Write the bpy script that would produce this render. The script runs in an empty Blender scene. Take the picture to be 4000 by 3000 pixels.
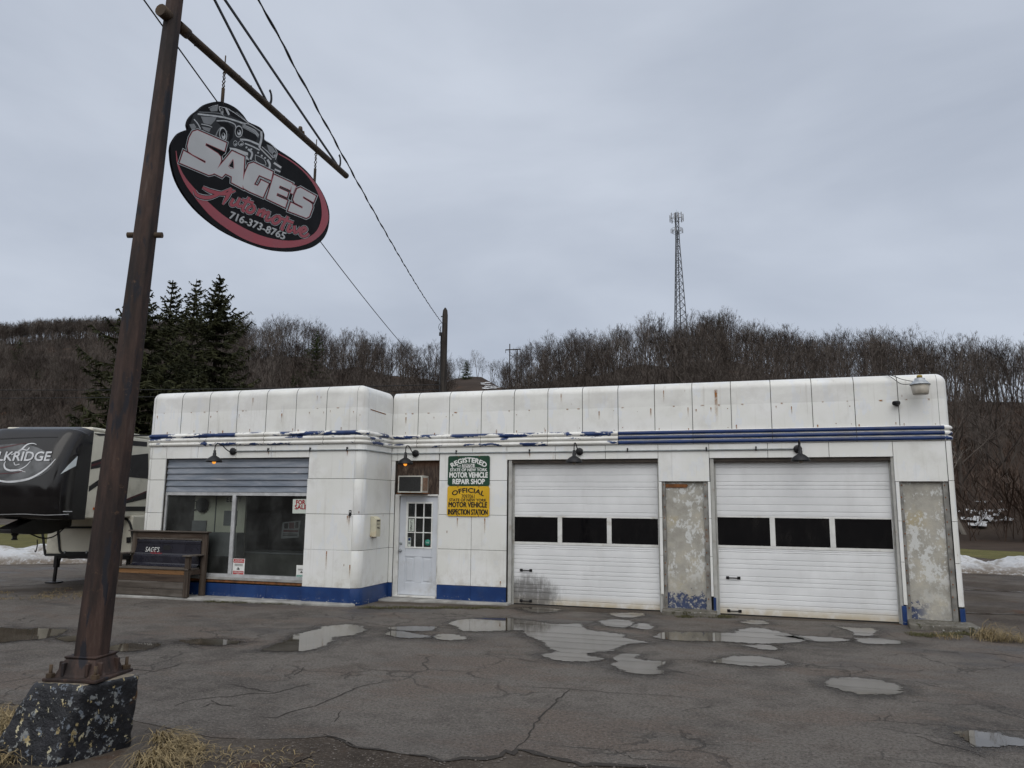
import bpy, bmesh, math, random
import numpy as np
from mathutils import Vector, Matrix
from mathutils.bvhtree import BVHTree
from math import sin, cos, pi, radians, sqrt, atan2

random.seed(11)
RNG = np.random.default_rng(5)
scene = bpy.context.scene
COL = scene.collection

# ------------------------------------------------------------------ camera
CAM = np.array([7.3374, -14.8645, 1.9949])
YAW, PIT, ROL, FPX = 0.3019, 0.1551, 0.0088, 2950.76     # focal length in pixels of a 4000 px wide frame
_fw = np.array([-sin(YAW)*cos(PIT), cos(YAW)*cos(PIT), sin(PIT)])
_r0 = np.array([cos(YAW), sin(YAW), 0.0]); _u0 = np.cross(_r0, _fw)
_r = cos(ROL)*_r0+sin(ROL)*_u0; _u = -sin(ROL)*_r0+cos(ROL)*_u0
cd = bpy.data.cameras.new('camera'); cam = bpy.data.objects.new('camera', cd); COL.objects.link(cam)
cd.sensor_width = 36; cd.lens = FPX/4000*36; cd.clip_start = 0.05; cd.clip_end = 5000
cam.matrix_world = Matrix(((_r[0], _u[0], -_fw[0], CAM[0]), (_r[1], _u[1], -_fw[1], CAM[1]),
                           (_r[2], _u[2], -_fw[2], CAM[2]), (0, 0, 0, 1)))
scene.camera = cam

def ray(x, y): return _fw+_r*(x-2000)/FPX-_u*(y-1500)/FPX
def onX(x, y, X): d = ray(x, y); return CAM+d*(X-CAM[0])/d[0]
def onY(x, y, Y): d = ray(x, y); return CAM+d*(Y-CAM[1])/d[1]
def onZ(x, y, Z): d = ray(x, y); return CAM+d*(Z-CAM[2])/d[2]
def atD(x, y, D): return CAM+ray(x, y)*D
def zfor(P, y):
    """height above ground point P that appears on picture row y"""
    lo, hi = -20., 400.
    for _ in range(50):
        m = (lo+hi)/2
        if proj((P[0], P[1], m))[1] > y: lo = m
        else: hi = m
    return lo
def proj(P):
    v = np.asarray(P, float)-CAM; d = v@_fw
    return 2000+FPX*(v@_r)/d, 1500-FPX*(v@_u)/d, d

# ------------------------------------------------------------------ sky, sun, exposure
SUN_EL, SUN_AZ = radians(52), radians(200)      # soft brightness behind the camera, high
w = bpy.data.worlds.new('World'); scene.world = w; w.use_nodes = True
nt = w.node_tree; nt.nodes.clear()
def wn(t, **k):
    n = nt.nodes.new(t)
    for a, b in k.items(): setattr(n, a, b)
    return n
L = nt.links.new
tc = wn('ShaderNodeTexCoord')
sky = wn('ShaderNodeTexSky', sky_type='NISHITA', sun_disc=False); sky.sun_elevation = SUN_EL; sky.sun_rotation = SUN_AZ
skm = wn('ShaderNodeMixRGB', blend_type='MULTIPLY'); skm.inputs[0].default_value = 1; skm.inputs[2].default_value = (.1, .1, .1, 1)
L(sky.outputs[0], skm.inputs[1])
mp = wn('ShaderNodeMapping'); mp.inputs['Scale'].default_value = (1.0, 1.0, 2.6); mp.inputs['Location'].default_value = (3.1, .4, 0)
L(tc.outputs['Generated'], mp.inputs[0])
n1 = wn('ShaderNodeTexNoise'); n1.inputs['Scale'].default_value = 2.1; n1.inputs['Detail'].default_value = 5; n1.inputs['Roughness'].default_value = .52
n1.inputs['Distortion'].default_value = .3
L(mp.outputs[0], n1.inputs['Vector'])
cr = wn('ShaderNodeValToRGB'); e = cr.color_ramp.elements
e[0].position = .25; e[0].color = (.434, .482, .572, 1); e[1].position = .75; e[1].color = (.630, .682, .774, 1)
L(n1.outputs[0], cr.inputs[0])
# an overcast sky is brightest overhead and on the sun's side, behind the camera
dot = wn('ShaderNodeVectorMath', operation='DOT_PRODUCT'); sd = Vector((0.25, -1.0, .55)).normalized()
dot.inputs[1].default_value = sd; L(tc.outputs['Generated'], dot.inputs[0])
br = wn('ShaderNodeMapRange', interpolation_type='SMOOTHSTEP'); br.inputs['From Min'].default_value = -.15; br.inputs['From Max'].default_value = .95
br.inputs['To Min'].default_value = 1.0; br.inputs['To Max'].default_value = 2.05
L(dot.outputs['Value'], br.inputs['Value'])
wm = wn('ShaderNodeMapRange', interpolation_type='SMOOTHSTEP'); wm.inputs['From Min'].default_value = 0; wm.inputs['From Max'].default_value = .8; wm.inputs['To Max'].default_value = .85
L(dot.outputs['Value'], wm.inputs['Value']); wc = wn('ShaderNodeMixRGB'); wc.inputs[2].default_value = (.62, .625, .625, 1); L(wm.outputs[0], wc.inputs[0]); L(cr.outputs[0], wc.inputs[1])
mu = wn('ShaderNodeVectorMath', operation='SCALE'); L(wc.outputs[0], mu.inputs[0]); L(br.outputs[0], mu.inputs['Scale'])
mx = wn('ShaderNodeMixRGB'); mx.inputs[0].default_value = .92
L(skm.outputs[0], mx.inputs[1]); L(mu.outputs[0], mx.inputs[2])
bg = wn('ShaderNodeBackground'); bg.inputs['Strength'].default_value = 1.0
wo = wn('ShaderNodeOutputWorld'); L(mx.outputs[0], bg.inputs[0]); L(bg.outputs[0], wo.inputs[0])

sl = bpy.data.lights.new('sun', 'SUN'); sl.energy = .85; sl.angle = radians(50); sl.color = (1, .96, .90)
so = bpy.data.objects.new('sun', sl); COL.objects.link(so)
so.rotation_euler = Vector((0.25, -1.0, 1.25)).to_track_quat('Z', 'Y').to_euler()
vs = scene.view_settings; vs.view_transform = 'Standard'; vs.look = 'None'; vs.gamma = 1; vs.exposure = 0.0; vs.use_curve_mapping = False
scene.cycles.max_bounces = 6; scene.cycles.diffuse_bounces = 3; scene.cycles.transparent_max_bounces = 12
scene.cycles.caustics_reflective = False; scene.cycles.caustics_refractive = False

# ------------------------------------------------------------------ object helpers
def link(o, parent=None):
    COL.objects.link(o)
    if parent is not None: o.parent = parent
    return o
def tag(o, label=None, cat=None, group=None, kind=None):
    if label: o['label'] = label
    if cat: o['category'] = cat
    if group: o['group'] = group
    if kind: o['kind'] = kind
    return o
def thing(name, label, cat, loc=(0, 0, 0), group=None):
    o = bpy.data.objects.new(name, None); COL.objects.link(o); o.location = Vector(loc); o.empty_display_size = .2
    return tag(o, label, cat, group)
class MB:
    """collects faces in world coordinates; build() makes ONE mesh object (relative to its parent thing)"""
    def __init__(s): s.v = []; s.f = []; s.m = []; s.sm = []; s.g = []
    def add(s, vs, fs, m=0, smooth=False):
        b = len(s.v); s.v += [tuple(map(float, p)) for p in vs]; s.g.append((b, len(s.f), len(fs)))
        for f in fs: s.f.append([b+i for i in f]); s.m.append(m); s.sm.append(smooth)
    def quad(s, a, b, c, d, m=0): s.add([a, b, c, d], [(0, 1, 2, 3)], m)
    def box(s, x0, x1, y0, y1, z0, z1, m=0):
        s.add([(x0, y0, z0), (x1, y0, z0), (x1, y1, z0), (x0, y1, z0), (x0, y0, z1), (x1, y0, z1), (x1, y1, z1), (x0, y1, z1)],
              [(0, 3, 2, 1), (4, 5, 6, 7), (0, 1, 5, 4), (1, 2, 6, 5), (2, 3, 7, 6), (3, 0, 4, 7)], m)
    def obox(s, c, ax, ay, az, m=0):
        c = np.array(c, float); ax, ay, az = (np.array(a, float) for a in (ax, ay, az)); P = []
        for k in (-1, 1):
            for i, j in ((-1, -1), (1, -1), (1, 1), (-1, 1)): P.append(c+ax*i+ay*j+az*k)
        s.add(P, [(0, 3, 2, 1), (4, 5, 6, 7), (0, 1, 5, 4), (1, 2, 6, 5), (2, 3, 7, 6), (3, 0, 4, 7)], m)
    def bar(s, a, b, wx, wy, up=(0, 0, 1), m=0):
        a = np.array(a, float); b = np.array(b, float); d = b-a; ln = np.linalg.norm(d); d /= ln
        u = np.array(up, float); sd_ = np.cross(d, u)
        if np.linalg.norm(sd_) < 1e-4: sd_ = np.cross(d, (1, 0, 0))
        sd_ /= np.linalg.norm(sd_); up2 = np.cross(sd_, d)
        s.obox((a+b)/2, d*ln/2, sd_*wx/2, up2*wy/2, m)
    def tube(s, pts, r, n=8, m=0, caps=True, smooth=True):
        pts = [np.array(p, float) for p in pts]; k = len(pts)
        rs = r if isinstance(r, (list, tuple, np.ndarray)) else [r]*k
        V = []; F = []; prev = None
        for i, p in enumerate(pts):
            t = pts[min(i+1, k-1)]-pts[max(i-1, 0)]; t = t/(np.linalg.norm(t)+1e-12)
            if prev is None:
                a = np.array((0, 0, 1.)) if abs(t[2]) < .9 else np.array((1., 0, 0))
                u = np.cross(t, a)
            else: u = prev-t*(prev@t)
            u /= np.linalg.norm(u)+1e-12; prev = u; v = np.cross(t, u)
            for j in range(n):
                q = 2*pi*j/n+pi/n; V.append(p+(u*cos(q)+v*sin(q))*rs[i])
        for i in range(k-1):
            for j in range(n):
                j2 = (j+1) % n; F.append((i*n+j, i*n+j2, (i+1)*n+j2, (i+1)*n+j))
        s.add(V, F, m, smooth)
        if caps:
            s.add(V[:n], [tuple(range(n))[::-1]], m); s.add(V[-n:], [tuple(range(n))], m)
    def lathe(s, c, prof, n=20, ax=(0, 0, 1), m=0, smooth=True):
        """prof: (radius, height) along axis"""
        c = np.array(c, float); a = np.array(ax, float); a /= np.linalg.norm(a)
        u = np.cross(a, (1, 0, 0) if abs(a[0]) < .8 else (0, 1, 0)); u /= np.linalg.norm(u); v = np.cross(a, u)
        V = []; F = []
        for (r, h) in prof:
            for j in range(n):
                q = 2*pi*j/n; V.append(c+a*h+(u*cos(q)+v*sin(q))*r)
        for i in range(len(prof)-1):
            for j in range(n):
                j2 = (j+1) % n; F.append((i*n+j, i*n+j2, (i+1)*n+j2, (i+1)*n+j))
        s.add(V, F, m, smooth)
        if prof[0][0] > 1e-4: s.add(V[:n], [tuple(range(n))[::-1]], m)
        if prof[-1][0] > 1e-4: s.add(V[-n:], [tuple(range(n))], m)
    def prism(s, pts, ext, m=0, back=True):
        """polygon outline extruded by vector ext; face 'pts' is the front"""
        pts = [np.array(p, float) for p in pts]; e = np.array(ext, float); n = len(pts)
        V = pts+[p+e for p in pts]
        F = [tuple(range(n))]+([tuple(range(n, 2*n))[::-1]] if back else [])
        F += [((i+1) % n, i, n+i, n+(i+1) % n) for i in range(n)]
        s.add(V, F, m)
    def build(s, name, mats, parent=None, bevel=0, smooth=None, fixn=True):
        me = bpy.data.meshes.new(name)
        off = Vector(parent_origin(parent)) if parent is not None else Vector((0, 0, 0))
        me.from_pydata([Vector(p)-off for p in s.v], [], s.f)
        if not isinstance(mats, (list, tuple)): mats = [mats]
        for mt in mats: me.materials.append(mt)
        me.polygons.foreach_set('material_index', s.m)
        me.polygons.foreach_set('use_smooth', s.sm if smooth is None else [smooth]*len(s.f))
        if fixn:
            bm = bmesh.new(); bm.from_mesh(me)
            bmesh.ops.remove_doubles(bm, verts=bm.verts, dist=1e-5)
            bmesh.ops.recalc_face_normals(bm, faces=bm.faces); bm.to_mesh(me); bm.free()
        me.update()
        o = bpy.data.objects.new(name, me); link(o, parent)
        if bevel:
            b = o.modifiers.new('bevel', 'BEVEL'); b.width = bevel; b.segments = 2; b.limit_method = 'ANGLE'; b.angle_limit = radians(40)
        return o
def build_each(mb, name, mats, parent=None, bevel=0, **k):
    """one object for every shape that was added"""
    out = []
    for i, (b, f0, nf) in enumerate(mb.g):
        e = mb.g[i+1][0] if i+1 < len(mb.g) else len(mb.v); m2 = MB(); m2.v = mb.v[b:e]; m2.f = [[j-b for j in f] for f in mb.f[f0:f0+nf]]; m2.m = mb.m[f0:f0+nf]; m2.sm = mb.sm[f0:f0+nf]
        out.append(m2.build(name, mats, parent, bevel, **k))
    return out
def parent_origin(p):
    l = Vector((0, 0, 0))
    while p is not None: l = l+p.location; p = p.parent
    return l
def copy_tree(o, parent=None):
    c = o.copy(); COL.objects.link(c)
    if parent is not None: c.parent = parent
    for ch in list(o.children): copy_tree(ch, c)
    return c
def catmull(P, k=6):
    P = [np.array(p, float) for p in P]; Q = [2*P[0]-P[1]]+P+[2*P[-1]-P[-2]]; out = []
    for i in range(1, len(Q)-2):
        for t in np.linspace(0, 1, k, endpoint=False):
            a, b, c, d = Q[i-1], Q[i], Q[i+1], Q[i+2]
            out.append(.5*((2*b)+(-a+c)*t+(2*a-5*b+4*c-d)*t*t+(-a+3*b-3*c+d)*t**3))
    out.append(P[-1]); return out
def offset_poly(P, d):
    P = np.array(P, float); n = len(P)
    area = .5*np.sum(P[:, 0]*np.roll(P[:, 1], -1)-np.roll(P[:, 0], -1)*P[:, 1]); sg = 1 if area > 0 else -1
    out = []
    for i in range(n):
        a = P[i]-P[i-1]; b = P[(i+1) % n]-P[i]; a /= np.linalg.norm(a)+1e-9; b /= np.linalg.norm(b)+1e-9
        na = np.array((a[1], -a[0]))*sg; nb = np.array((b[1], -b[0]))*sg; m = na+nb; l = np.linalg.norm(m)
        m = m/l if l > .2 else na
        c = max(.5, m@na); out.append(P[i]+m*d/c)
    return out
def text_mesh(s, bold=0.0, extrude=0.0, res=3):
    """returns (verts Nx3 with x,y in 0..1 of the text's own box, faces, aspect)"""
    cu = bpy.data.curves.new('t', 'FONT'); cu.body = s; cu.size = 1; cu.offset = bold; cu.extrude = extrude; cu.resolution_u = res
    ob = bpy.data.objects.new('t', cu); me = bpy.data.meshes.new_from_object(ob)
    v = np.array([p.co[:] for p in me.vertices]); f = [tuple(p.vertices) for p in me.polygons]
    bpy.data.objects.remove(ob); bpy.data.curves.remove(cu); bpy.data.meshes.remove(me)
    mn, mxx = v.min(0), v.max(0); asp = (mxx[0]-mn[0])/(mxx[1]-mn[1])
    v[:, 0] = (v[:, 0]-mn[0])/(mxx[0]-mn[0]); v[:, 1] = (v[:, 1]-mn[1])/(mxx[1]-mn[1])
    return v, f, asp
def put_text(mb, s, O, X, Y, bold=.02, m=0, nrm=None, arc=0.0, slant=0.0):
    """letters in the parallelogram O + X*u + Y*v; arc bends the line like a rainbow (radians)"""
    v, f, a = text_mesh(s); O, X, Y = (np.array(q, float) for q in (O, X, Y))
    lx = np.linalg.norm(X); ly = np.linalg.norm(Y); ex, ey = X/lx, Y/ly
    n = np.array(np.cross(ex, ey) if nrm is None else nrm, float)
    b = bold*1.6                                        # bold: the letters laid down again slightly shifted
    for k, (bx, by) in enumerate(((0, 0), (b, 0), (-b, 0), (0, b), (0, -b)) if b > .003 else ((0, 0),)):
        P = []
        for q in v:
            u_, v_ = q[0]+slant*q[1]+bx*ly/lx, q[1]+by
            if arc:
                R = lx/(2*sin(arc/2)); th = (u_-.5)*arc; rr = R+v_*ly
                P.append(O+X*.5+ex*rr*sin(th)+ey*(rr*cos(th)-R)+n*.00015*k)
            else: P.append(O+X*u_+Y*v_+n*.00015*k)
        mb.add(P, f, m)

# ------------------------------------------------------------------ materials
class N:
    def __init__(s, name):
        s.m = bpy.data.materials.new(name); s.m.use_nodes = True; s.t = s.m.node_tree; s.t.nodes.clear()
        s.out = s.n('ShaderNodeOutputMaterial'); s.b = s.n('ShaderNodeBsdfPrincipled'); s.l(s.b.outputs[0], s.out.inputs[0])
        s.co = s.n('ShaderNodeTexCoord').outputs['Object']; s.geo = None
    def n(s, t, **k):
        q = s.t.nodes.new(t)
        for a, b in k.items(): setattr(q, a, b)
        return q
    def l(s, a, b): s.t.links.new(a, b)
    def set(s, q, i, v):
        if hasattr(v, 'is_linked') or isinstance(v, bpy.types.NodeSocket): s.l(v, q.inputs[i])
        elif v is not None:
            if isinstance(v, tuple) and len(v) == 3 and q.inputs[i].type == 'RGBA': v = (*v, 1)
            q.inputs[i].default_value = v
    def map(s, scale=(1, 1, 1), loc=(0, 0, 0), v=None, rot=(0, 0, 0)):
        q = s.n('ShaderNodeMapping'); s.l(v or s.co, q.inputs[0]); q.inputs['Scale'].default_value = scale; q.inputs['Location'].default_value = loc
        q.inputs['Rotation'].default_value = rot
        return q.outputs[0]
    def noise(s, sc, det=4, rough=.55, v=None, dist=0, col=False):
        q = s.n('ShaderNodeTexNoise'); s.l(v or s.co, q.inputs['Vector']); q.inputs['Scale'].default_value = sc; q.inputs['Detail'].default_value = det
        q.inputs['Roughness'].default_value = rough; q.inputs['Distortion'].default_value = dist
        return q.outputs[1 if col else 0]
    def voro(s, sc, feat='F1', v=None, rnd=1, out=0):
        q = s.n('ShaderNodeTexVoronoi', feature=feat); s.l(v or s.co, q.inputs['Vector']); q.inputs['Scale'].default_value = sc; q.inputs['Randomness'].default_value = rnd
        return q.outputs[out]
    def mr(s, v, a, b, c=0., d=1., smooth=True):
        q = s.n('ShaderNodeMapRange', interpolation_type='SMOOTHSTEP' if smooth else 'LINEAR'); s.l(v, q.inputs[0])
        for i, x in enumerate((a, b, c, d)): q.inputs[i+1].default_value = x
        return q.outputs[0]
    def ramp(s, v, stops):
        q = s.n('ShaderNodeValToRGB'); s.l(v, q.inputs[0]); el = q.color_ramp.elements
        while len(el) < len(stops): el.new(.5)
        for e_, (p, c) in zip(el, stops): e_.position = p; e_.color = (*c, 1)
        return q.outputs[0]
    def mix(s, f, a, b, bt='MIX'):
        q = s.n('ShaderNodeMixRGB', blend_type=bt); s.set(q, 0, f); s.set(q, 1, a); s.set(q, 2, b); return q.outputs[0]
    def math(s, op, a, b=0., c=None):
        q = s.n('ShaderNodeMath', operation=op); s.set(q, 0, a); s.set(q, 1, b)
        if c is not None: s.set(q, 2, c)
        return q.outputs[0]
    def sep(s, v=None):
        q = s.n('ShaderNodeSeparateXYZ'); s.l(v or s.co, q.inputs[0]); return q.outputs
    def bump(s, h, st=.3, d=.01):
        q = s.n('ShaderNodeBump'); q.inputs['Strength'].default_value = st; q.inputs['Distance'].default_value = d; s.l(h, q.inputs['Height'])
        s.l(q.outputs[0], s.b.inputs['Normal'])
    def fin(s, col=None, rough=None, metal=None, spec=None, **k):
        for i, v in (('Base Color', col), ('Roughness', rough), ('Metallic', metal), ('Specular IOR Level', spec)):
            if v is not None: s.set(s.b, i, v)
        for a, b in k.items(): s.set(s.b, a, b)
        return s.m
def simple(name, col, rough=.6, metal=0, var=.18, sc=6, bump=0, spec=.4, dirt=None):
    """plain colour with the irregularity every real surface has"""
    s = N(name); n = s.noise(sc, 6); dk = tuple(c*(1-var) for c in col); lt = tuple(min(1, c*(1+var)) for c in col)
    c = s.mix(s.mr(n, .3, .7), dk, lt)
    if dirt: c = s.mix(s.mr(s.noise(sc*.6, 8, .7), .52, .75), c, dirt)
    if bump: s.bump(s.noise(sc*8, 5), bump, .004)
    r = s.mr(n, .3, .7, max(.03, rough-.08), min(1, rough+.08))
    return s.fin(c, r, metal, spec)

def porcelain(name, streak=1.0, base=(.80, .805, .795)):
    s = N(name); x, y, z = s.sep()
    pt = s.noise(1.1, 6, .6)                                             # old paint: warm white and bluish repainted patches
    c = s.mix(s.mr(pt, .42, .62), tuple(b*f for b, f in zip(base, (.95, .95, .925))), base)
    c = s.mix(s.math('MULTIPLY', s.mr(s.noise(3.2, 7, .62, v=s.map((1.2, 1.2, .5), (4, 0, 2))), .56, .60), .55*streak), c, (.74, .765, .795))
    c = s.mix(s.math('MULTIPLY', s.mr(s.noise(2.2, 8, .65, v=s.map((1, 1, .8), (9, 3, 1))), .50, .76), .5), c, (.57, .56, .53))
    st = s.noise(1., 5, .6, v=s.map((13, 13, .55), (2, 2, 0)))           # run-off streaks
    c = s.mix(s.math('MULTIPLY', s.mr(st, .56, .80), .38*streak), c, (.47, .45, .40))
    lap = s.math('MULTIPLY', s.mr(z, 3.864, 3.872), s.mr(s.noise(1.3, 6, .65, v=s.map((1, 1, 1.6), (6, 2, 0))), .35, .62, .15, .75)); c = s.mix(s.math('MULTIPLY', lap, .6), c, (.50, .49, .47))
    fine = s.noise(60, 3, .6); c = s.mix(s.math('MULTIPLY', s.mr(fine, .55, .8), .12), c, (.4, .38, .34))
    # rust at screw holes with runs below them
    vv = s.map((1., 1., .42), (0, 0, .3)); vr = s.voro(5.2, v=vv); gate = s.mr(s.noise(1.7, 2, v=s.map(loc=(7, 7, 7))), .52, .6)
    c = s.mix(s.math('MULTIPLY', s.math('MULTIPLY', s.mr(vr, .085, .03), gate), .8), c, (.20, .09, .035))
    run = s.math('MULTIPLY', s.mr(s.noise(1, 3, .5, v=s.map((23, 23, .9), (5, 1, 3))), .68, .78), s.mr(s.noise(1.3, 2), .5, .62))
    c = s.mix(s.math('MULTIPLY', run, .5*streak), c, (.42, .26, .11))
    # splash dirt near the ground
    sp = s.math('MULTIPLY', s.mr(z, .75, .25), s.mr(s.noise(5, 6, .65), .42, .7)); c = s.mix(s.math('MULTIPLY', sp, .55), c, (.44, .40, .33))
    s.bump(s.noise(2.5, 4), .12, .02)
    return s.fin(c, s.mr(pt, .35, .65, .28, .5), 0, .45)

M = {}
M['porcelain'] = porcelain('porcelain'); M['parapet'] = porcelain('porcelain_parapet', 1.5)
M['joint'] = simple('joint_dark', (.07, .065, .055), .9, sc=20)
def blue_mat():
    s = N('blue_enamel'); c = s.mix(s.mr(s.noise(3, 6), .35, .65), (.008, .032, .125), (.014, .048, .165))
    x, y, z = s.sep(); ch = s.math('MULTIPLY', s.mr(s.noise(16, 6, .7, v=s.map((1, 1, 2))), .60, .64), s.mr(z, .12, .02, .0, 1.))
    c = s.mix(ch, c, (.62, .62, .58))
    c = s.mix(s.mr(s.noise(30, 6, .7), .70, .74), c, (.5, .5, .48)); c = s.mix(s.math('MULTIPLY', s.mr(s.noise(4, 8, .7), .5, .8), .5), c, (.06, .07, .09))
    return s.fin(c, .42, 0, .4)
M['blue'] = blue_mat()
def chip_mat():
    """white moulding with remnants of blue paint, most on the top rib"""
    s = N('chipped_moulding'); x, y, z = s.sep()
    base = s.mix(s.mr(s.noise(2, 6), .4, .65), (.70, .69, .65), (.82, .82, .80))
    base = s.mix(s.math('MULTIPLY', s.mr(s.noise(1, 5, .6, v=s.map((10, 10, 1))), .55, .8), .4), base, (.42, .40, .35))
    nz = s.noise(1., 9, .58, v=s.map((1.75, 1.75, 6.5), (1.3, .2, 3)), dist=.25); jag = s.noise(26, 4, .6)
    nz = s.math('ADD', nz, s.math('MULTIPLY', s.math('SUBTRACT', jag, .5), .10))
    top = s.mr(z, 3.305, 3.322, .60, .485, False)                           # threshold: lower rows keep less paint
    low = s.mr(z, 3.21, 3.19, 0, .05); thr = s.math('SUBTRACT', top, low)
    mask = s.mr(s.math('SUBTRACT', nz, thr), 0., .006)
    blue = s.mix(s.mr(s.noise(8, 4), .4, .6), (.008, .024, .095), (.013, .040, .14))
    mask = s.math('MULTIPLY', mask, s.math('MAXIMUM', s.mr(x, 4.93, 4.90), s.mr(x, 10.58, 10.6))); return s.fin(s.mix(mask, base, blue), .4, 0, .45)
M['chip'] = chip_mat()
M['blue_rib'] = simple('blue_rib', (.009, .030, .115), .38, var=.25, sc=3, dirt=(.05, .06, .09))
def peel():
    s = N('peeling_masonry'); x, y, z = s.sep()
    g = s.ramp(s.noise(2.3, 8, .65), [(.3, (.27, .26, .23)), (.5, (.39, .375, .335)), (.7, (.50, .465, .385))])
    g = s.mix(s.mr(s.noise(1.6, 5, .6, v=s.map(loc=(3, 1, 8))), .55, .7), g, (.42, .37, .26))
    a = s.noise(6.5, 9, .68, v=s.map((1, 1, .75), (2, 5, 1))); b = s.noise(24, 6, .65, v=s.map((1, 1, .8)))
    k = s.math('ADD', a, s.math('MULTIPLY', b, .5)); m = s.mr(s.math('ADD', k, s.math('MULTIPLY', s.math('SUBTRACT', s.noise(1.7, 3, .5, v=s.map(loc=(6, 6, 6))), .5), .5)), .76, .83)
    m = s.math('MULTIPLY', m, s.mr(z, .55, .8, .35, 1)); c = s.mix(s.math('MULTIPLY', m, .85), g, (.62, .63, .62))
    bl = s.mr(s.math('ADD', z, s.math('MULTIPLY', s.math('SUBTRACT', s.noise(11, 7, .7), .5), .62)), .33, .30)
    c = s.mix(s.math('MULTIPLY', s.math('MULTIPLY', bl, s.mr(x, 10.30, 9.98, .12, 1.)), s.mr(s.noise(13, 7, .7, v=s.map(loc=(1, 2, 9))), .42, .50, 0, .9)), c, (.020, .040, .115)); c = s.mix(s.math('MULTIPLY', s.mr(s.noise(8, 6, .7, v=s.map((3, 3, .4))), .58, .8), .5), c, (.15, .13, .11))
    s.bump(k, .8, .012)
    return s.fin(c, .85, 0, .25)
M['peel'] = peel()
M['steel_old'] = simple('old_steel', (.23, .225, .21), .6, .2, .35, 5, .2, dirt=(.17, .11, .07))
M['rust'] = simple('rust', (.20, .08, .028), .85, 0, .4, 12, .3, dirt=(.08, .04, .02))
def door_white():
    s = N('door_white'); x, y, z = s.sep()
    c = s.mix(s.mr(s.noise(1.6, 6), .35, .7), (.70, .71, .72), (.78, .79, .80))
    c = s.mix(s.math('MULTIPLY', s.mr(s.noise(2, 6, .6, v=s.map((1, 1, .4))), .5, .8), .3), c, (.5, .5, .49))
    c = s.mix(s.math('MULTIPLY', s.mr(z, .22, -.02), s.mr(s.noise(4, 7, .6), .25, .6, .25, 1)), c, (.52, .45, .33))
    # exhaust soot on the lower left of the first door
    dx = s.math('DIVIDE', s.math('SUBTRACT', x, 3.08), .80); dz = s.math('DIVIDE', s.math('SUBTRACT', z, .17), .50)
    d = s.math('ADD', s.math('MULTIPLY', dx, dx), s.math('MULTIPLY', dz, dz))
    so_ = s.math('MULTIPLY', s.mr(d, 1.15, .12), s.mr(s.math('ADD', s.math('MULTIPLY', s.math('ADD', s.noise(9, 9, .75, v=s.map((1.6, 1, .28))), s.noise(5, 8, .7)), .5), s.math('MULTIPLY', s.mr(d, .9, .05), .20)), .46, .72))
    c = s.mix(s.math('MULTIPLY', so_, .86), c, (.11, .105, .10))
    s.bump(s.noise(70, 3), .06, .004)
    return s.fin(c, .45, 0, .4)
M['door'] = door_white()
M['entry'] = simple('entry_paint', (.60, .63, .68), .5, 0, .05, 3, .05, dirt=(.48, .48, .48))
M['trim'] = simple('white_trim', (.68, .68, .66), .5, 0, .08, 5, .05, dirt=(.42, .39, .34))
M['alu'] = simple('aluminium', (.52, .53, .54), .42, .35, .1, 8)
def louvre():
    s = N('louvre_paint'); a = s.noise(1, 8, .62, v=s.map((1.6, 1, 9)), dist=.4)
    c = s.ramp(a, [(.3, (.13, .155, .195)), (.5, (.20, .225, .265)), (.62, (.25, .27, .31)), (.75, (.44, .45, .46))])
    return s.fin(c, .6, 0, .3)
M['louvre'] = louvre()
def glass(name, tint, thr=1.0):
    s = N(name); t = s.n('ShaderNodeBsdfTransparent'); t.inputs[0].default_value = (*tint, 1)
    g = s.n('ShaderNodeBsdfGlossy'); g.inputs['Roughness'].default_value = .02; g.inputs[0].default_value = (.9, .95, 1, 1)
    f = s.n('ShaderNodeFresnel'); f.inputs[0].default_value = 1.5; mx_ = s.n('ShaderNodeMixShader'); du = s.n('ShaderNodeBsdfDiffuse'); du.inputs[0].default_value = (.36, .38, .37, 1); md = s.n('ShaderNodeMixShader')
    s.l(s.mr(s.noise(1.6, 8, .65, v=s.map((1, 1, .6))), .35, .75, .02, .12), md.inputs[0])
    s.l(f.outputs[0], mx_.inputs[0]); s.l(t.outputs[0], md.inputs[1]); s.l(du.outputs[0], md.inputs[2]); s.l(md.outputs[0], mx_.inputs[1]); s.l(g.outputs[0], mx_.inputs[2]); s.l(mx_.outputs[0], s.out.inputs[0]); return s.m
M['glass'] = glass('shop_glass', (.80, .84, .82))
def dglass():
    s = N('dark_glass'); s.bump(s.noise(3, 3), .05, .02); return s.fin(s.mix(s.mr(s.noise(4, 8, .7, v=s.map((1, 1, .4))), .45, .8), (.004, .004, .005), (.014, .013, .013)), .05, 0, .32)
M['darkglass'] = dglass()
M['black'] = simple('black_metal', (.012, .012, .014), .45, .3, .2, 10)
M['blackrub'] = simple('black_rubber', (.010, .010, .011), .7, 0, .2, 10)
M['greymetal'] = simple('conduit_grey', (.33, .36, .37), .5, .4, .2, 12)
M['concrete'] = simple('concrete', (.30, .295, .28), .9, 0, .25, 3, .4, dirt=(.16, .15, .13))
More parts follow.
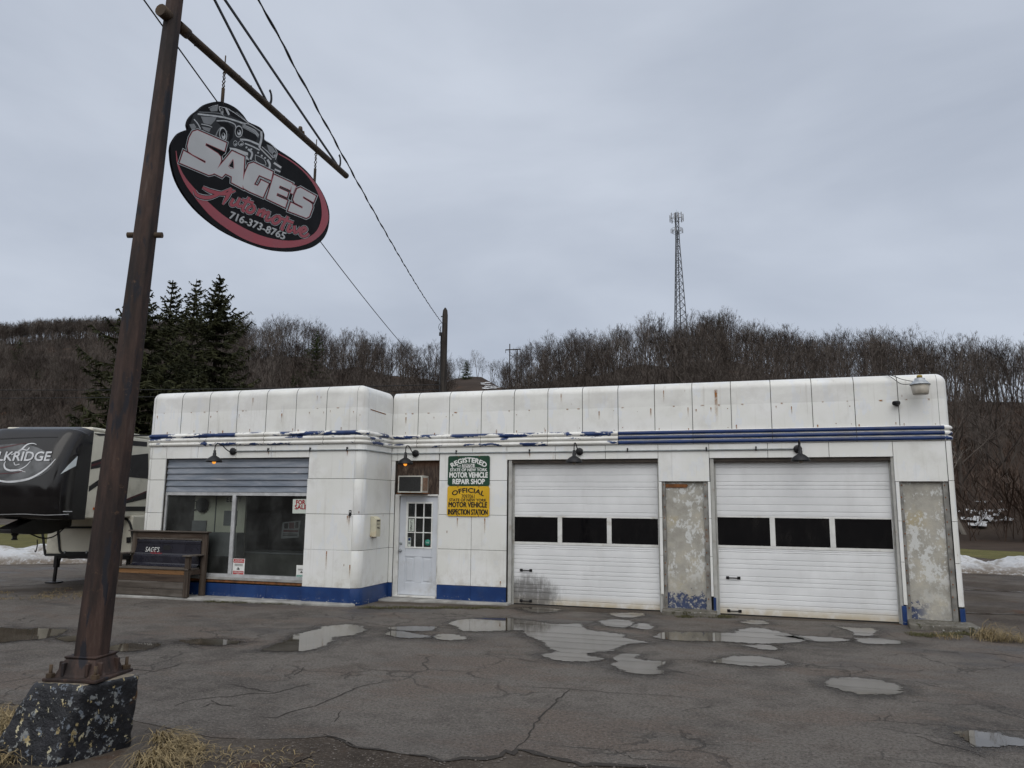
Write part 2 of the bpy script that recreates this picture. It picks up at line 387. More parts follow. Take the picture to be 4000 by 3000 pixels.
def plinth_mat():
    s = N('flaked_black_paint')
    c = s.mix(s.mr(s.noise(6, 6), .4, .6), (.009, .010, .013), (.020, .021, .026))
    a = s.noise(15, 8, .62, v=s.map((1, 1, .8))); b = s.noise(50, 5, .6)
    k = s.math('ADD', a, s.math('MULTIPLY', b, .35))
    c = s.mix(s.mr(k, .765, .78), c, s.mix(s.mr(s.noise(9, 2), .45, .55), (.13, .15, .18), (.20, .21, .21)))
    k2 = s.math('ADD', s.noise(17, 6, .6, v=s.map((1.2, 1.2, .7), (5, 5, 5))), s.math('MULTIPLY', s.noise(60, 4), .3))
    c = s.mix(s.mr(k2, .77, .785), c, s.mix(s.mr(s.noise(7, 2, v=s.map(loc=(3, 3, 3))), .45, .55), (.46, .42, .28), (.30, .24, .12)))
    c = s.mix(s.math('MULTIPLY', s.mr(s.noise(3, 5, v=s.map(loc=(1, 7, 2))), .66, .72), .8), c, (.16, .075, .025))
    s.bump(s.math('ADD', k, s.noise(4, 6)), .9, .02)
    return s.fin(c, s.mr(k, .7, .8, .45, .85), 0, .4)
M['plinth'] = plinth_mat()
def pole_mat():
    s = N('weathered_pole'); c = s.ramp(s.noise(1, 8, .65, v=s.map((7, 7, 1.3))), [(.28, (.008, .0075, .009)), (.45, (.028, .019, .017)), (.6, (.060, .036, .029)), (.76, (.11, .083, .072))])
    c = s.mix(s.mr(s.noise(1, 5, .6, v=s.map((9, 9, 2.2), (3, 3, 3))), .57, .64), c, (.016, .016, .022))
    c = s.mix(s.math('MULTIPLY', s.mr(s.noise(14, 6, .7), .6, .75), .6), c, (.17, .10, .06))
    s.bump(s.noise(12, 6, v=s.map((1, 1, .35))), .6, .01)
    return s.fin(c, .7, .1, .35)
M['pole'] = pole_mat()
M['rustpipe'] = simple('rust_pipe', (.062, .043, .028), .75, .2, .45, 7, .4, dirt=(.10, .055, .02))
def wood(name, c1, c2, c3, ax=0):
    s = N(name); sc = [14, 14, 14]; sc[ax] = .9
    a = s.noise(1, 9, .65, v=s.map(tuple(sc)), dist=.6); b = s.noise(3, 5)
    c = s.ramp(a, [(.3, c1), (.5, c2), (.72, c3)]); c = s.mix(s.math('MULTIPLY', s.mr(b, .5, .75), .6), c, tuple(q*.55 for q in c2))
    s.bump(a, .5, .006); return s.fin(c, .8, 0, .25)
M['wood'] = wood('old_wood', (.030, .021, .016), (.068, .048, .036), (.12, .098, .08))
M['woodgrey'] = wood('grey_wood', (.042, .034, .029), (.092, .078, .066), (.155, .14, .126))
M['woodwarm'] = wood('warm_wood', (.10, .05, .022), (.20, .105, .045), (.27, .16, .08))
M['woodv'] = wood('post_wood', (.032, .024, .019), (.072, .054, .042), (.13, .11, .092), 2)
M['polewood'] = wood('utility_pole_wood', (.014, .012, .011), (.032, .027, .024), (.07, .06, .052), 2)
def board_mat():
    s = N('rotten_board'); a = s.noise(1, 9, .7, v=s.map((9, 9, 3)), dist=1.2); x, y, z = s.sep()
    c = s.ramp(a, [(.3, (.018, .015, .014)), (.5, (.075, .055, .045)), (.68, (.17, .13, .10)), (.8, (.33, .29, .25))])
    c = s.mix(s.math('MULTIPLY', s.mr(z, 2.65, 2.85), .6), c, (.10, .045, .022)); return s.fin(c, .85, 0, .2)
M['board'] = board_mat()
M['signgreen'] = simple('sign_green', (.012, .052, .028), .35, 0, .12, 4, dirt=(.02, .06, .035)); M['signyellow'] = simple('sign_yellow', (.66, .40, .020), .35, 0, .08, 4)
M['white'] = simple('white_paint', (.74, .75, .73), .5, 0, .06, 12); M['ink'] = simple('black_ink', (.010, .009, .009), .5, 0, .1, 12)
M['redink'] = simple('red_ink', (.30, .012, .02), .5, 0, .1, 12)
M['sgblack'] = simple('sign_black', (.006, .006, .0075), .65, 0, .2, 3, spec=.12); M['sgwhite'] = simple('sign_silver', (.52, .53, .54), .45, 0, .07, 3)
M['sggrey'] = simple('sign_grey', (.20, .21, .22), .45, 0, .1, 6); M['sgred'] = simple('sign_red', (.33, .055, .072), .45, 0, .08, 4)
M['sgmid'] = simple('sign_mid', (.030, .032, .036), .6, 0, .3, 10, spec=.15); M['sglight'] = simple('sign_light', (.46, .48, .50), .45, 0, .2, 20)
M['cream'] = simple('camper_cream', (.66, .635, .54), .4, 0, .05, 2, dirt=(.44, .42, .35)); M['capdark'] = simple('cap_gelcoat', (.010, .009, .0095), .16, 0, .15, 2, spec=.42)
M['camperblack'] = simple('camper_black', (.012, .011, .012), .35, 0, .15, 6); M['camperwhite'] = simple('camper_white', (.55, .60, .62), .35, 0, .05, 3)
M['silverdecal'] = simple('silver_decal', (.50, .51, .53), .35, .1, .15, 5); M['emblem'] = simple('emblem_grey', (.085, .088, .092), .4, 0, .6, 3)
M['maroon'] = simple('maroon_decal', (.07, .014, .018), .4, 0, .2, 6); M['amber'] = simple('amber_lens', (.45, .09, .01), .3)
M['tailgate'] = simple('tailgate_paint', (.018, .018, .027), .28, 0, .2, 3, spec=.5)
M['galv'] = simple('galvanised', (.36, .38, .40), .45, .5, .25, 14)
M['lens'] = simple('lamp_refractor', (.36, .33, .28), .35, 0, .15, 8); M['yellowcell'] = simple('photocell', (.30, .22, .04), .5)
def emit(name, col, st):
    s = N(name); s.b.inputs['Emission Color'].default_value = (*col, 1); s.b.inputs['Emission Strength'].default_value = st; return s.fin(col, .3)
M['bulb'] = emit('bulb_glow', (1, .36, .035), 1.1)
M['paper'] = simple('paper', (.55, .60, .55), .7, 0, .05, 5); M['noticegreen'] = simple('notice_green', (.03, .25, .19), .6); M['noticered'] = simple('notice_red', (.42, .07, .075), .6)
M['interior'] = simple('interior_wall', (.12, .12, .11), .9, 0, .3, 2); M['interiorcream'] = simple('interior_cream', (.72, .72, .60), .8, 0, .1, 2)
M['acmetal'] = simple('ac_casing', (.55, .55, .50), .5, 0, .1, 6, dirt=(.40, .20, .06)); M['acgrille'] = simple('ac_grille', (.035, .036, .036), .6, 0, .3, 30)
M['mailbox'] = simple('mailbox_paint', (.58, .55, .42), .45, 0, .08, 6, dirt=(.42, .26, .09))
M['roof'] = simple('roofing', (.05, .05, .05), .9, 0, .3, 2)
M['wire'] = simple('wire', (.012, .012, .014), .6)
M['towersteel'] = simple('tower_steel', (.085, .09, .10), .6, .2, .25, .5); M['antenna'] = simple('antenna_panel', (.30, .31, .33), .6, 0, .15, .6)

M['jamb'] = simple('door_jamb_grey', (.40, .40, .38), .6, 0, .12, 6, dirt=(.26, .22, .17)); M['soffit'] = simple('soffit_brown', (.055, .045, .038), .9, 0, .3, 6)
def streak_mat():
    s = N('rust_stain'); uv = s.n('ShaderNodeUVMap').outputs[0]; x, y, z = s.sep(uv)
    a = s.math('MULTIPLY', s.mr(s.math('ABSOLUTE', s.math('SUBTRACT', x, .5)), .5, .1), s.math('POWER', s.math('SUBTRACT', 1.0, y), 1.4))
    a = s.math('MULTIPLY', a, s.mr(s.noise(9, 5, .7), .25, .6)); s.set(s.b, 'Alpha', s.math('MINIMUM', s.math('MULTIPLY', a, 1.15), .95))
    return s.fin(s.mix(y, (.30, .11, .02), (.48, .27, .07)), .8, 0, .2)
M['streak'] = streak_mat()

def stepstone():
    s = N('mossy_footing'); c = s.ramp(s.noise(4, 8, .7), [(.3, (.075, .068, .055)), (.5, (.14, .13, .11)), (.7, (.21, .20, .175))])
    c = s.mix(s.mr(s.noise(9, 8, .7, v=s.map(loc=(3, 1, 1))), .55, .62), c, (.045, .043, .022)); c = s.mix(s.mr(s.noise(16, 7, .7, v=s.map(loc=(1, 8, 1))), .60, .63), c, (.36, .36, .34))
    s.bump(s.noise(9, 8, .7), 1.0, .03); return s.fin(c, .9, 0, .25)
M['stepstone'] = stepstone()

# ------------------------------------------------------------------ the repair shop
ZG = -0.03                                   # level of the lot
XR, XL, YB, RR, RL = 10.77, -5.31, -1.285, .17, .13
shop = thing('repair_shop', 'white porcelain-panelled flat-roofed garage with rounded parapet and blue base', 'building', (0, 0, 0))
def arc(cx, cy, r, a0, a1, n=7):
    return [(cx+r*cos(a), cy+r*sin(a), cos(a), sin(a), r) for a in np.linspace(a0, a1, n)]
# plan of the outer wall face: straight runs and rounded corners, each as points (x, y, nx, ny, radius or 0)
def run(x0, y0, x1, y1, nx, ny): return [(x0, y0, nx, ny, 9), (x1, y1, nx, ny, 9)]
def sweep(mb, path, prof, m=0, mi=None, smooth=True):
    V = []; k = len(prof)
    for (x, y, nx, ny, r) in path:
        for (o, z) in prof:
            oo = max(o, -r+.004); V.append((x+nx*oo, y+ny*oo, z))
    F = []; MI = []
    for i in range(len(path)-1):
        for j in range(k-1):
            F.append((i*k+j, i*k+j+1, (i+1)*k+j+1, (i+1)*k+j))
    b = len(mb.v); mb.add(V, F, m, smooth)
    if mi:
        nf = len(F)
        for i in range(len(path)-1):
            for j in range(k-1): mb.m[len(mb.m)-nf+i*(k-1)+j] = mi(j, path[i])
XJ = [.6+.72*i for i in range(14)]+[10.6]
BJ = [-5.1918+.72*i for i in range(8)]; BJ[-1] = -.17
def pieces(gap):
    """parapet courses: list of plan paths between open joints"""
    g = gap/2; out = [run(XL, 8, XL, YB+RL+g, -1, 0), arc(XL+RL, YB+RL, RL, pi, 1.5*pi)]
    xs = [XL+RL]+BJ[1:]
    for a, b in zip(xs, xs[1:]): out.append(run(a+g, YB, b-g, YB, 0, -1))
    out.append(arc(-RR, YB+RR, RR, 1.5*pi, 2*pi)); out.append(run(0, YB+RR+g, 0, -g, 1, 0))
    xs = [0]+XJ
    for a, b in zip(xs, xs[1:]): out.append(run(a+g, 0, b-g, 0, 0, -1))
    out.append(arc(XR-RR, RR, RR, 1.5*pi, 2*pi)); out.append(run(XR, RR+g, XR, 8, 1, 0)); return out
mb = MB(); rt = .17
for p in pieces(.012):
    j = random.uniform(-.0015, .0015)
    prof = [(j, 3.400), (j, 4.165)]+[(j-rt+rt*cos(a), 4.165+rt*sin(a)) for a in np.linspace(0, pi/2, 9)[1:]]+[(j-rt-.12, 4.338)]
    sweep(mb, p, prof)
mb.build('parapet', M['parapet'], shop)
mb = MB()                                                               # dark mortar behind every open joint
for p in pieces(0): sweep(mb, p, [(-.014, 3.39), (-.014, 4.158)]+[(-rt+(rt-.014)*cos(a), 4.158+(rt-.006)*sin(a)) for a in np.linspace(0, pi/2, 7)[1:]]+[(-.34, 4.326)])
mb.build('joint_backing', M['joint'], shop)
# moulding band of three ribs
prof = [(.004, 3.402)]
for zc in (3.355, 3.264, 3.173):
    prof += [(.006+.042*cos(a), zc+.0415*sin(a)) for a in np.linspace(radians(84), radians(-84), 13)]
    prof += [(.008, zc-.0445)]
prof[-1] = (.002, 3.1265)
def bandpieces():
    g = .004; out = [run(XL, 8, XL, YB+RL+g, -1, 0), arc(XL+RL, YB+RL, RL, pi, 1.5*pi)]
    xs = [XL+RL, -3.75, -2.31, -.9, -.17]
    for a, b in zip(xs, xs[1:]): out.append(run(a+g, YB, b-g, YB, 0, -1))
    out.append(arc(-RR, YB+RR, RR, 1.5*pi, 2*pi)); out.append(run(0, YB+RR+g, 0, -.004, 1, 0))
    xs = [.004, .6, 2.04, 3.48, 4.92, 6.36, 7.80, 9.24, 10.6]
    for a, b in zip(xs, xs[1:]): out.append(run(a+g, 0, b-g, 0, 0, -1))
    out.append(arc(XR-RR, RR, RR, 1.5*pi, 2*pi)); out.append(run(XR, RR+g, XR, 8, 1, 0)); return out
mb = MB()
for p in bandpieces():
    def mi(j, q):
        jj = j-1
        if q[3] < -.99 and q[1] == 0 and q[0] > 4.9 and jj >= 0:
            r_ = jj % 14
            return 1 if 2 <= r_ <= 9 else 2
        return 0
    sweep(mb, p, prof, 0, mi)
mb.build('band_moulding', [M['chip'], M['blue_rib'], M['trim']], shop)
mb = MB()
for p in bandpieces(): pass
sweep(mb, run(XL, 8, XL, YB+RL, -1, 0)+arc(XL+RL, YB+RL, RL, pi, 1.5*pi)+run(XL+RL, YB, -RR, YB, 0, -1)+arc(-RR, YB+RR, RR, 1.5*pi, 2*pi)+[(0, 0, 1, 0, 9)], [(-.003, 3.12), (-.003, 3.405)])
sweep(mb, run(0, 0, XR-RR, 0, 0, -1)+arc(XR-RR, RR, RR, 1.5*pi, 2*pi)+[(XR, 8, 1, 0, 9)], [(-.003, 3.12), (-.003, 3.405)])
mb.build('band_backing', M['joint'], shop)

# wall panels (real slabs with open joints); rects in x (or y), z
G = .004; T = .03
def slab(mb, x0, x1, z0, z1, Y, g=G): mb.box(x0+g, x1-g, Y+random.uniform(-.001, .001), Y+T, z0+g, z1-g)
rows = [.30, 1.022, 1.727, 2.43]
ZT = 3.126; ZL = 2.85                      # underside of band, head of openings
# --- main front
mb = MB()
lj = [0, .14, 1.107, 1.86, 2.611, 3.633, 4.656, 5.686, 6.645, 7.705, 8.763, 9.817, 10.658]
for a, b in zip(lj, lj[1:]):
    if a in (5.686, 9.817): slab(mb, a, b, 2.412, ZT, 0)                # the two big panels over the piers
    elif a == 1.107 or a == 1.86: pass
    else: slab(mb, a, b, ZL, ZT, 0)
slab(mb, 1.107, 1.86, 3.0, ZT, 0); slab(mb, 1.86, 2.611, 3.0, ZT, 0)
for z0, z1 in zip([0.30]+rows[1:]+[3.0], rows[1:]+[3.0]):
    if z1 > z0: slab(mb, 0, .095, z0, min(z1, ZL) if z0 < ZL else z1, 0) if z0 < 2.8 else None
slab(mb, 1.118, 2.62, rows[2], rows[3], 0); slab(mb, 1.118, 2.62, rows[3], 3.0, 0)
for z0, z1 in ((rows[0], rows[1]), (rows[1], rows[2])):
    slab(mb, 1.118, 1.858, z0, z1, 0); slab(mb, 1.858, 2.62, z0, z1, 0)
for z0, z1 in zip(rows, rows[1:]+[ZT]):                                  # rounded right-hand corner strip
    sweep(mb, [(10.664, 0, 0, -1, 9)]+arc(XR-.10, .10, .10, 1.5*pi, 2*pi)+[(XR, 3, 1, 0, 9)], [(-.02, z0+G), (0, z0+G), (0, z1-G), (-.02, z1-G)], smooth=False)
mb.box(XR-.02, XR-.001, 3.01, 8, 0, ZT)
# slim channel strips beside the stripped piers
for x0, x1 in ((5.686, 5.745), (6.605, 6.655), (9.822, 9.885)):
    for z0, z1 in zip(rows, rows[1:-1]+[2.41]): slab(mb, x0, x1, z0, z1, -.004, .003)
mb.build('wall_panel', M['porcelain'], shop, bevel=.004)
# --- bay front and side
mb = MB()
bl = [-5.18, -4.875, -3.968, -2.998, -2.133, -1.227, -.17]
slab(mb, XL+RL, -4.79, ZL+.012, ZT, YB)
for a, b in zip([-4.79]+bl[2:], bl[2:]+[]): slab(mb, a, b, (ZL+.012) if b < -1 else rows[3], ZT, YB)
for z0, z1 in zip(rows, rows[1:]): slab(mb, -1.245, -.17, z0, z1, YB) if z0 > .9 else (slab(mb, -1.245, -.745, z0, z1, YB, .0), slab(mb, -.745, -.17, z0, z1, YB, .0))
brow = [.0, .985, 1.700, 2.405, ZL+.012]
for z0, z1 in zip(brow, brow[1:]): slab(mb, XL+RL, -4.79, z0, z1, YB)
for z0, z1 in zip(brow, brow[1:]+[ZT]):
    sweep(mb, arc(XL+RL, YB+RL, RL, pi, 1.5*pi), [(-.02, z0+G), (0, z0+G), (0, z1-G), (-.02, z1-G)])
mb.box(XL+.001, XL+.03, YB+RL+.003, 8, 0, ZT)
for z0, z1 in zip(rows, rows[1:]+[ZT]):
    sweep(mb, arc(-RR, YB+RR, RR, 1.5*pi, 2*pi), [(-.02, z0+G), (0, z0+G), (0, z1-G), (-.02, z1-G)])
    mb.box(-T, random.uniform(-.001, .001), YB+RR+G, -.052, z0+G, z1-G); 
    mb.box(-T, 0, -.048, -.001, z0+G, z1-G)
mb.build('bay_panel', M['porcelain'], shop, bevel=.004)
# --- dark wall core behind the slabs, jambs and ceiling of openings
mb = MB(); c0, c1 = .0, .0
def core(x0, x1, z0, z1, Y, d=.12): mb.box(x0, x1, Y+.022, Y+d, z0, z1)
core(0.02, .097, 0, ZT, 0); core(1.12, 2.618, 0, ZT, 0); core(5.70, 6.64, 2.42, ZT, 0); core(9.83, 10.66, 2.42, ZT, 0)
core(.097, 1.12, ZL+.02, ZT, 0); core(2.618, 5.70, ZL+.01, ZT, 0); core(6.64, 9.83, ZL+.01, ZT, 0)
core(XL+.12, -4.80, 0, ZT, YB); core(-4.80, -1.25, ZL+.02, ZT, YB); core(-1.24, -.15, 0, ZT, YB); mb.box(-.16, -.03, YB+.14, YB+.2, 0, ZT); mb.box(XL+.03, XL+.12, YB+.11, YB+.16, 0, ZT)
mb.box(-.12, -.021, YB+.12, .02, 0, ZT); mb.box(10.665, 10.74, .08, .3, 0, ZT)
mb.build('wall_core', M['joint'], shop)
# blue base course
mb = MB()
for a, b in ((1.118, 1.86), (1.86, 2.62)): mb.box(a+.002, b-.002, -.012, .03, ZG-.05, .297)
mb.box(.0, .095, -.012, .03, ZG-.02, .297)
for a, b in ((-4.79, -4.02), (-4.02, -2.96), (-2.96, -2.10), (-2.10, -1.25)): mb.box(a+.002, b-.002, YB+.045, YB+.09, ZG, .275)
mb.box(-1.243, -.172, YB-.012, YB+.03, ZG-.05, .297)
sweep(mb, arc(-RR, YB+RR, RR, 1.5*pi, 2*pi), [(0, ZG-.05), (.012, ZG-.05), (.012, .297), (0, .297)])
mb.box(-.03, .012, YB+RR+.003, -.054, ZG-.05, .297); mb.box(-.03, .012, -.050, -.014, ZG-.05, .297)
mb.box(9.79, 9.862, -.012, .06, ZG-.06, .285); mb.box(6.645, 6.69, -.012, .05, ZG-.05, .285)
sweep(mb, [(10.674, 0, 0, -1, 9)]+arc(XR-.09, .09, .09, 1.5*pi, 2*pi)+[(XR, 2.4, 1, 0, 9)], [(0, .055), (.004, .055), (.004, .278), (0, .278)], smooth=False)
build_each(mb, 'base_course', M['blue'], shop, bevel=.004)
# back and roof (unseen, but they keep the daylight out of the rooms)
mb = MB(); mb.box(XL+.03, XR-.03, 7.9, 8, ZG, 4.3); mb.box(XL+.18, XR-.18, .19, 7.95, 4.24, 4.334); mb.box(XL+.15, -.18, YB+.18, .19, 4.24, 4.333)
mb.build('roof', M['roof'], shop)
# stripped piers
def pier(x0, x1, ztop, nm='stripped_pier'):
    m2 = MB(); nx, nz = 14, 36
    for k in range(1):
        V = []; F = []
        for j in range(nz+1):
            for i in range(nx+1):
                V.append((x0+(x1-x0)*i/nx, .075+random.gauss(0, .0018), .03+(ztop-.03)*j/nz))
        for j in range(nz):
            for i in range(nx): F.append((j*(nx+1)+i, j*(nx+1)+i+1, (j+1)*(nx+1)+i+1, (j+1)*(nx+1)+i))
        m2.add(V, F, 0, True)
    o = m2.build(nm, M['peel'], shop, fixn=False); tag(o, 'bare masonry pier with peeling white and blue paint')
    m3 = MB()
    m3.box(x0-.06, x0-.002, .03, .085, .03, ztop); m3.box(x0-.085, x0-.06, .002, .085, .03, ztop)
    m3.box(x1+.002, x1+.085, .03, .085, .03, ztop)
    for z in np.arange(.25, ztop, .21):
        for xx in (x0-.03, x1+.03): m3.obox((xx+random.uniform(-.01, .01), .026, z), (.009, 0, 0), (0, .006, 0), (0, 0, .012), 1)
    m3.build('channel_frame', [M['steel_old'], M['rust']], shop, bevel=.003)
pier(5.81, 6.52, 2.41); pier(9.945, 10.57, 2.41)
mb = MB(); mb.box(5.812, 6.20, .055, .073, 2.30, 2.365); mb.prism([(6.20, .055, 2.30), (6.235, .055, 2.335), (6.22, .055, 2.365), (6.20, .055, 2.365)], (0, .018, 0)); mb.build('header_strip', M['rust'], shop)

# ------------------------------------------------------------------ garage doors
def garage(x0, x1, zwin, ys, nm):
    """sectional door between x0 and x1; ys: heights of the groove lines"""
    d = bpy.data.objects.new('garage_door', None); link(d, shop)
    m2 = MB(); Yd = .145; zb = -.02
    zs = sorted([zb]+ys+[2.80])
    for a, b in zip(zs, zs[1:]):
        if a >= zwin[0]-.001 and b <= zwin[1]+.001: continue
        h = min(.012, (b-a)*.25)
        # each rib bows slightly and ends in a pressed groove
        V = [(x0, Yd+.008, a+.001), (x0, Yd+.001, a+h), (x0, Yd, (a+b)/2), (x0, Yd+.001, b-.005), (x0, Yd+.008, b-.001)]
        V2 = [(x1, y, z) for (_, y, z) in V]; m2.add(V+V2, [(i, i+5, i+6, i+1) for i in range(4)])
    m2.quad((x0, Yd+.0085, zb), (x1, Yd+.0085, zb), (x1, Yd+.0085, 2.80), (x0, Yd+.0085, 2.80))
    o = m2.build('door_leaf', M['door'], d, fixn=False); ln = x1-x0
    # window section: rails and stiles around three panes
    z0, z1 = zwin; m3 = MB(); g = .032; pw = (ln-.06-2*.092)/3; px = x0+.03
    m3.box(x0, x1, Yd-.004, Yd+.012, z0+.004, z0+.055); m3.box(x0, x1, Yd-.004, Yd+.012, z1-.03, z1-.004)
    m3.box(x0, x0+.03, Yd-.004, Yd+.012, z0+.055, z1-.03); m3.box(x1-.03, x1, Yd-.004, Yd+.012, z0+.055, z1-.03)
    for k in range(3):
        a = x0+.03+k*(pw+.092)
        if k < 2: m3.box(a+pw, a+pw+.092, Yd-.004, Yd+.012, z0+.055, z1-.03)
        m4 = MB(); m4.quad((a, Yd+.006, z0+.055), (a+pw, Yd+.006, z0+.055), (a+pw, Yd+.006, z1-.03), (a, Yd+.006, z1-.03)); m4.build('window_pane', M['darkglass'], d, fixn=False)
    m3.build('window_frame', M['trim'], d, bevel=.004)
    for z in (.64, .045):
        m5 = MB(); hx = x0+.28
        m5.tube([(hx-.10, Yd-.002, z), (hx-.08, Yd-.035, z), (hx+.08, Yd-.035, z), (hx+.10, Yd-.002, z)], .011, 8)
        m5.obox((hx-.10, Yd-.006, z), (.028, 0, 0), (0, .008, 0), (0, 0, .026)); m5.obox((hx+.10, Yd-.006, z), (.028, 0, 0), (0, .008, 0), (0, 0, .026))
        m5.build('handle', M['black'], d, bevel=.003)
    m6 = MB(); m6.box(x0, x1, Yd-.008, Yd+.02, zb-.012, zb+.012); m6.build('bottom_seal', M['blackrub'], d)
    # jambs and head of the opening
    m7 = MB(); m7.box(x0-.07, x0-.002, .024, Yd+.03, ZG-.02, ZL); m7.box(x1+.002, x1+.05, .024, Yd+.03, ZG-.02, ZL)
    m7.box(x0-.002, x0+.028, Yd-.03, Yd-.006, ZG-.02, 2.79); m7.box(x1-.02, x1+.002, Yd-.03, Yd-.006, ZG-.02, 2.79)
    build_each(m7, 'door_jamb', M['jamb'], d, bevel=.004)
    m8 = MB(); m8.box(x0-.07, x1+.05, .032, Yd+.04, 2.79, ZL+.002); m8.build('door_head', M['soffit'], d); return d
garage(2.715, 5.672, (1.150, 1.730), [.074, .209, .285, .360, .496, .577, .657, .770, .851, .932, 1.067, 1.10, 1.150, 1.730, 1.803, 1.965, 2.109, 2.247, 2.297, 2.398, 2.537, 2.676], 'a')
garage(6.725, 9.772, (1.177, 1.779), [.09, .179, .27, .362, .506, .585, .668, .807, .89, .975, 1.106, 1.14, 1.177, 1.779, 1.861, 1.984, 2.127, 2.267, 2.334, 2.411, 2.545, 2.673], 'b')
mb = MB(); mb.box(2.6, 5.75, .20, .24, ZG, 2.9); mb.box(6.6, 9.9, .20, .24, ZG, 2.9); mb.build('inner_wall', M['interior'], shop)

# ------------------------------------------------------------------ entry door, boarded transom
ed = bpy.data.objects.new('entry_door', None); link(ed, shop)
X0, X1, Z0, Z1, Y0 = .205, 1.082, .062, 2.10, .075
mb = MB(); mb.box(X0, .352, Y0, Y0+.045, Z0, Z1); mb.box(.962, X1, Y0, Y0+.045, Z0, Z1)
mb.box(.352, .962, Y0, Y0+.045, 1.985, Z1); mb.box(.352, .962, Y0, Y0+.045, .84, 1.015)
mb.box(.352, .962, Y0, Y0+.045, Z0, .31); mb.box(.572, .742, Y0, Y0+.045, .31, .84)
mb.box(.345, .585, Y0+.014, Y0+.04, .30, .85); mb.box(.735, .97, Y0+.014, Y0+.04, .30, .85)
mb.build('door_leaf', M['entry'], ed, bevel=.006)
mb = MB(); mb.box(.39, .535, Y0+.003, Y0+.03, .345, .805); mb.box(.78, .925, Y0+.003, Y0+.03, .345, .805); build_each(mb, 'raised_panel', M['entry'], ed, bevel=.010)
mb = MB(); xs = [.352, .397, .557, .578, .748, .769, .936, .962]; zs = [1.015, 1.045, 1.333, 1.352, 1.640, 1.668, 1.946, 1.985]
for i in range(0, 8, 2): mb.box(xs[i], xs[i+1], Y0-.014, Y0+.012, zs[0], zs[-1])
for k in range(0, 8, 2):
    for i in (1, 3, 5): mb.box(xs[i], xs[i+1], Y0-.012, Y0+.012, zs[k], zs[k+1])
mb.build('window_frame', M['white'], ed, bevel=.003)
mb = MB(); mb.quad((.36, Y0+.016, 1.02), (.955, Y0+.016, 1.02), (.955, Y0+.016, 1.98), (.36, Y0+.016, 1.98)); mb.build('window_pane', M['glass'], ed, fixn=False)
for z, r_, nm in ((1.111, .032, 'deadbolt'), (.966, .034, 'door_knob')):
    mb = MB(); mb.lathe((.248, Y0-.001, z), [(r_, 0), (r_, .008), (.013, .012), (.013, .03), (r_*.85, .042), (r_*.8, .062), (r_*.4, .07)] if nm == 'door_knob' else [(r_, 0), (r_, .012), (r_*.75, .02), (.001, .021)], 18, (0, -1, 0))
    mb.build(nm, M['galv' if nm == 'door_knob' else 'greymetal'], ed)
mb = MB(); mb.box(.10, .20, .03, .14, ZG, 2.135); mb.box(1.086, 1.116, .03, .14, ZG, 2.135); mb.box(.20, 1.086, .03, .14, 2.104, 2.14)
mb.box(.15, 1.10, -.03, .13, .02, .055); mb.build('door_frame', M['trim'], ed, bevel=.004)
mb = MB(); mb.box(.10, 1.116, .085, .11, 2.142, ZL+.01); o = mb.build('boarded_transom', M['board'], shop, bevel=.003); tag(o, 'rotten dark board filling the transom over the entry door')
mb = MB(); mb.box(.15, 1.08, .9, .95, 0, 2.3); mb.build('inner_wall', M['interior'], shop)
# things stuck in the door window
mb = MB(); O = (.412, Y0+.006, 1.375); mb.box(.412, .535, Y0+.004, Y0+.010, 1.365, 1.625)
cs = thing('closed_sign', 'small white sign reading CLOSED downwards in the door window', 'sign', (.47, Y0, 1.37)); mb.build('panel', M['paper'], cs, bevel=.002)
mb = MB()
for k, ch in enumerate('CLOSED'): put_text(mb, ch, (.452, Y0+.0025, 1.585-.041*k), (.045, 0, 0), (0, 0, .034), .02, nrm=(0, -1, 0))
mb.build('lettering', M['ink'], cs, fixn=False)
st = thing('door_sticker', 'narrow white and blue sticker low in the door window', 'sticker', (.44, Y0, 1.05))
mb = MB(); mb.box(.405, .470, Y0+.004, Y0+.010, 1.05, 1.235); mb.box(.412, .463, Y0+.0015, Y0+.004, 1.17, 1.225, 1); mb.box(.415, .46, Y0+.002, Y0+.004, 1.10, 1.145, 2); mb.build('panel', [M['paper'], M['blue_rib'], M['sggrey']], st)
gs = thing('round_sticker', 'round green sticker in the lower right of the door window', 'sticker', (.86, Y0, 1.13))
mb = MB(); mb.lathe((.855, Y0+.012, 1.14), [(.065, 0), (.065, .005), (.001, .006)], 20, (0, -1, 0)); mb.lathe((.855, Y0+.007, 1.14), [(.05, 0), (.001, .001)], 20, (0, -1, 0), 1)
put_text(mb, 'SALE', (.82, Y0+.004, 1.125), (.07, 0, 0), (0, 0, .03), .01, 2, nrm=(0, -1, 0)); mb.build('disc', [M['noticegreen'], M['signgreen'], M['paper']], gs, fixn=False)

# ------------------------------------------------------------------ display window with louvres
WX0, WX1 = -4.79, -1.255; YW = YB+.075
dw = bpy.data.objects.new('display_window', None); link(dw, shop)
mb = MB(); zt, zb_ = 2.145, .40
mb.box(WX0+.0, WX1, YW-.01, YW+.05, 2.085, zt); mb.box(WX0, WX1, YW-.01, YW+.05, zb_, .47)
mb.box(WX0, WX0+.045, YW-.01, YW+.05, .47, 2.085); mb.box(WX1-.03, WX1, YW-.01, YW+.05, .47, 2.085)
mb.box(-3.06, -2.975, YW-.018, YW+.05, .47, 2.085); mb.build('window_frame', M['alu'], dw, bevel=.004)
for a, b in ((WX0+.045, -3.06), (-2.975, WX1-.03)):
    mb = MB(); mb.quad((a, YW+.02, .47), (b, YW+.02, .47), (b, YW+.02, 2.085), (a, YW+.02, 2.085)); mb.build('window_pane', M['glass'], dw, fixn=False)
mb = MB(); mb.box(WX0, WX1, YW-.045, YW+.06, .355, .398); mb.box(WX0, WX1, YW-.02, YW+.06, .30, .352, 1)
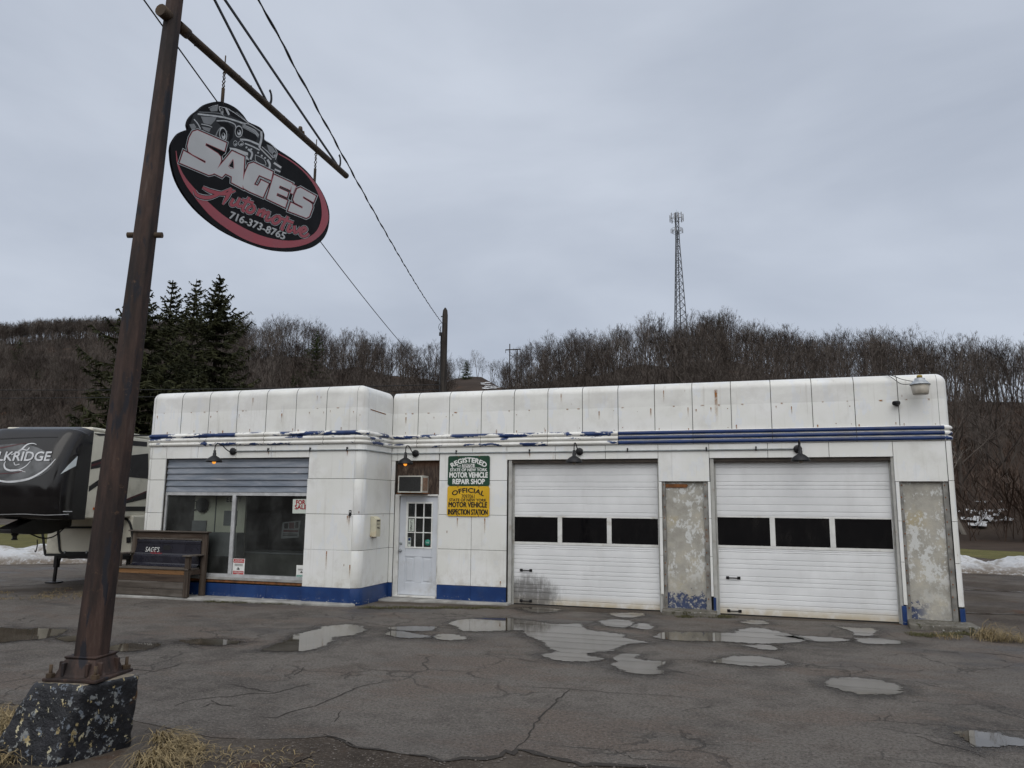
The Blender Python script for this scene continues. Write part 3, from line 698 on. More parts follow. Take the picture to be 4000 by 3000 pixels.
o = mb.build('sill', [M['concrete'], M['rust']], dw, bevel=.004)
mb = MB()
lz = [2.148, 2.275, 2.405, 2.538, 2.668, 2.80]
for a, b in zip(lz, lz[1:]):
    mb.add([(WX0, YW-.016, a+.006), (WX1, YW-.016, a+.006), (WX1, YW+.012, b), (WX0, YW+.012, b), (WX0, YW+.02, a+.006), (WX1, YW+.02, a+.006), (WX1, YW+.03, b), (WX0, YW+.03, b)],
           [(0, 1, 2, 3), (4, 7, 6, 5), (0, 4, 5, 1), (2, 6, 7, 3)])
mb.box(WX0, WX1, YW+.03, YW+.05, 2.14, ZL+.01); mb.box(WX0, WX1, YW-.0, YW+.03, 2.802, ZL+.01)
mb.build('louvre_panel', M['louvre'], shop)
# the room behind the glass
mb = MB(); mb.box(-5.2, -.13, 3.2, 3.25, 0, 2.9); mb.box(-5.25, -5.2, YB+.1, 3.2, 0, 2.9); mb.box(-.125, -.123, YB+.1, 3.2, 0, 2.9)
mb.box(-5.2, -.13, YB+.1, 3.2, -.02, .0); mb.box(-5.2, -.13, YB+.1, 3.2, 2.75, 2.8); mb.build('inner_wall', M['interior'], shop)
YI = -.72
def win(x, y, Y): return onY(600+x*650/2212, 1900+y*650/2212, Y)
def wbox(mb, x0, y0, x1, y1, Y, d, m=0):
    a = win(x0, y1, Y); b = win(x1, y0, Y); mb.box(a[0], b[0], Y, Y+d, a[2], b[2], m)
pt = thing('partition', 'cream partition wall with a doorway seen through the left window pane', 'partition', (-3.5, YI, 0))
mb = MB(); wbox(mb, 500, 130, 1230, 900, YI, .06); mb.build('panel', M['interiorcream'], pt)
mb = MB(); wbox(mb, 795, 130, 838, 640, YI-.02, .02); wbox(mb, 925, 325, 1110, 520, YI-.02, .02); wbox(mb, 500, 455, 700, 640, YI-.03, .03); wbox(mb, 700, 620, 1110, 920, YI-.25, .25); mb.build('trim', M['sggrey'], pt)
mb = MB(); a = win(648, 250, YI-.05); mb.lathe(a, [(.16, 0), (.16, .02), (.12, .04), (.02, .05)], 24, (0, -1, 0)); mb.tube([a, win(520, 330, YI-.02)], .012, 6); mb.tube([a, win(525, 180, YI-.02)], .012, 6); mb.build('wall_fan', M['sgmid'], pt)
mb = MB(); a = win(970, 207, YI-.012); b = win(1050, 207, YI-.012); c_ = win(970, 148, YI-.012); put_text(mb, 'EL', a, b-a, (0, 0, c_[2]-a[2]), .01, nrm=(0, -1, 0)); a = win(1128, 207, YI-.012); b = win(1165, 207, YI-.012); put_text(mb, 'T', a, b-a, (0, 0, c_[2]-a[2]), .01, nrm=(0, -1, 0)); mb.build('lettering', M['sgmid'], pt, fixn=False)
ct = thing('counter', 'low dark counter with a pale top inside the shop window', 'counter', (-2.4, -.4, 0))
mb = MB(); a = win(1130, 880, -.6); b = win(1990, 1200, -.6); mb.box(a[0], b[0], -.6, 0, 0, a[2], 0); mb.box(a[0]-.05, b[0], -.63, .02, a[2], a[2]+.03, 1); mb.build('cabinet', [M['interior'], M['sggrey']], ct)
pp = thing('window_poster', 'grey paper poster taped inside the window, shown from its back', 'poster', win(1690, 695, YW+.09))
mb = MB(); Yp = YW+.09; q = [win(1690, 695, Yp), win(1925, 680, Yp), win(1955, 455, Yp), win(1715, 478, Yp)]; mb.prism(q, (0, .004, 0))
mb.build('panel', M['sggrey'], pp, fixn=False)
mb = MB()
for (x0, y0, x1, y1, m_) in ((1735, 490, 1790, 560, 1), (1880, 470, 1925, 555, 1), (1800, 480, 1870, 560, 0), (1725, 580, 1925, 605, 0), (1720, 630, 1915, 636, 1), (1718, 650, 1912, 656, 1)):
    a = win(x0, y1, Yp-.003); b = win(x1, y0, Yp-.003); mb.box(a[0], b[0], Yp-.004, Yp-.001, a[2], b[2], m_)
mb.build('print', [M['maroon'], M['ink']], pp)
# notices on the glass
Yg = YW+.012
fs = thing('for_sale_sign', 'white FOR SALE sign with red letters in the shop window', 'sign', win(1850, 360, Yg))
mb = MB(); q = [win(1845, 358, Yg), win(2040, 360, Yg), win(2040, 168, Yg), win(1852, 170, Yg)]; mb.prism(q, (0, .005, 0)); mb.build('panel', M['paper'], fs, fixn=False)
mb = MB(); a, b, c_ = win(1896, 240, Yg-.002), win(2015, 240, Yg-.002), win(1896, 182, Yg-.002); put_text(mb, 'FOR', a, b-a, c_-a, .035, nrm=(0, -1, 0))
a, b, c_ = win(1878, 303, Yg-.002), win(2036, 303, Yg-.002), win(1878, 247, Yg-.002); put_text(mb, 'SALE', a, b-a, c_-a, .035, nrm=(0, -1, 0)); mb.build('lettering', M['redink'], fs, fixn=False)
def notice(nm, label, x0, y0, x1, y1, head, col, foot):
    t = thing(nm, label, 'notice', win(x0, y1, Yg)); m2 = MB(); a = win(x0, y1, Yg); b = win(x1, y0, Yg); W_, H_ = b[0]-a[0], b[2]-a[2]
    m2.box(a[0], b[0], Yg, Yg+.004, a[2], b[2]); m2.build('panel', M['white'], t, bevel=.002)
    m3 = MB(); f = lambda u0, v0, u1, v1, y=.002, m_=0: m3.box(a[0]+W_*u0, a[0]+W_*u1, Yg-y, Yg, a[2]+H_*v0, a[2]+H_*v1, m_)
    if foot: f(.05, .70, .95, .97); f(.05, .02, .95, .24)
    else: f(.05, .80, .95, .97)
    build_each(m3, 'colour_band', col, t)
    m4 = MB(); tx = lambda s, u0, u1, v0, v1, m_: put_text(m4, s, (a[0]+W_*u0, Yg-.003, a[2]+H_*v0), (W_*(u1-u0), 0, 0), (0, 0, H_*(v1-v0)), .02, m_, nrm=(0, -1, 0))
    if foot: tx('NO', .38, .62, .85, .93, 0); tx('TRESPASSING', .1, .9, .74, .80, 0); tx('VIOLATORS WILL BE', .1, .9, .15, .19, 0); tx('PROSECUTED', .2, .8, .06, .11, 0)
    else: tx('NOTICE', .12, .88, .84, .93, 0)
    for k in range(4): m4.box(a[0]+W_*.15, a[0]+W_*.85, Yg-.002, Yg-.001, a[2]+H_*(.30+.035*k), a[2]+H_*(.312+.035*k), 1)
    m4.prism([(a[0]+W_*u, Yg-.002, a[2]+H_*v) for u, v in ((.35, .62), (.58, .64), (.62, .57), (.52, .55), (.5, .48), (.42, .5), (.46, .56), (.36, .57))], (0, .001, 0), 1)
    m4.build('lettering', [M['white'], M['ink']], t, fixn=False)
notice('warning_notice', 'red and white no trespassing notice at the foot of the right window pane', 1058, 1197, 1200, 957, 1, M['noticered'], True)
notice('green_notice', 'white notice with a green NOTICE heading in the window corner', 1900, 1215, 2042, 1045, 0, M['noticegreen'], False)

# ------------------------------------------------------------------ things fixed to the walls
def plate_sign(nm, label, x0, x1, z0, z1, mat_, ink, lines, arctext):
    t = thing(nm, label, 'sign', ((x0+x1)/2, 0, z0), 'enamel state signs beside the entry door'); m2 = MB(); r_ = .045; P = []
    for cx, cz, a0 in ((x1-r_, z1-r_, 0), (x0+r_, z1-r_, .5*pi), (x0+r_, z0+r_, pi), (x1-r_, z0+r_, 1.5*pi)):
        for a in np.linspace(a0, a0+pi/2, 6): P.append((cx+r_*cos(a), -.022, cz+r_*sin(a)))
    m2.prism(P[::-1], (0, .006, 0)); m2.build('panel', mat_, t)
    m3 = MB(); W_, H_ = x1-x0, z1-z0
    for s, u0, u1, v0, v1, bo, k in lines: put_text(m3, s, (x0+W_*u0, -.0245, z0+H_*v0), (W_*(u1-u0), 0, 0), (0, 0, H_*(v1-v0)), bo, k, nrm=(0, -1, 0))
    s, u0, u1, v0, hh, ar = arctext; put_text(m3, s, (x0+W_*u0, -.0245, z0+H_*v0), (W_*(u1-u0), 0, 0), (0, 0, H_*hh), .034, 0, nrm=(0, -1, 0), arc=ar)
    if nm == 'green_sign': m3.box(x0+W_*.345, x0+W_*.645, -.0238, -.0225, z0+H_*.605, z0+H_*.735, 0); m3.box(x0+W_*.645, x0+W_*.79, -.0238, -.0225, z0+H_*.602, z0+H_*.610, 0)
    m3.build('lettering', [ink, M['ink']], t, fixn=False)
    m4 = MB()
    for u in (.25, .75):
        for z in (z0+.012, z1-.012): m4.lathe((x0+W_*u, -.022, z), [(.012, 0), (.010, .006), (.001, .008)], 10, (0, -1, 0))
    build_each(m4, 'screw', M['rust'], t); return t
plate_sign('green_sign', 'green registered motor vehicle repair shop sign above the yellow sign', 1.322, 2.249, 2.321, 2.942, M['signgreen'], M['white'],
           [('NO.', .23, .33, .615, .69, .012, 0), ('7097061', .355, .635, .612, .73, .012, 1), ('STATE OF NEW YORK', .055, .94, .485, .58, .03, 0), ('MOTOR VEHICLE', .045, .955, .275, .445, .036, 0), ('REPAIR SHOP', .125, .885, .06, .225, .036, 0)],
           ('REGISTERED', .11, .89, .785, .155, 1.2))
plate_sign('yellow_sign', 'yellow official motor vehicle inspection station sign below the green sign', 1.320, 2.251, 1.697, 2.313, M['signyellow'], M['ink'],
           [('7097061', .345, .655, .60, .725, .008, 0), ('STATE OF NEW YORK', .05, .93, .495, .585, .03, 0), ('MOTOR VEHICLE', .04, .945, .30, .468, .036, 0), ('INSPECTION STATION', .03, .96, .055, .23, .034, 0)],
           ('OFFICIAL', .14, .86, .79, .15, .85))
cdt = thing('conduit', 'grey electrical conduit running along the wall between the lamps', 'conduit', (0, 0, 3.0))
mb = MB(); zc = 3.008
mb.tube([(-3.0, YB-.02, zc), (-.19, YB-.02, zc)]+[(-RR+(RR+.02)*sin(a), YB+RR-(RR+.02)*cos(a), zc) for a in np.linspace(.1, pi/2, 6)]+[(.02, -.06, zc), (.05, -.025, zc), (.1, -.02, zc), (8.18, -.02, zc)], .0135, 8)
mb.build('pipe', M['greymetal'], cdt)
mb = MB()
for x, y in [(-2.2, YB), (-1.2, YB), (-.35, YB), (1.5, 0), (3.1, 0), (5.1, 0), (6.6, 0), (7.5, 0)]: mb.box(x-.012, x+.012, y-.037, y-.001, zc-.02, zc+.055)
build_each(mb, 'strap', M['black'], cdt)
def gooseneck(x, Y, dx, dy, lit, label):
    t = thing('gooseneck_lamp', label, 'lamp', (x, Y, 3.005), 'black gooseneck wall lamps'); m2 = MB(); z = 3.005
    m2.lathe((x, Y, z), [(.075, 0), (.075, .035), (.06, .045), (.03, .05), (.001, .052)], 20, (0, -1, 0)); m2.build('wall_plate', M['black'], t)
    d = np.array((dx, dy, 0.)); p0 = np.array((x, Y-.04, z)); m3 = MB()
    L_ = [p0, p0+d*.12+(0, 0, -.01), p0+d*.35+(0, 0, .035), p0+d*.62+(0, 0, .125), p0+d*.82+(0, 0, .15), p0+d*.97+(0, 0, .115), p0+d+(0, 0, .03), p0+d+(0, 0, -.02)]
    m3.tube(catmull(L_, 5), .011, 8); m3.build('arm', M['black'], t)
    c_ = p0+d+np.array((0, 0, -.02)); m4 = MB()
    m4.lathe(c_, [(.012, .03), (.026, .025), (.028, -.03), (.036, -.035), (.036, -.085), (.06, -.10), (.10, -.125), (.148, -.165), (.165, -.205), (.168, -.222), (.158, -.218), (.14, -.175), (.09, -.13), (.02, -.115)], 24)
    m4.build('shade', M['black'], t)
    m5 = MB(); m5.lathe(c_, [(.02, -.12), (.028, -.16), (.036, -.20), (.038, -.225), (.028, -.248), (.012, -.258), (.001, -.26)], 16); m5.build('bulb', M['bulb'] if lit else M['lens'], t)
gooseneck(-3.067, YB, -.20, -.30, True, 'black gooseneck lamp with lit orange bulb over the louvred window')
gooseneck(.568, 0, -.10, -.26, True, 'black gooseneck lamp with lit orange bulb over the entry door')
gooseneck(4.138, 0, -.03, -.33, False, 'unlit black gooseneck lamp over the sooty garage door')
gooseneck(8.23, 0, .02, -.33, False, 'unlit black gooseneck lamp over the clean right-hand garage door')
ac = thing('air_conditioner', 'rusty window air conditioner jutting out above the entry door', 'air conditioner', (.55, 0, 2.17))
mb = MB(); ax0, ax1, az0, az1, ay = .285, .835, 2.172, 2.525, -.24
mb.box(ax0, ax1, ay+.02, .10, az0, az1); mb.box(ax0, ax1, ay, ay+.02, az0, az0+.022); mb.box(ax0, ax1, ay, ay+.02, az1-.022, az1); mb.box(ax0, ax0+.022, ay, ay+.02, az0+.022, az1-.022); mb.box(ax1-.03, ax1, ay, ay+.02, az0+.022, az1-.022)
mb.build('casing', M['acmetal'], ac, bevel=.006)
mb = MB(); mb.box(ax0+.024, ax1-.032, ay+.006, ay+.019, az0+.024, az1-.024)
for k in range(40): xx = ax0+.03+k*(ax1-ax0-.068)/39; mb.box(xx-.002, xx+.002, ay+.001, ay+.006, az0+.026, az1-.026)
mb.build('grille', M['acgrille'], ac)
mb = MB()
for k in range(5): mb.box(ax1+.001, ax1+.004, -.20+.052*k, -.17+.052*k, az0+.04, az1-.04)
mb.box(ax0-.05, ax1+.03, -.18, .09, az0-.022, az0-.003); mb.build('rusty_vent', M['rust'], ac)
# mailbox on the bay's side wall
mx_ = thing('mailbox', 'small rusty cream mailbox on the bay side wall by the door', 'mailbox', (0, -.76, 1.28))
ya, yb, xz = -.865, -.665, .13
mb = MB(); mb.add([(.002, ya, 1.28), (xz, ya, 1.28), (xz, ya, 1.63), (.06, ya, 1.685), (.002, ya, 1.685), (.002, yb, 1.28), (xz, yb, 1.28), (xz, yb, 1.63), (.06, yb, 1.685), (.002, yb, 1.685)],
       [(0, 1, 2, 3, 4), (9, 8, 7, 6, 5), (0, 5, 6, 1), (1, 6, 7, 2), (2, 7, 8, 3), (3, 8, 9, 4)]); mb.build('box', M['mailbox'], mx_, bevel=.005)
mb = MB(); mb.box(xz+.001, xz+.006, ya+.012, yb-.012, 1.33, 1.50); mb.build('flap', M['mailbox'], mx_, bevel=.002)
mb = MB(); put_text(mb, 'U.S.', (xz+.003, ya+.05, 1.515), (0, .10, 0), (0, 0, .035), .015, nrm=(1, 0, 0)); put_text(mb, 'MAIL', (xz+.008, ya+.04, 1.435), (0, .12, 0), (0, 0, .045), .02, nrm=(1, 0, 0)); mb.box(xz+.001, xz+.004, ya+.03, yb-.03, 1.585, 1.61); mb.build('lettering', M['ink'], mx_, fixn=False)
mb = MB(); mb.tube([(.05, ya+.02, 1.28), (.05, ya+.02, 1.262), (.05, yb-.02, 1.262), (.05, yb-.02, 1.28)], .006, 6); mb.build('paper_hook', M['rust'], mx_)
bk = MB(); bk.box(-.255, -.205, YB-.012, YB-.002, 1.70, 1.81); bk.box(-.255, -.205, YB-.05, YB-.012, 1.70, 1.712); bk.box(-.242, -.218, YB-.014, YB-.012, 1.765, 1.79, 1)
o = bk.build('metal_bracket', [M['black'], M['white']], None, bevel=.002); tag(o, 'small rusty metal bracket on the bay front near its corner', 'bracket')
# barn light and camera on the parapet
bl_ = thing('yard_light', 'grey metal yard light with ribbed lens high on the right parapet', 'lamp', (10.27, -.3, 3.92))
c_ = (10.27, -.30, 4.08); mb = MB(); mb.lathe(c_, [(.165, 0), (.163, .012), (.10, .075), (.085, .09), (.085, .115), (.04, .125), (.001, .126)], 24); mb.build('hood', M['galv'], bl_)
mb = MB(); mb.lathe(c_, [(.152, -.002), (.125, -.155), (.118, -.168), (.001, -.17)], 28); mb.build('lens', M['lens'], bl_)
mb = MB(); mb.lathe(c_, [(.045, .126), (.045, .165), (.03, .175), (.001, .176)], 14); mb.build('photocell', M['yellowcell'], bl_)
mb = MB(); mb.tube([(10.27, -.20, 4.12), (10.27, -.08, 4.12), (10.27, .004, 4.10)], .018, 8); mb.build('bracket', M['galv'], bl_)
mb = MB(); mb.tube(catmull([(10.14, -.30, 4.10), (10.0, -.16, 4.13), (9.88, -.05, 4.26), (9.80, .08, 4.348), (9.68, .2, 4.39), (9.62, .24, 4.40), (9.50, .25, 4.36), (9.2, .25, 4.342)], 5), .006, 5)
mb.tube(catmull([(10.16, -.28, 4.15), (10.02, -.12, 4.22), (9.9, -.02, 4.30), (9.80, .09, 4.35)], 5), .006, 5); mb.build('cable', M['wire'], bl_)
sc_ = thing('security_camera', 'small black security camera on the right end of the parapet', 'camera', (9.9, -.05, 3.8))
mb = MB(); mb.lathe((9.93, -.0, 3.80), [(.05, 0), (.05, .02), (.02, .025), (.02, .06)], 14, (0, -1, 0)); mb.build('mount', M['black'], sc_)
mb = MB(); d = np.array((-.55, -.6, -.12)); d /= np.linalg.norm(d); mb.tube([np.array((9.95, -.06, 3.805)), np.array((9.95, -.06, 3.805))+d*.13], .042, 14); mb.build('body', M['black'], sc_, bevel=.006)
# concrete walk and steps
def low_slab(nm, pts, z0, z1, label, cat, seg=.25):
    m2 = MB(); m2.prism([(x, y, z1+random.uniform(-.004, .004)) for x, y in pts], (0, 0, z0-z1)); o = m2.build(nm, M['concrete'] if nm != 'pier_step' else M['stepstone'], None, bevel=.02); tag(o, label, cat); return o
def jag(a, b, n, s): return [(a[0]+(b[0]-a[0])*t+random.uniform(-s, s), a[1]+(b[1]-a[1])*t+random.uniform(-s, s)) for t in np.linspace(0, 1, n)]
o = low_slab('walkway', jag((-5.55, -1.87), (-.45, -1.50), 18, .025)+[(-.10, -1.42), (-.02, -1.31)]+[(-.2, -1.2), (-5.5, -1.2)], ZG-.05, .022, 'low concrete walk along the front of the bay', 'walkway'); o['kind'] = 'structure'
o = low_slab('door_step', jag((.03, -.42), (2.72, -.16), 12, .03)+[(2.72, .1), (.03, .1)], ZG-.05, .012, 'cracked concrete slab before the entry door', 'step')
o = low_slab('pier_step', jag((5.72, -.36), (6.72, -.34), 6, .02)+[(6.70, .08), (5.70, .08)], ZG-.1, .058, 'mossy concrete footing below the pier between the garage doors', 'step')
o = low_slab('pier_step', jag((9.80, -.52), (10.86, -.60), 6, .02)+[(10.84, .09), (9.87, .09)], ZG-.15, .062, 'weathered concrete footing under the right-hand pier', 'step')

# rusty screws along the parapet panels and the stains below them
ms = MB(); mt_ = MB(); rq = random.Random(17)
def screw(x, z, Y=0, ln=.0, wd=.02, big=.009):
    ms.lathe((x, Y-.001, z), [(big, 0), (big*.7, .004), (.0005, .005)], 8, (0, -1, 0))
    if ln: mt_.quad((x-wd/2, Y-.0032, z), (x+wd/2, Y-.0032, z), (x+wd/2, Y-.0032, z-ln), (x-wd/2, Y-.0032, z-ln))
for xs, Y in (([0]+XJ, 0), ([XL+RL]+BJ[1:], YB)):
    for a, b in zip(xs, xs[1:]):
        for x in (a+.07, (a+b)/2+rq.uniform(-.03, .03), b-.07):
            for z in (3.45, 3.80):
                if rq.random() < .50: screw(x+rq.uniform(-.02, .02), z+rq.uniform(-.025, .03), Y, rq.choice((0, 0, .06, .10, .2)), rq.uniform(.02, .04), rq.uniform(.005, .010))
        for _ in range(2):
            if rq.random() < .5: x = rq.uniform(a+.05, b-.12); w_ = rq.uniform(.03, .10); mt_.quad((x, Y-.0042, 3.874), (x+w_, Y-.0042, 3.874), (x+w_, Y-.0042, 3.874-rq.uniform(.02, .05)), (x, Y-.0042, 3.85))
for px, y0, y1, wd in ((2796, 1522, 1660, .075), (2192, 1538, 1580, .03), (2592, 1525, 1580, .025), (989, 1554, 1590, .03), (1240, 1545, 1575, .025)):
    p, q = onY(px, y0, 0 if px > 1500 else YB), onY(px, y1, 0 if px > 1500 else YB); screw(p[0], p[2], 0 if px > 1500 else YB, p[2]-q[2], wd, .014 if px == 2796 else .008)
for x, z, Y, l_ in ((2.15, 1.66, 0, .35), (1.55, 1.66, 0, .22), (-.29, 1.70, YB, .18), (-.25, 1.70, YB, .24), (-2.2, 2.985, YB, .10), (-.35, 2.985, YB, .12), (3.1, 2.98, 0, .10), (-.19, .75, YB, .3), (2.50, .42, 0, .12), (-.72, 1.0, YB, .45)): screw(x, z, Y, l_, .035, .007)
for _ in range(26):
    x = rq.choice((rq.uniform(4.2, 5.65), rq.uniform(6.7, 9.8))); screw(x, ZL+.012+rq.uniform(0, .02), 0, 0, .02, rq.uniform(.008, .022))
ms2 = MB(); nscr = 0
for o in build_each(ms, 'screw_head', M['rust'], shop):
    nscr += 1
    if nscr > 98: bpy.data.objects.remove(o)
o = mt_.build('rust_stain', M['streak'], shop, fixn=False); o['kind'] = 'stuff'; uvl = o.data.uv_layers.new(name='UVMap')
for k in range(0, len(uvl.data), 4):
    for j, c in enumerate(((0, 0), (1, 0), (1, 1), (0, 1))): uvl.data[k+j].uv = c
m9 = MB(); p = [onX(x_, y_, 0) for x_, y_ in ((1446, 1597), (1508, 1617), (1506, 1620), (1450, 1602))]; m9.prism([(q[0]+.004, q[1], q[2]) for q in p], (-.003, 0, 0)); m9.build('rust_gash', M['rust'], shop, fixn=False)

# ------------------------------------------------------------------ sign pole, plinth, hanging sign
PB = onZ(347, 2642, .555); _d = ray(683, 0); _h = np.array((-sin(YAW), cos(YAW), 0.)); PT = CAM+_d*(((PB-CAM)@_h)/(_d@_h)); PD = (PT-PB)/np.linalg.norm(PT-PB)
def onpole(z): return PB+(PT-PB)*(z-PB[2])/(PT[2]-PB[2])
plinth = thing('concrete_plinth', 'tapered concrete block with flaking black paint under the sign pole', 'plinth', (PB[0], PB[1], ZG))
mb = MB(); th0 = radians(45-17.3); n_ = 14; rows_ = []; zt_ = .548
tp = [np.array(onZ(x, y, zt_))[:2] for x, y in ((122, 2667), (329, 2681), (553, 2637))]      # three top corners seen in the photo
tp.append(tp[0]+tp[2]-tp[1]); cen = sum(tp)/4
def ring(f, z, k=16):
    out = []; sh = -_r0[:2]*.16*max(0, (zt_-z)/zt_)
    for a in range(4):
        p, q, r_ = tp[a-1], tp[a], tp[(a+1) % 4]
        q = cen+(q-cen)*f; p = cen+(p-cen)*f; r_ = cen+(r_-cen)*f
        c0 = q+(p-q)/np.linalg.norm(p-q)*.05; c1 = q+(r_-q)/np.linalg.norm(r_-q)*.05
        for t in np.linspace(0, 1, 4): out.append(((1-t)**2*c0+2*t*(1-t)*q+t*t*c1))
        e0 = c1; e1 = r_+(q-r_)/np.linalg.norm(q-r_)*.05
        for t in np.linspace(0, 1, 9)[1:-1]: out.append(e0+(e1-e0)*t)
    return [(x+sh[0], y+sh[1], z) for x, y in out]
zs_ = [(.93, zt_+.004), (1.0, zt_-.012), (1.025, zt_-.04)]+[(1.03+.36*t, zt_-.04-(zt_+.03+.1-.04)*t) for t in np.linspace(.08, 1, 12)]
V = []; 
for f, z in zs_: V += [(x+random.gauss(0, .004), y+random.gauss(0, .004), zz+random.gauss(0, .003)) for x, y, zz in ring(f, z)]
nr = len(ring(1, 0)); F = [[(i*nr+j), (i*nr+(j+1) % nr), ((i+1)*nr+(j+1) % nr), ((i+1)*nr+j)] for i in range(len(zs_)-1) for j in range(nr)]
mb.add(V, F, 0, True); mb.add(V[:nr], [tuple(range(nr))], 1)
mb.build('block', [M['plinth'], simple('plinth_top', (.20, .17, .13), .9, 0, .4, 14, .5, dirt=(.07, .04, .025))], plinth)
pole = thing('sign_pole', 'rusty tapered steel sign pole with bracket arm and stay rods', 'pole', tuple(PB))
mb = MB(); b0 = .62; mb.tube([onpole(z) for z in np.linspace(b0+.09, 8.6, 24)], list(np.linspace(.138, .058, 24)), 8, smooth=False); mb.build('shaft', M['pole'], pole, bevel=.006)
mb = MB()
ex = np.array((cos(radians(9.5)), sin(radians(9.5)), 0)); ey = np.array((-ex[1], ex[0], 0))
ctr = np.array((PB[0], PB[1], 0)); 
mb.obox(ctr+(0, 0, .568), ex*.235, ey*.235, (0, 0, .013))
V = []
for hw, z in ((.185, .582), (.175, .60), (.138, .70), (.128, .715), (.140, .72), (.140, .735)):
    o_ = onpole(z)-PB; V += [ctr+(0, 0, z)+np.array((o_[0], o_[1], 0))+ex*sx*hw+ey*sy*hw for sx, sy in ((-1, -1), (1, -1), (1, 1), (-1, 1))]
mb.add(V, [(i*4+j, i*4+(j+1) % 4, i*4+4+(j+1) % 4, i*4+4+j) for i in range(5) for j in range(4)]+[(20, 21, 22, 23)])
for s_ in (-1, 1):
    for k in (-.55, .55):
        mb.obox(ctr+ex*k*.19+ey*s_*.165+(0, 0, .64), ex*.014, ey*.022, (0, 0, .05)); mb.obox(ctr+ey*k*.19+ex*s_*.165+(0, 0, .64), ex*.022, ey*.014, (0, 0, .05))
mb.build('base_flange', M['pole'], pole, bevel=.006)
for sx, sy in ((-1, -1), (1, -1), (1, 1), (-1, 1)):
    mb = MB(); c_ = ctr+ex*sx*.195+ey*sy*.195; mb.tube([c_+(0, 0, .575), c_+(0, 0, .68)], .014, 8); mb.lathe(c_+(0, 0, .582), [(.034, 0), (.034, .032), (.001, .033)], 6, smooth=False); mb.build('anchor_bolt', M['rustpipe'], pole)
for z in (4.35, 4.36):
    pass
o_ = onpole(4.33); mb = MB(); mb.tube([o_-_r*.155, o_+_r*.155], .027, 10); mb.build('cross_pin', M['rustpipe'], pole)
ZA = 6.44; A0 = onpole(ZA); AD = np.array((-.044, .999, 0.)); AD /= np.linalg.norm(AD); NS = np.array((AD[1], -AD[0], 0.))
mb = MB(); mb.tube([A0-AD*.13, A0+AD*.2, A0+AD*3.53], .040, 14); mb.tube([A0-AD*.16, A0-AD*.02], [.058, .055], 12); mb.tube([A0+AD*.08, A0+AD*.22], .052, 12)
mb.tube([A0+AD*2.30+(0, 0, .03), A0+AD*2.30+(0, 0, .10)], [.035, .022], 8); mb.tube([A0+AD*2.38+(0, 0, .03), A0+AD*2.36+(0, 0, .075)], .018, 8)
for k in range(26):
    t = random.uniform(.3, 3.4); a = random.uniform(0, 2*pi); mb.lathe(A0+AD*t+(NS*cos(a)+np.array((0, 0, 1))*sin(a))*.037, [(.010, 0), (.008, .008), (.001, .01)], 6, NS*cos(a)+np.array((0, 0, 1))*sin(a))
mb.build('bracket_arm', M['rustpipe'], pole)
SPX = 0.45203
def crop1(x, y): return (500+x*SPX, 300+y*SPX)
def on_sign(px, py, off=0.0):
    """point of the sign's plane (through the arm, vertical) seen at a pixel"""
    d = ray(px, py); P0 = A0+NS*off; t = ((P0-CAM)@NS)/(d@NS); return CAM+d*t
def arm_pt(px, py):
    p = on_sign(px, py); s_ = (p-A0)@AD; return A0+AD*s_
PTOP = onpole(zfor(onpole(7.8), -243))
# stay rods from the mast top, hooked round the arm
for nm, (ax_, ay_) in (('a', (1190, 285)), ('b', (1813, 840))):
    e_ = arm_pt(*crop1(ax_, ay_)) if nm == 'a' else arm_pt(*crop1(1800, 850))
    e_ = e_+np.array((0, 0, .042)); top = PTOP; mb = MB(); mb.bar(e_, top, .032, .012, NS); 
    c_ = e_+np.array((0, 0, -.0)); pts = [c_+AD*.015, c_+AD*.06+(0, 0, -.01), c_+AD*.095+(0, 0, .05), c_+AD*.085+(0, 0, .13), c_+AD*.05+(0, 0, .16)]
    pts = catmull(pts, 4)
    for p, q in zip(pts, pts[1:]): mb.bar(p, q, .03, .010, NS)
    mb.build('stay_rod', M['sgmid'], pole)
hs = thing('hanging_sign', 'oval black shop sign with silver and red lettering hanging from the pole arm', 'sign', tuple(on_sign(*crop1(1050, 900))))
def SG(pts, off): return [on_sign(*crop1(x, y), off) for x, y in pts]
board = [(368, 640), (375, 590), (400, 540), (440, 490), (500, 462), (520, 455), (512, 420), (525, 370), (560, 325), (600, 295), (660, 245), (740, 218), (800, 214), (870, 235), (940, 275), (1000, 335), (1040, 388), (1120, 425), (1160, 455), (1180, 500), (1182, 545), (1240, 580), (1290, 625), (1400, 695), (1520, 790), (1600, 880), (1680, 1000), (1730, 1120), (1742, 1220), (1725, 1330), (1680, 1410), (1600, 1470), (1500, 1500), (1380, 1512), (1200, 1490), (1000, 1420), (800, 1320), (620, 1180), (500, 1040), (420, 900), (380, 760)]
mb = MB(); mb.prism(SG([tuple(q) for q in catmull(board+[board[0]], 3)[:-1]], .012), -NS*.024); mb.build('board', M['sgblack'], hs)
def flat(mb, pts, off, m=0):
    P = SG(pts, .012+off); mb.add(P, [tuple(range(len(P)))], m)
sw = [(412, 640), (425, 760), (480, 900), (560, 1020), (700, 1190), (850, 1310), (1000, 1400), (1150, 1455), (1300, 1478), (1450, 1470), (1580, 1430), (1680, 1350), (1732, 1240), (1722, 1130), (1680, 1010), (1600, 890), (1500, 790), (1400, 715), (1300, 660)]
swi = [(1298, 668), (1400, 728), (1500, 805), (1590, 910), (1650, 1030), (1672, 1130), (1670, 1230), (1630, 1330), (1550, 1390), (1430, 1415), (1300, 1408), (1150, 1372), (1000, 1305), (850, 1215), (740, 1125), (600, 990), (500, 875), (440, 760), (418, 640)]
so_, si_ = catmull(sw, 3), catmull(swi, 3)[::-1]
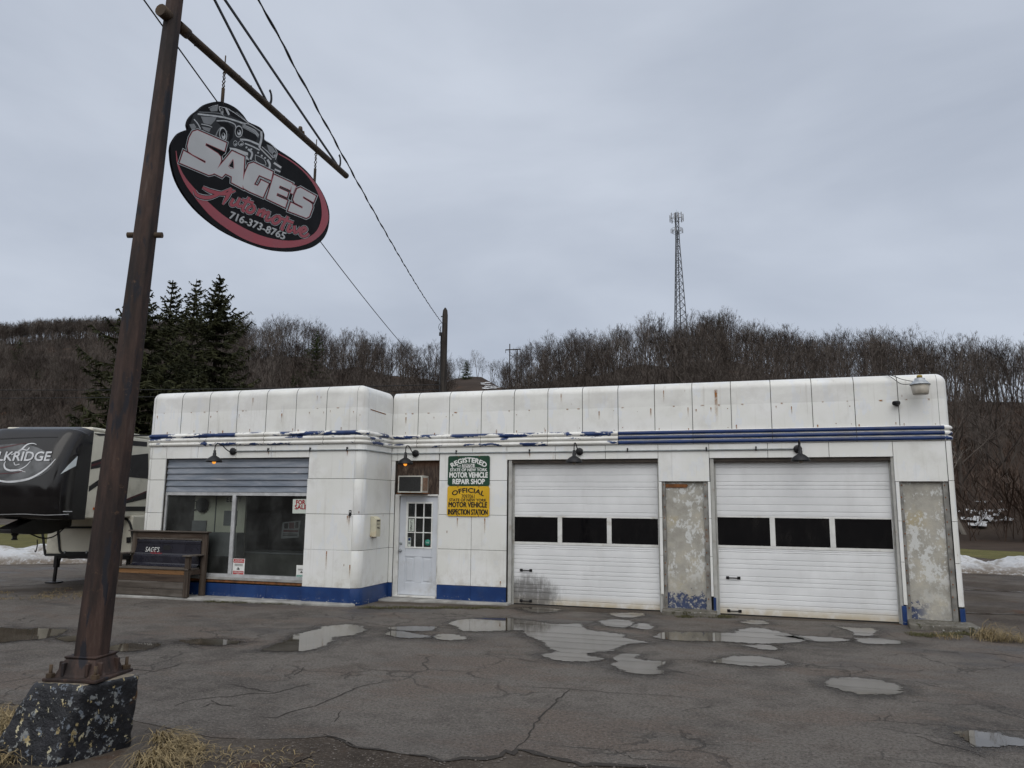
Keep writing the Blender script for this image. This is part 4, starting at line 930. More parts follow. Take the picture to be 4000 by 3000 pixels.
mb = MB(); n_ = min(len(so_), len(si_)); P = SG(so_[:n_], .0135)+SG(si_[:n_], .0135); mb.add(P, [(i, i+1, n_+i+1, n_+i) for i in range(n_-1)]); mb.build('red_border', M['sgred'], hs, fixn=False)
# drawing of a classic car above the lettering
mb = MB()
def strokepx(mb, pts, wd, off, m=0, k=5):
    Q = catmull(pts, k) if len(pts) > 2 else [np.array(p, float) for p in pts]; n = len(Q); Lf, Rt = [], []
    for i in range(n):
        t = Q[min(i+1, n-1)]-Q[max(i-1, 0)]; t = t/(np.linalg.norm(t)+1e-9); nn = np.array((-t[1], t[0])); f = i/(n-1)
        w_ = wd if not callable(wd) else wd(f); Lf.append(Q[i]+nn*w_/2); Rt.append(Q[i]-nn*w_/2)
    P = SG(Lf, .012+off)+SG(Rt, .012+off); mb.add(P, [(i, i+1, n+i+1, n+i) for i in range(n-1)], m)
def k9(x, y): return ((720+x*.3152-500)/SPX, (390+y*.3152-300)/SPX)
def kf(P, m, off=.0014): flat(mb, [k9(*q) for q in P], off, m)
def ks(P, w_, m, off=.0022): strokepx(mb, [k9(*q) for q in P], w_*.697, off, m)
def ke(c, a, b, rot, m, off):
    P = [(c[0]+a*cos(q)*cos(rot)-b*sin(q)*sin(rot), c[1]+a*cos(q)*sin(rot)+b*sin(q)*cos(rot)) for q in np.linspace(0, 2*pi, 18, endpoint=False)]; kf(P, m, off)
kf([(110, 190), (180, 140), (420, 150), (560, 190), (800, 300), (960, 400), (985, 480), (940, 590), (1060, 560), (1150, 640), (1150, 760), (1210, 850), (1180, 920), (700, 720), (560, 590), (380, 440), (220, 380), (60, 340)], 1, .0008)
kf([(205, 205), (400, 215), (380, 255), (330, 310), (240, 290)], 2); kf([(60, 305), (120, 295), (150, 340), (100, 385)], 2); kf([(215, 330), (330, 350), (310, 400), (240, 370)], 2); kf([(310, 110), (360, 80), (420, 60), (410, 140), (330, 145)], 2)
kf([(720, 300), (800, 330), (880, 370), (930, 430), (915, 470), (880, 430), (800, 385), (720, 345)], 2); kf([(720, 345), (880, 430), (905, 470), (885, 520), (790, 495), (720, 440)], 0, .0016); kf([(1020, 550), (1090, 580), (1140, 650), (1100, 680), (1050, 640)], 2)
kf([(500, 95), (530, 100), (565, 180), (545, 190)], 3); kf([(560, 590), (640, 602), (790, 655), (790, 690), (700, 670), (570, 620)], 4, .002); kf([(600, 640), (780, 700), (805, 750), (700, 705)], 3, .002); kf([(400, 270), (540, 285), (610, 345), (600, 470), (540, 540), (560, 430), (470, 340)], 0, .0016)
for P, w_, m_ in (([(165, 175), (420, 205), (560, 235), (760, 300)], 20, 3), ([(180, 150), (430, 168), (500, 210)], 8, 2), ([(430, 85), (440, 130), (480, 185)], 9, 3), ([(430, 82), (510, 98)], 9, 3), ([(540, 110), (650, 180), (800, 290)], 9, 3), ([(400, 260), (520, 262), (620, 300), (640, 345)], 12, 3), ([(385, 460), (420, 380), (470, 340), (530, 400)], 14, 2), ([(740, 312), (870, 375), (920, 440)], 6, 3), ([(735, 330), (860, 392), (905, 450)], 5, 3), ([(955, 390), (955, 480), (930, 590)], 26, 3), ([(690, 490), (790, 500), (890, 540), (935, 560)], 22, 3), ([(700, 292), (800, 300), (930, 380), (955, 395)], 9, 4), ([(750, 540), (850, 580), (935, 625)], 16, 3), ([(930, 590), (1000, 660), (1080, 740)], 14, 4), ([(960, 580), (1040, 650), (1100, 720)], 9, 3), ([(1000, 500), (1090, 560), (1150, 650), (1130, 740)], 8, 3), ([(790, 610), (840, 660), (820, 740)], 24, 3), ([(1030, 740), (1060, 800), (1050, 860)], 26, 3), ([(1110, 780), (1200, 840)], 24, 4), ([(1120, 860), (1190, 892)], 20, 3), ([(880, 680), (985, 735), (1005, 810), (890, 760), (880, 680)], 6, 3), ([(120, 240), (170, 300), (200, 360)], 13, 3), ([(210, 300), (300, 318), (345, 340)], 10, 3), ([(640, 150), (720, 215), (770, 265)], 7, 2), ([(300, 100), (360, 75), (420, 62)], 6, 3)): ks(P, w_, m_)
for c_, a_, b_, r_ in (((482, 430), 48, 92, -.12), ((675, 392), 50, 75, 0), ((1115, 680), 26, 40, 0), ((702, 540), 34, 34, 0), ((632, 540), 26, 36, 0), ((465, 140), 20, 36, -.2)):
    ke(c_, a_, b_, r_, 3, .0026); ke(c_, a_*.82, b_*.82, r_, 0, .0029); ke((c_[0]+a_*.1, c_[1]+b_*.2), a_*.5, b_*.45, r_, 3, .0032); ke(c_, a_*.25, b_*.22, r_, 0, .0035)
for c_ in ((770, 590), (830, 612), (915, 655), (960, 692), (1000, 720)): ke(c_, 12, 12, 0, 3, .0026)
mb.build('car_drawing', [M['sgblack'], M['sgmid'], M['sggrey'], M['sglight'], M['sgwhite']], hs, fixn=False)
LET = [[(850, 572), (600, 462), (560, 475), (532, 525), (514, 600), (522, 645), (560, 672), (672, 728), (668, 748), (482, 640), (447, 742), (700, 848), (735, 840), (770, 800), (805, 725), (800, 690), (775, 662), (668, 594), (674, 572), (832, 642)],
       [(900, 642), (1005, 692), (990, 962), (895, 912), (898, 862), (842, 835), (812, 866), (742, 832)],
       [(1250, 822), (1085, 742), (1045, 755), (1012, 830), (988, 920), (1000, 962), (1050, 990), (1165, 1040), (1215, 925), (1150, 893), (1143, 912), (1122, 945), (1088, 930), (1132, 848), (1236, 892)],
       [(1262, 848), (1420, 922), (1402, 978), (1312, 938), (1303, 962), (1385, 1000), (1372, 1040), (1290, 1003), (1282, 1028), (1376, 1070), (1358, 1128), (1200, 1052)],
       [(1415, 928), (1452, 946), (1424, 1012), (1408, 1003)],
       [(1622, 1032), (1490, 958), (1462, 970), (1440, 1020), (1428, 1060), (1440, 1085), (1510, 1122), (1506, 1138), (1408, 1088), (1385, 1158), (1540, 1218), (1565, 1205), (1592, 1130), (1590, 1102), (1570, 1085), (1510, 1048), (1515, 1032), (1602, 1082)]]
for lay, (d_, off, mt, nm) in enumerate(((17, .0040, M['sglight'], 'letter_edge'), (12, .0046, M['sgblack'], 'letter_shadow'), (5, .0052, M['sgred'], 'letter_outline'), (0, .0058, M['sgwhite'], 'lettering'))):
    mb = MB()
    for k, L_ in enumerate(LET):
        if k == 4 and d_ > 5: continue
        flat(mb, offset_poly(L_, d_) if d_ else L_, off+.00004*k)
    if nm == 'lettering': flat(mb, [(908, 716), (912, 790), (872, 772)], off+.0006, 1); strokepx(mb, [(908, 712), (914, 794), (868, 774), (906, 714)], 4, off+.0009, 2, 2)
    mb.build(nm, [mt, M['sgblack'], M['sgred']], hs, fixn=False)
SC = [[(645, 955), (720, 990), (840, 1012), (930, 985)], [(575, 985), (600, 1025), (690, 1045), (790, 1012), (895, 962)], [(895, 962), (862, 1030), (818, 1105)], [(912, 1052), (888, 1098), (905, 1112), (940, 1095), (968, 1045)], [(968, 1045), (945, 1105), (962, 1122), (990, 1110)],
      [(1050, 1040), (1005, 1110), (990, 1150), (1010, 1162)], [(985, 1062), (1085, 1092)], [(1075, 1110), (1035, 1135), (1030, 1165), (1060, 1175), (1090, 1150), (1085, 1118), (1065, 1115)], [(1143, 1142), (1118, 1200)], [(1136, 1170), (1178, 1152), (1156, 1215)], [(1173, 1185), (1218, 1170), (1193, 1232), (1213, 1242), (1243, 1225)],
      [(1292, 1201), (1257, 1221), (1250, 1256), (1277, 1268), (1312, 1241), (1307, 1208), (1282, 1206)], [(1385, 1205), (1345, 1275), (1328, 1312), (1345, 1325)], [(1318, 1222), (1430, 1262)], [(1402, 1275), (1380, 1325), (1395, 1338), (1420, 1320)], [(1438, 1285), (1440, 1345), (1462, 1340), (1495, 1300)], [(1500, 1345), (1540, 1322), (1520, 1300), (1490, 1335), (1495, 1368), (1530, 1378), (1562, 1352)]]
for d_, off, mt, nm in ((38, .0040, M['sglight'], 'script_edge'), (31, .0046, M['sgblack'], 'script_shadow'), (23, .0052, M['sgred'], 'script_lettering')):
    mb = MB()
    for k, q in enumerate(SC):
        if k < 3: strokepx(mb, q, (lambda f, d_=d_: d_*(1.25 if d_ < 20 else 1.1)*(.45+.75*sin(pi*min(1, .15+f*.85)))), off+.00003*k)
        else: strokepx(mb, q, d_*(.95 if d_ < 20 else 1), off+.00003*k)
    mb.build(nm, mt, hs, fixn=False)
mb = MB(); v, f, a = text_mesh('716-373-8765')
for k, (bx, by) in enumerate(((0, 0), (4, 1.5), (-4, -1.5), (0, 3), (0, -3))): mb.add([on_sign(*crop1(872+475*p[0]+22*p[1]+bx, 1222+187*p[0]-58*p[1]+by), .0155+.0002*k) for p in v], f); mb.build('phone_number', M['sgwhite'], hs, fixn=False)
for (px, py), (qx, qy) in (((815, 215), (826, 80)), ((1612, 905), (1632, 770))):
    a = on_sign(*crop1(px, py)); b = arm_pt(*crop1(qx, qy-20)); b = np.array((a[0], a[1], b[2]-.05)); mb = MB(); ln = b[2]-a[2]
    mb.box(a[0]-.012, a[0]+.012, a[1]-.012, a[1]+.012, a[2]-.03, a[2]+ln*.45)
    for k in range(4):
        z = a[2]+ln*(.45+.55*k/4); z2 = a[2]+ln*(.45+.55*(k+1)/4)+.01; ax = np.array((.017, 0, 0)) if k % 2 else np.array((0, .017, 0))
        mb.tube([np.array((a[0], a[1], z)), np.array((a[0], a[1], (z+z2)/2))+ax, np.array((a[0], a[1], z2)), np.array((a[0], a[1], (z+z2)/2))-ax, np.array((a[0], a[1], z))], .006, 6)
    mb.tube([b+(0, 0, -.02), b+(0, 0, .18)], .007, 6); mb.build('hanger_chain', M['rustpipe'], hs)

# ------------------------------------------------------------------ bench made from a pickup tailgate
bn = thing('tailgate_bench', 'weathered wooden bench with a black pickup tailgate as its backrest', 'bench', (-4.5, -1.55, .02))
def board_(nm, mt, *bxs, bev=.006, lab=None):
    m2 = MB()
    for b in bxs: m2.box(*b)
    o = m2.build(nm, mt, bn, bevel=bev)
    if lab: tag(o, lab)
    return o
for x in (-5.46, -3.70): board_('front_post', M['woodv'], (x, x+.10, -1.76, -1.68, .025, .83))
for x in (-5.44, -3.64): board_('rear_post', M['woodv'], (x, x+.13, -1.37, -1.31, .025, 1.30))
board_('seat', M['woodgrey'], (-5.50, -3.60, -1.775, -1.66, .562, .592), (-5.44, -3.62, -1.655, -1.55, .562, .592), (-5.44, -3.62, -1.545, -1.42, .562, .592))
board_('top_rail', M['wood'], (-5.34, -3.63, -1.365, -1.335, 1.18, 1.30)); board_('cap_board', M['woodgrey'], (-5.52, -3.47, -1.42, -1.292, 1.302, 1.33)); board_('lower_rail', M['woodgrey'], (-5.34, -3.63, -1.372, -1.335, 1.143, 1.178))
zz = [(.03, .168), (.172, .318), (.322, .462), (.466, .558)]
for (a, b), mt in zip(zz, ('woodgrey', 'woodgrey', 'wood', 'woodwarm')): board_('front_board', M[mt], (-5.36, -3.71, -1.752, -1.725, a, b))
for x in (-5.55, -3.74): board_('armrest', M['woodgrey'], (x, x+.19, -1.80, -1.315, .835, .862))
for x in (-5.44, -3.66): board_('side_rail', M['wood'], (x+.02, x+.05, -1.68, -1.37, .46, .555))
prf = [(-1.374, 1.138), (-1.392, 1.120), (-1.392, 1.07), (-1.384, 1.062), (-1.384, .86), (-1.390, .83), (-1.415, .81), (-1.418, .66), (-1.425, .640), (-1.49, .60)]
xl, xr_ = -5.33, -3.645; m2 = MB(); k = len(prf)
V = [(xl+(.05 if z > 1.0 else 0)-(0 if z > .7 else .02), y, z) for y, z in prf]+[(xr_, y, z) for y, z in prf]; m2.add(V, [(i, i+1, k+i+1, k+i) for i in range(k-1)], 0)
m2.box(-5.27, xr_, -1.372, -1.35, .62, 1.13); m2.build('tailgate', M['tailgate'], bn, bevel=.004)
m2 = MB(); pts = [(-4.50+.105*cos(a)*(1 if abs(cos(a)) < .8 else 1.0), -1.3855, .975+.052*sin(a)) for a in np.linspace(0, 2*pi, 20, endpoint=False)]
m2.prism([(-4.60, -1.3865, .94), (-4.60, -1.3865, 1.01), (-4.57, -1.3865, 1.025), (-4.43, -1.3865, 1.025), (-4.40, -1.3865, 1.01), (-4.40, -1.3865, .955), (-4.43, -1.3865, .93), (-4.57, -1.3865, .93)], (0, .003, 0)); m2.build('tailgate_handle', M['blackrub'], bn, fixn=False)
m2 = MB(); put_text(m2, "SAGE'S", (-5.06, -1.3875, .878), (.36, 0, 0), (.0, 0, .105), .0, nrm=(0, -1, 0), slant=.06); m2.build('lettering', M['white'], bn, fixn=False)
m2 = MB(); pts = []
for q in SC:
    Q = catmull(q, 4); n = len(Q); u = lambda p: np.array((-4.945+.33*(p[0]-575)/990, -1.3876, .845-.085*((p[1]-955)-.40*(p[0]-575))/150)); Q3 = [u(p) for p in Q]
    for p, r_ in zip(Q3, Q3[1:]):
        d = r_-p; d /= np.linalg.norm(d)+1e-9; nn = np.array((-d[2], 0, d[0]))*.0065; m2.add([p-nn, r_-nn, r_+nn, p+nn], [(0, 1, 2, 3)])
m2.build('script_lettering', M['sgred'], bn, fixn=False)

# ------------------------------------------------------------------ fifth-wheel camper
Dbox = 17.9; P0 = atD(341, 2165, Dbox); _f0 = np.array((-sin(YAW), cos(YAW), 0.)); eL = _r0*cos(radians(5))-_f0*sin(radians(5)); eF = -_f0*cos(radians(5))-_r0*sin(radians(5)); O0 = np.array((P0[0], P0[1], 0.))
def C(f, l, z): return O0+eF*f+eL*l+np.array((0, 0, z))
WH = 1.0; ZB, ZU, ZR = .68, 1.545, 3.48; WB = 1.06
cp = thing('camper_trailer', 'cream fifth-wheel camper with black front cap parked left of the shop', 'camper', (O0[0], O0[1], ZG))
def cbox(mb, f0, f1, l0, l1, z0, z1, m=0): mb.obox(C((f0+f1)/2, (l0+l1)/2, (z0+z1)/2), eF*(f1-f0)/2, eL*(l1-l0)/2, (0, 0, (z1-z0)/2), m)
mb = MB(); cbox(mb, -1.4, 0, -WB, WB, ZB, ZU+.05); cbox(mb, -8.5, -1.0, -WH, WH, ZB, ZR-.02); cbox(mb, -1.01, 1.71, -WH+.002, WH-.002, ZU+.02, ZR-.022); mb.build('body', M['cream'], cp, bevel=.03)
mb = MB(); cbox(mb, -8.52, 1.72, -WH-.004, WH+.004, ZR-.02, ZR+.06); mb.build('roof', M['cream'], cp, bevel=.03)
# front cap: profile swept across, pulled in towards the sides
cprof = [(1.75, ZU), (2.20, ZU), (2.42, ZU+.01), (2.55, ZU+.06), (2.62, ZU+.16), (2.66, ZU+.35), (2.66, ZU+.65), (2.61, ZU+1.0), (2.50, ZU+1.38), (2.34, ZU+1.70), (2.15, ZU+1.92), (1.95, ZR-.05), (1.8, ZR+.02), (1.68, ZR+.065)]
cprof = [tuple(p) for p in catmull([(a, b) for a, b in cprof], 4)]
ls = list(np.concatenate([np.linspace(-1, -.72, 9), np.linspace(-.6, .6, 13), np.linspace(.72, 1, 9)]))
V = []; k = len(cprof)
for l in ls:
    u = max(0, (abs(l)-.66)/.34); s_ = sqrt(max(0, 1-u*u)); sh = .70*(1-s_)
    for f, z in cprof:
        ff = 1.68+(f-1.68)*(1-sh*.72); z2 = z-(.10*(1-s_) if z > ZR-.5 else 0); V.append(C(ff, l*(WH+.012), z2))
F = [(i*k+j, i*k+j+1, (i+1)*k+j+1, (i+1)*k+j) for i in range(len(ls)-1) for j in range(k-1)]
mb = MB(); mb.add(V, F, 0, True); capV, capF = V, F
for e_ in (0, len(ls)-1): mb.add(V[e_*k:(e_+1)*k], [tuple(range(k))], 0)
mb.build('front_cap', M['capdark'], cp)
bvh = BVHTree.FromPolygons([Vector(p) for p in capV], F)
def on_cap(px, py, off=.006):
    d = Vector(ray(px, py)).normalized(); h = bvh.ray_cast(Vector(CAM), d)
    if h[0] is None: return None
    return np.array(h[0]-d*off)
z8 = lambda x, y: (x*400/1106, 1650+y*600/1659)
def capstroke(mb, pts, wd, off, m=0, kk=8):
    Q = catmull(pts, kk); n = len(Q); A_, B_ = [], []
    for i in range(n):
        t = Q[min(i+1, n-1)]-Q[max(i-1, 0)]; t /= np.linalg.norm(t)+1e-9; nn = np.array((-t[1], t[0])); w_ = wd(i/(n-1)) if callable(wd) else wd
        A_.append(on_cap(*z8(*(Q[i]+nn*w_/2)), off)); B_.append(on_cap(*z8(*(Q[i]-nn*w_/2)), off))
    for i in range(n-1):
        if any(q is None for q in (A_[i], A_[i+1], B_[i], B_[i+1])): continue
        mb.add([A_[i], A_[i+1], B_[i+1], B_[i]], [(0, 1, 2, 3)], m)
def capfill(mb, outline_fn, off, m, nu=16, nv=6):
    """fan grid of an outline r(angle) about a centre"""
    P = [[on_cap(*z8(*outline_fn(a, t)), off) for t in np.linspace(0, 1, nv)] for a in np.linspace(0, 2*pi, nu+1)]
    for i in range(nu):
        for j in range(nv-1):
            q = [P[i][j], P[i+1][j], P[i+1][j+1], P[i][j+1]]
            if all(x is not None for x in q): mb.add(q, [(0, 1, 2, 3)], m)
mb = MB(); capfill(mb, lambda a, t: (150+420*t*cos(a), 430+200*t*sin(a)), .006, 0, 28, 7); mb.build('emblem_disc', M['emblem'], cp, fixn=False)
mb = MB()
capstroke(mb, [(-240, 470), (-160, 580), (0, 630), (130, 640), (300, 612), (420, 555), (520, 480), (600, 395)], lambda f: 4+18*sin(pi*min(1, f*.9+.05)), .012)
capstroke(mb, [(395, 238), (350, 226), (290, 240), (240, 285), (205, 312)], lambda f: 5+14*f, .012); capstroke(mb, [(318, 272), (290, 300), (245, 290), (200, 315), (120, 350)], 10, .012)
capstroke(mb, [(60, 420), (45, 455), (60, 500), (120, 520), (200, 515), (275, 535)], lambda f: 6+14*sin(pi*f), .012); capstroke(mb, [(330, 415), (280, 470), (200, 510), (120, 515)], lambda f: 5+10*f, .012); capstroke(mb, [(150, 430), (165, 460), (210, 450)], 9, .012)
mb.build('emblem_swirl', M['silverdecal'], cp, fixn=False)
mb = MB(); capstroke(mb, [(-60, 285), (60, 265), (180, 240), (290, 222)], lambda f: 14*(1-f)+3, .012); capstroke(mb, [(-60, 560), (60, 550), (160, 545), (260, 520)], 9, .012); mb.build('emblem_flash', M['maroon'], cp, fixn=False)
v, f, a = text_mesh('ELKRIDGE'); mb = MB(); mb2 = MB()
for dx, dy, off, tgt in ((9, 7, .012, mb2), (5, 5, .0125, mb2), (0, 0, .017, mb), (3, 0, .0173, mb), (-3, 0, .0176, mb), (0, 3, .0179, mb), (0, -3, .0182, mb)):
    P = [on_cap(*z8(-105+635*p[0]+30*p[1]+dx, 414-98*p[1]+dy-(0)), off) for p in v]
    ok = [q is not None for q in P]; P = [q if q is not None else (0, 0, 0) for q in P]; tgt.add(P, [g for g in f if all(ok[i] for i in g)])
mb2.build('letter_shadow', M['camperblack'], cp, fixn=False); mb.build('lettering', M['silverdecal'], cp, fixn=False)
mb = MB(); capstroke(mb, [(0, 178), (200, 168), (420, 160), (625, 158)], 9, .008); capstroke(mb, [(0, 995), (240, 990), (520, 1000), (880, 985)], 9, .008, 1); capstroke(mb, [(680, 962), (780, 962), (870, 962)], 10, .010, 1)
mb.build('cap_seam', [M['blackrub'], M['silverdecal']], cp, fixn=False)
mb = MB(); q = [(652, 560), (720, 480), (820, 380), (938, 278), (920, 425), (800, 480)]
tri = [(0, 1, 5), (1, 2, 5), (2, 4, 5), (2, 3, 4)]; 
for t in tri:
    N_ = 6; A_, B_, C_ = (np.array(q[i], float) for i in t)
    for i in range(N_):
        for j in range(N_-i):
            g = lambda i, j: on_cap(*z8(*(A_+(B_-A_)*i/N_+(C_-A_)*j/N_)), .012)
            p3 = [g(i, j), g(i+1, j), g(i, j+1)]
            if all(x is not None for x in p3): mb.add(p3, [(0, 1, 2)])
            if i+j < N_-1:
                p3 = [g(i+1, j), g(i+1, j+1), g(i, j+1)]
                if all(x is not None for x in p3): mb.add(p3, [(0, 1, 2)])
mb.build('white_flash', M['camperwhite'], cp, fixn=False)
# lower front: hatch, latches, trim
yF = .004; mb = MB()
def fpx(x, y, f): d = ray(*z8(x, y)); Q = C(f, 0, 0); t = ((Q-CAM)@eF)/(d@eF); return CAM+d*t
def frame_on_front(mb, pts, wd, f, m=0):
    Q = pts+[pts[0]]
    for a, b in zip(Q, Q[1:]): mb.bar(fpx(*a, f), fpx(*b, f), wd, .02, eF, m)
frame_on_front(mb, [(625, 1150), (650, 1134), (1060, 1134), (1085, 1150), (1100, 1390), (1075, 1408), (670, 1408), (645, 1385)], .05, .012); mb.build('storage_hatch', M['blackrub'], cp)
mb = MB(); mb.bar(fpx(455, 1160, .01), fpx(488, 1430, .01), .045, .03, eF); mb.bar(fpx(488, 1432, .01), fpx(1400, 1425, .01), .05, .03, eF); mb.tube(catmull([fpx(1300, 1040, .01), fpx(1375, 1050, .01), fpx(1420, 1150, .01), fpx(1455, 1430, .01)], 5), .03, 6); mb.build('corner_trim', M['blackrub'], cp)
for a, b, c_, d in ((484, 1148, 528, 1194), (1375, 1240, 1405, 1300)): mb = MB(); mb.bar(fpx((a+c_)/2, b, .012), fpx((a+c_)/2, d, .012), .10, .03, eF); mb.build('vent', M['blackrub'], cp, bevel=.004)
for x in (703, 938): mb = MB(); mb.bar(fpx(x, 1388, .03), fpx(x-6, 1412, .03), .03, .02, eF); mb.build('latch', M['galv'], cp)
mb = MB(); cbox(mb, -.5, -.02, -WH+.25, WH-.1, ZB-.10, ZB-.0); cbox(mb, -8.4, -.4, -.75, -.6, ZB-.14, ZB); cbox(mb, -8.4, -.4, .6, .75, ZB-.14, ZB); mb.build('chassis', M['camperblack'], cp)
for x, tp_ in ((600, 1450), (1380, 1450)):
    a = fpx(x+20, tp_, -.35); l_ = (a-O0)@eL; mb = MB(); mb.bar(C(-.35, l_, ZB-.02), C(-.35, l_, .34), .10, .10); mb.bar(C(-.35, l_-.01, .34), C(-.35, l_-.02, .0), .06, .06); mb.obox(C(-.35, l_-.02, -.01), eF*.14, eL*.14, (0, 0, .015)); mb.bar(C(-.35, l_+.08, ZB-.05), C(-.35, l_+.02, .42), .06, .06); mb.build('landing_leg', M['camperblack'], cp, bevel=.004)
# pin box
mb = MB(); P = [(.55, ZU+.02), (1.75, ZU+.02), (2.45, ZU-.20), (2.45, ZU-.27), (1.7, ZU-.33), (1.2, ZU-.33), (.55, ZU-.18)]
mb.prism([C(f, -.42, z) for f, z in P], eL*.34); mb.build('pin_box', M['camperblack'], cp, bevel=.01)
mb = MB(); c_ = C(2.1, -.25, ZU-.28); mb.lathe(c_, [(.07, 0), (.07, -.05), (.045, -.06), (.045, -.12), (.06, -.125), (.06, -.15), (.001, -.15)], 14); mb.tube(catmull([C(1.7, -.2, ZU-.32), C(1.4, -.15, ZU-.42), C(1.1, -.1, ZU-.40), C(.8, -.05, ZU-.2)], 5), .015, 6); mb.build('hitch_pin', M['camperblack'], cp)
mb = MB(); a = fpx(402, 1265, .45); b = fpx(385, 1395, .45); mb.tube(catmull([a, (a+b)/2+eL*.02, b, b-eL*.03+(0, 0, .02)], 5), .012, 6); mb.build('safety_chain', M['camperblack'], cp)
# graphics on the visible side: bands at l=WH
def side(mb, pts, m=0, off=.006): P_ = [C(min(f, 1.66), WH+off, z) for f, z in pts]; mb.add(P_, [tuple(range(len(P_)))], m)
def spx(x, y):
    """pixel of crop 2 -> (f, z) on the camper's side plane"""
    px, py = x*800/1659, 1600+y*800/1659; d = ray(px, py); Q = C(0, WH, 0); t = ((Q-CAM)@eL)/(d@eL); p = CAM+d*t; return ((p-O0)@eF, p[2])
mb = MB()
for q in ([(745, 190), (1200, 205), (1200, 215), (800, 212)], [(1060, 250), (1190, 262), (1190, 300), (1060, 290)], [(690, 420), (830, 395), (1200, 355), (1200, 560), (1030, 545), (830, 465), (690, 480)], [(690, 620), (830, 545), (830, 590), (690, 665)], [(1000, 735), (1190, 660), (1190, 720), (1000, 765)], [(990, 785), (1190, 785), (1190, 822), (990, 822)], [(1045, 910), (1130, 905), (1150, 945), (1050, 955)]):
    side(mb, [spx(*p) for p in q])
mb.build('side_stripe', M['camperblack'], cp, fixn=False)
mb = MB()
for q in ([(690, 440), (830, 415), (830, 430), (700, 460)], [(1010, 728), (1190, 655), (1190, 668), (1010, 742)]): side(mb, [spx(*p) for p in q], 0, .009)
mb.build('maroon_stripe', M['maroon'], cp, fixn=False)
mb = MB(); f_, z_ = spx(762, 802); mb.obox(C(min(f_, 1.38), WH+.01, z_), eF*.07, eL*.012, (0, 0, .025)); mb.build('marker_lamp', M['amber'], cp)
for f_ in (-5.2, -6.1):
    for l_ in (-WH+.12, WH-.12):
        mb = MB(); mb.lathe(C(f_, l_-.1, .36), [(.2, 0), (.36, .0), (.38, .05), (.38, .17), (.36, .22), (.2, .22), (.001, .2)], 22, eL); mb.build('wheel', M['blackrub'], cp)

# ------------------------------------------------------------------ ground, lot, puddles
def ground_mat():
    s = N('wet_gravel_dirt'); x, y, z = s.sep()
    c = s.ramp(s.noise(.5, 9, .68), [(.3, (.028, .021, .016)), (.45, (.055, .043, .034)), (.58, (.095, .080, .066)), (.75, (.07, .055, .042))])
    c = s.mix(s.mr(s.noise(30, 4, .7), .5, .7), c, (.13, .11, .09)); c = s.mix(s.mr(s.noise(1.6, 6, v=s.map(loc=(3, 9, 0))), .6, .7), c, (.075, .042, .026))
    s.bump(s.noise(22, 8, .7), .9, .03); return s.fin(c, s.mr(s.noise(.35, 4), .4, .6, .6, .95), 0, .2)
def asphalt_mat():
    s = N('old_asphalt'); big = s.math('ADD', s.math('MULTIPLY', s.noise(.42, 7, .66), .62), s.math('MULTIPLY', s.noise(2.6, 8, .7, v=s.map(loc=(1, 5, 0))), .38))
    c = s.ramp(big, [(.38, (.062, .052, .044)), (.46, (.118, .103, .089)), (.53, (.165, .147, .129)), (.62, (.108, .089, .073))])
    c = s.mix(s.math('MULTIPLY', s.mr(s.noise(.75, 8, .7, v=s.map((.6, 1.3, 1), (5, 2, 0))), .48, .60), .85), c, (.145, .112, .090))        # reddish washed gravel
    st = s.voro(85, v=s.map((1, 1, 1))); c = s.mix(s.mr(st, .08, .40, .45, 1.0), s.mix(s.mr(s.voro(85, out=1), .2, .9), (.235, .215, .20), (.115, .105, .098)), c)
    c = s.mix(s.mr(s.noise(120, 2, .6), .56, .66, 0, .75), c, (.030, .028, .027)); c = s.mix(s.mr(s.noise(95, 2, .6, v=s.map(loc=(4, 4, 4))), .68, .74, 0, .7), c, (.26, .245, .23))
    gr = s.noise(34, 6, .75, v=s.map(loc=(2, 2, 2))); c = s.mix(s.mr(gr, .50, .62, 0, .75), c, (.050, .043, .038)); c = s.mix(s.mr(gr, .47, .37, 0, .6), c, (.235, .212, .19))
    # fine map cracking in worn places
    v = s.n('ShaderNodeVectorMath', operation='ADD'); s.l(s.co, v.inputs[0]); nv = s.n('ShaderNodeVectorMath', operation='SCALE'); s.l(s.noise(2.2, 4, col=True), nv.inputs[0]); nv.inputs['Scale'].default_value = .55; s.l(nv.outputs[0], v.inputs[1])
    ed = s.voro(1.05, 'DISTANCE_TO_EDGE', v=v.outputs[0]); gate = s.mr(s.noise(.33, 3, v=s.map(loc=(8, 1, 0))), .50, .60)
    ck = s.math('MULTIPLY', s.mr(ed, .022, .006), gate); c = s.mix(s.math('MULTIPLY', ck, .5), c, (.022, .018, .015))
    wet = s.mr(s.noise(.55, 6, .6, v=s.map((.8, 1.6, 1), (2, 2, 0))), .50, .64); x, y, z = s.sep(); wet = s.math('MULTIPLY', wet, s.mr(y, -6.5, -2.2, .25, 1))
    c = s.mix(s.math('MULTIPLY', wet, .62), c, (.040, .035, .033))
    h = s.math('ADD', s.math('MULTIPLY', s.noise(70, 5, .7), 1.0), s.math('MULTIPLY', st, -.7)); s.bump(s.math('SUBTRACT', h, s.math('MULTIPLY', ck, 1.5)), 1.0, .018)
    return s.fin(c, s.mr(wet, 0, 1, .88, .42), 0, .4)
def grass_mat():
    s = N('winter_grass'); c = s.ramp(s.noise(.9, 9, .7), [(.3, (.075, .062, .026)), (.5, (.115, .105, .036)), (.68, (.155, .135, .055)), (.8, (.11, .075, .035))])
    c = s.mix(s.mr(s.noise(14, 6, .7, v=s.map((1, .3, 1))), .45, .7), c, (.075, .082, .024)); s.bump(s.noise(18, 6, .7), .8, .05); return s.fin(c, .9, 0, .2)
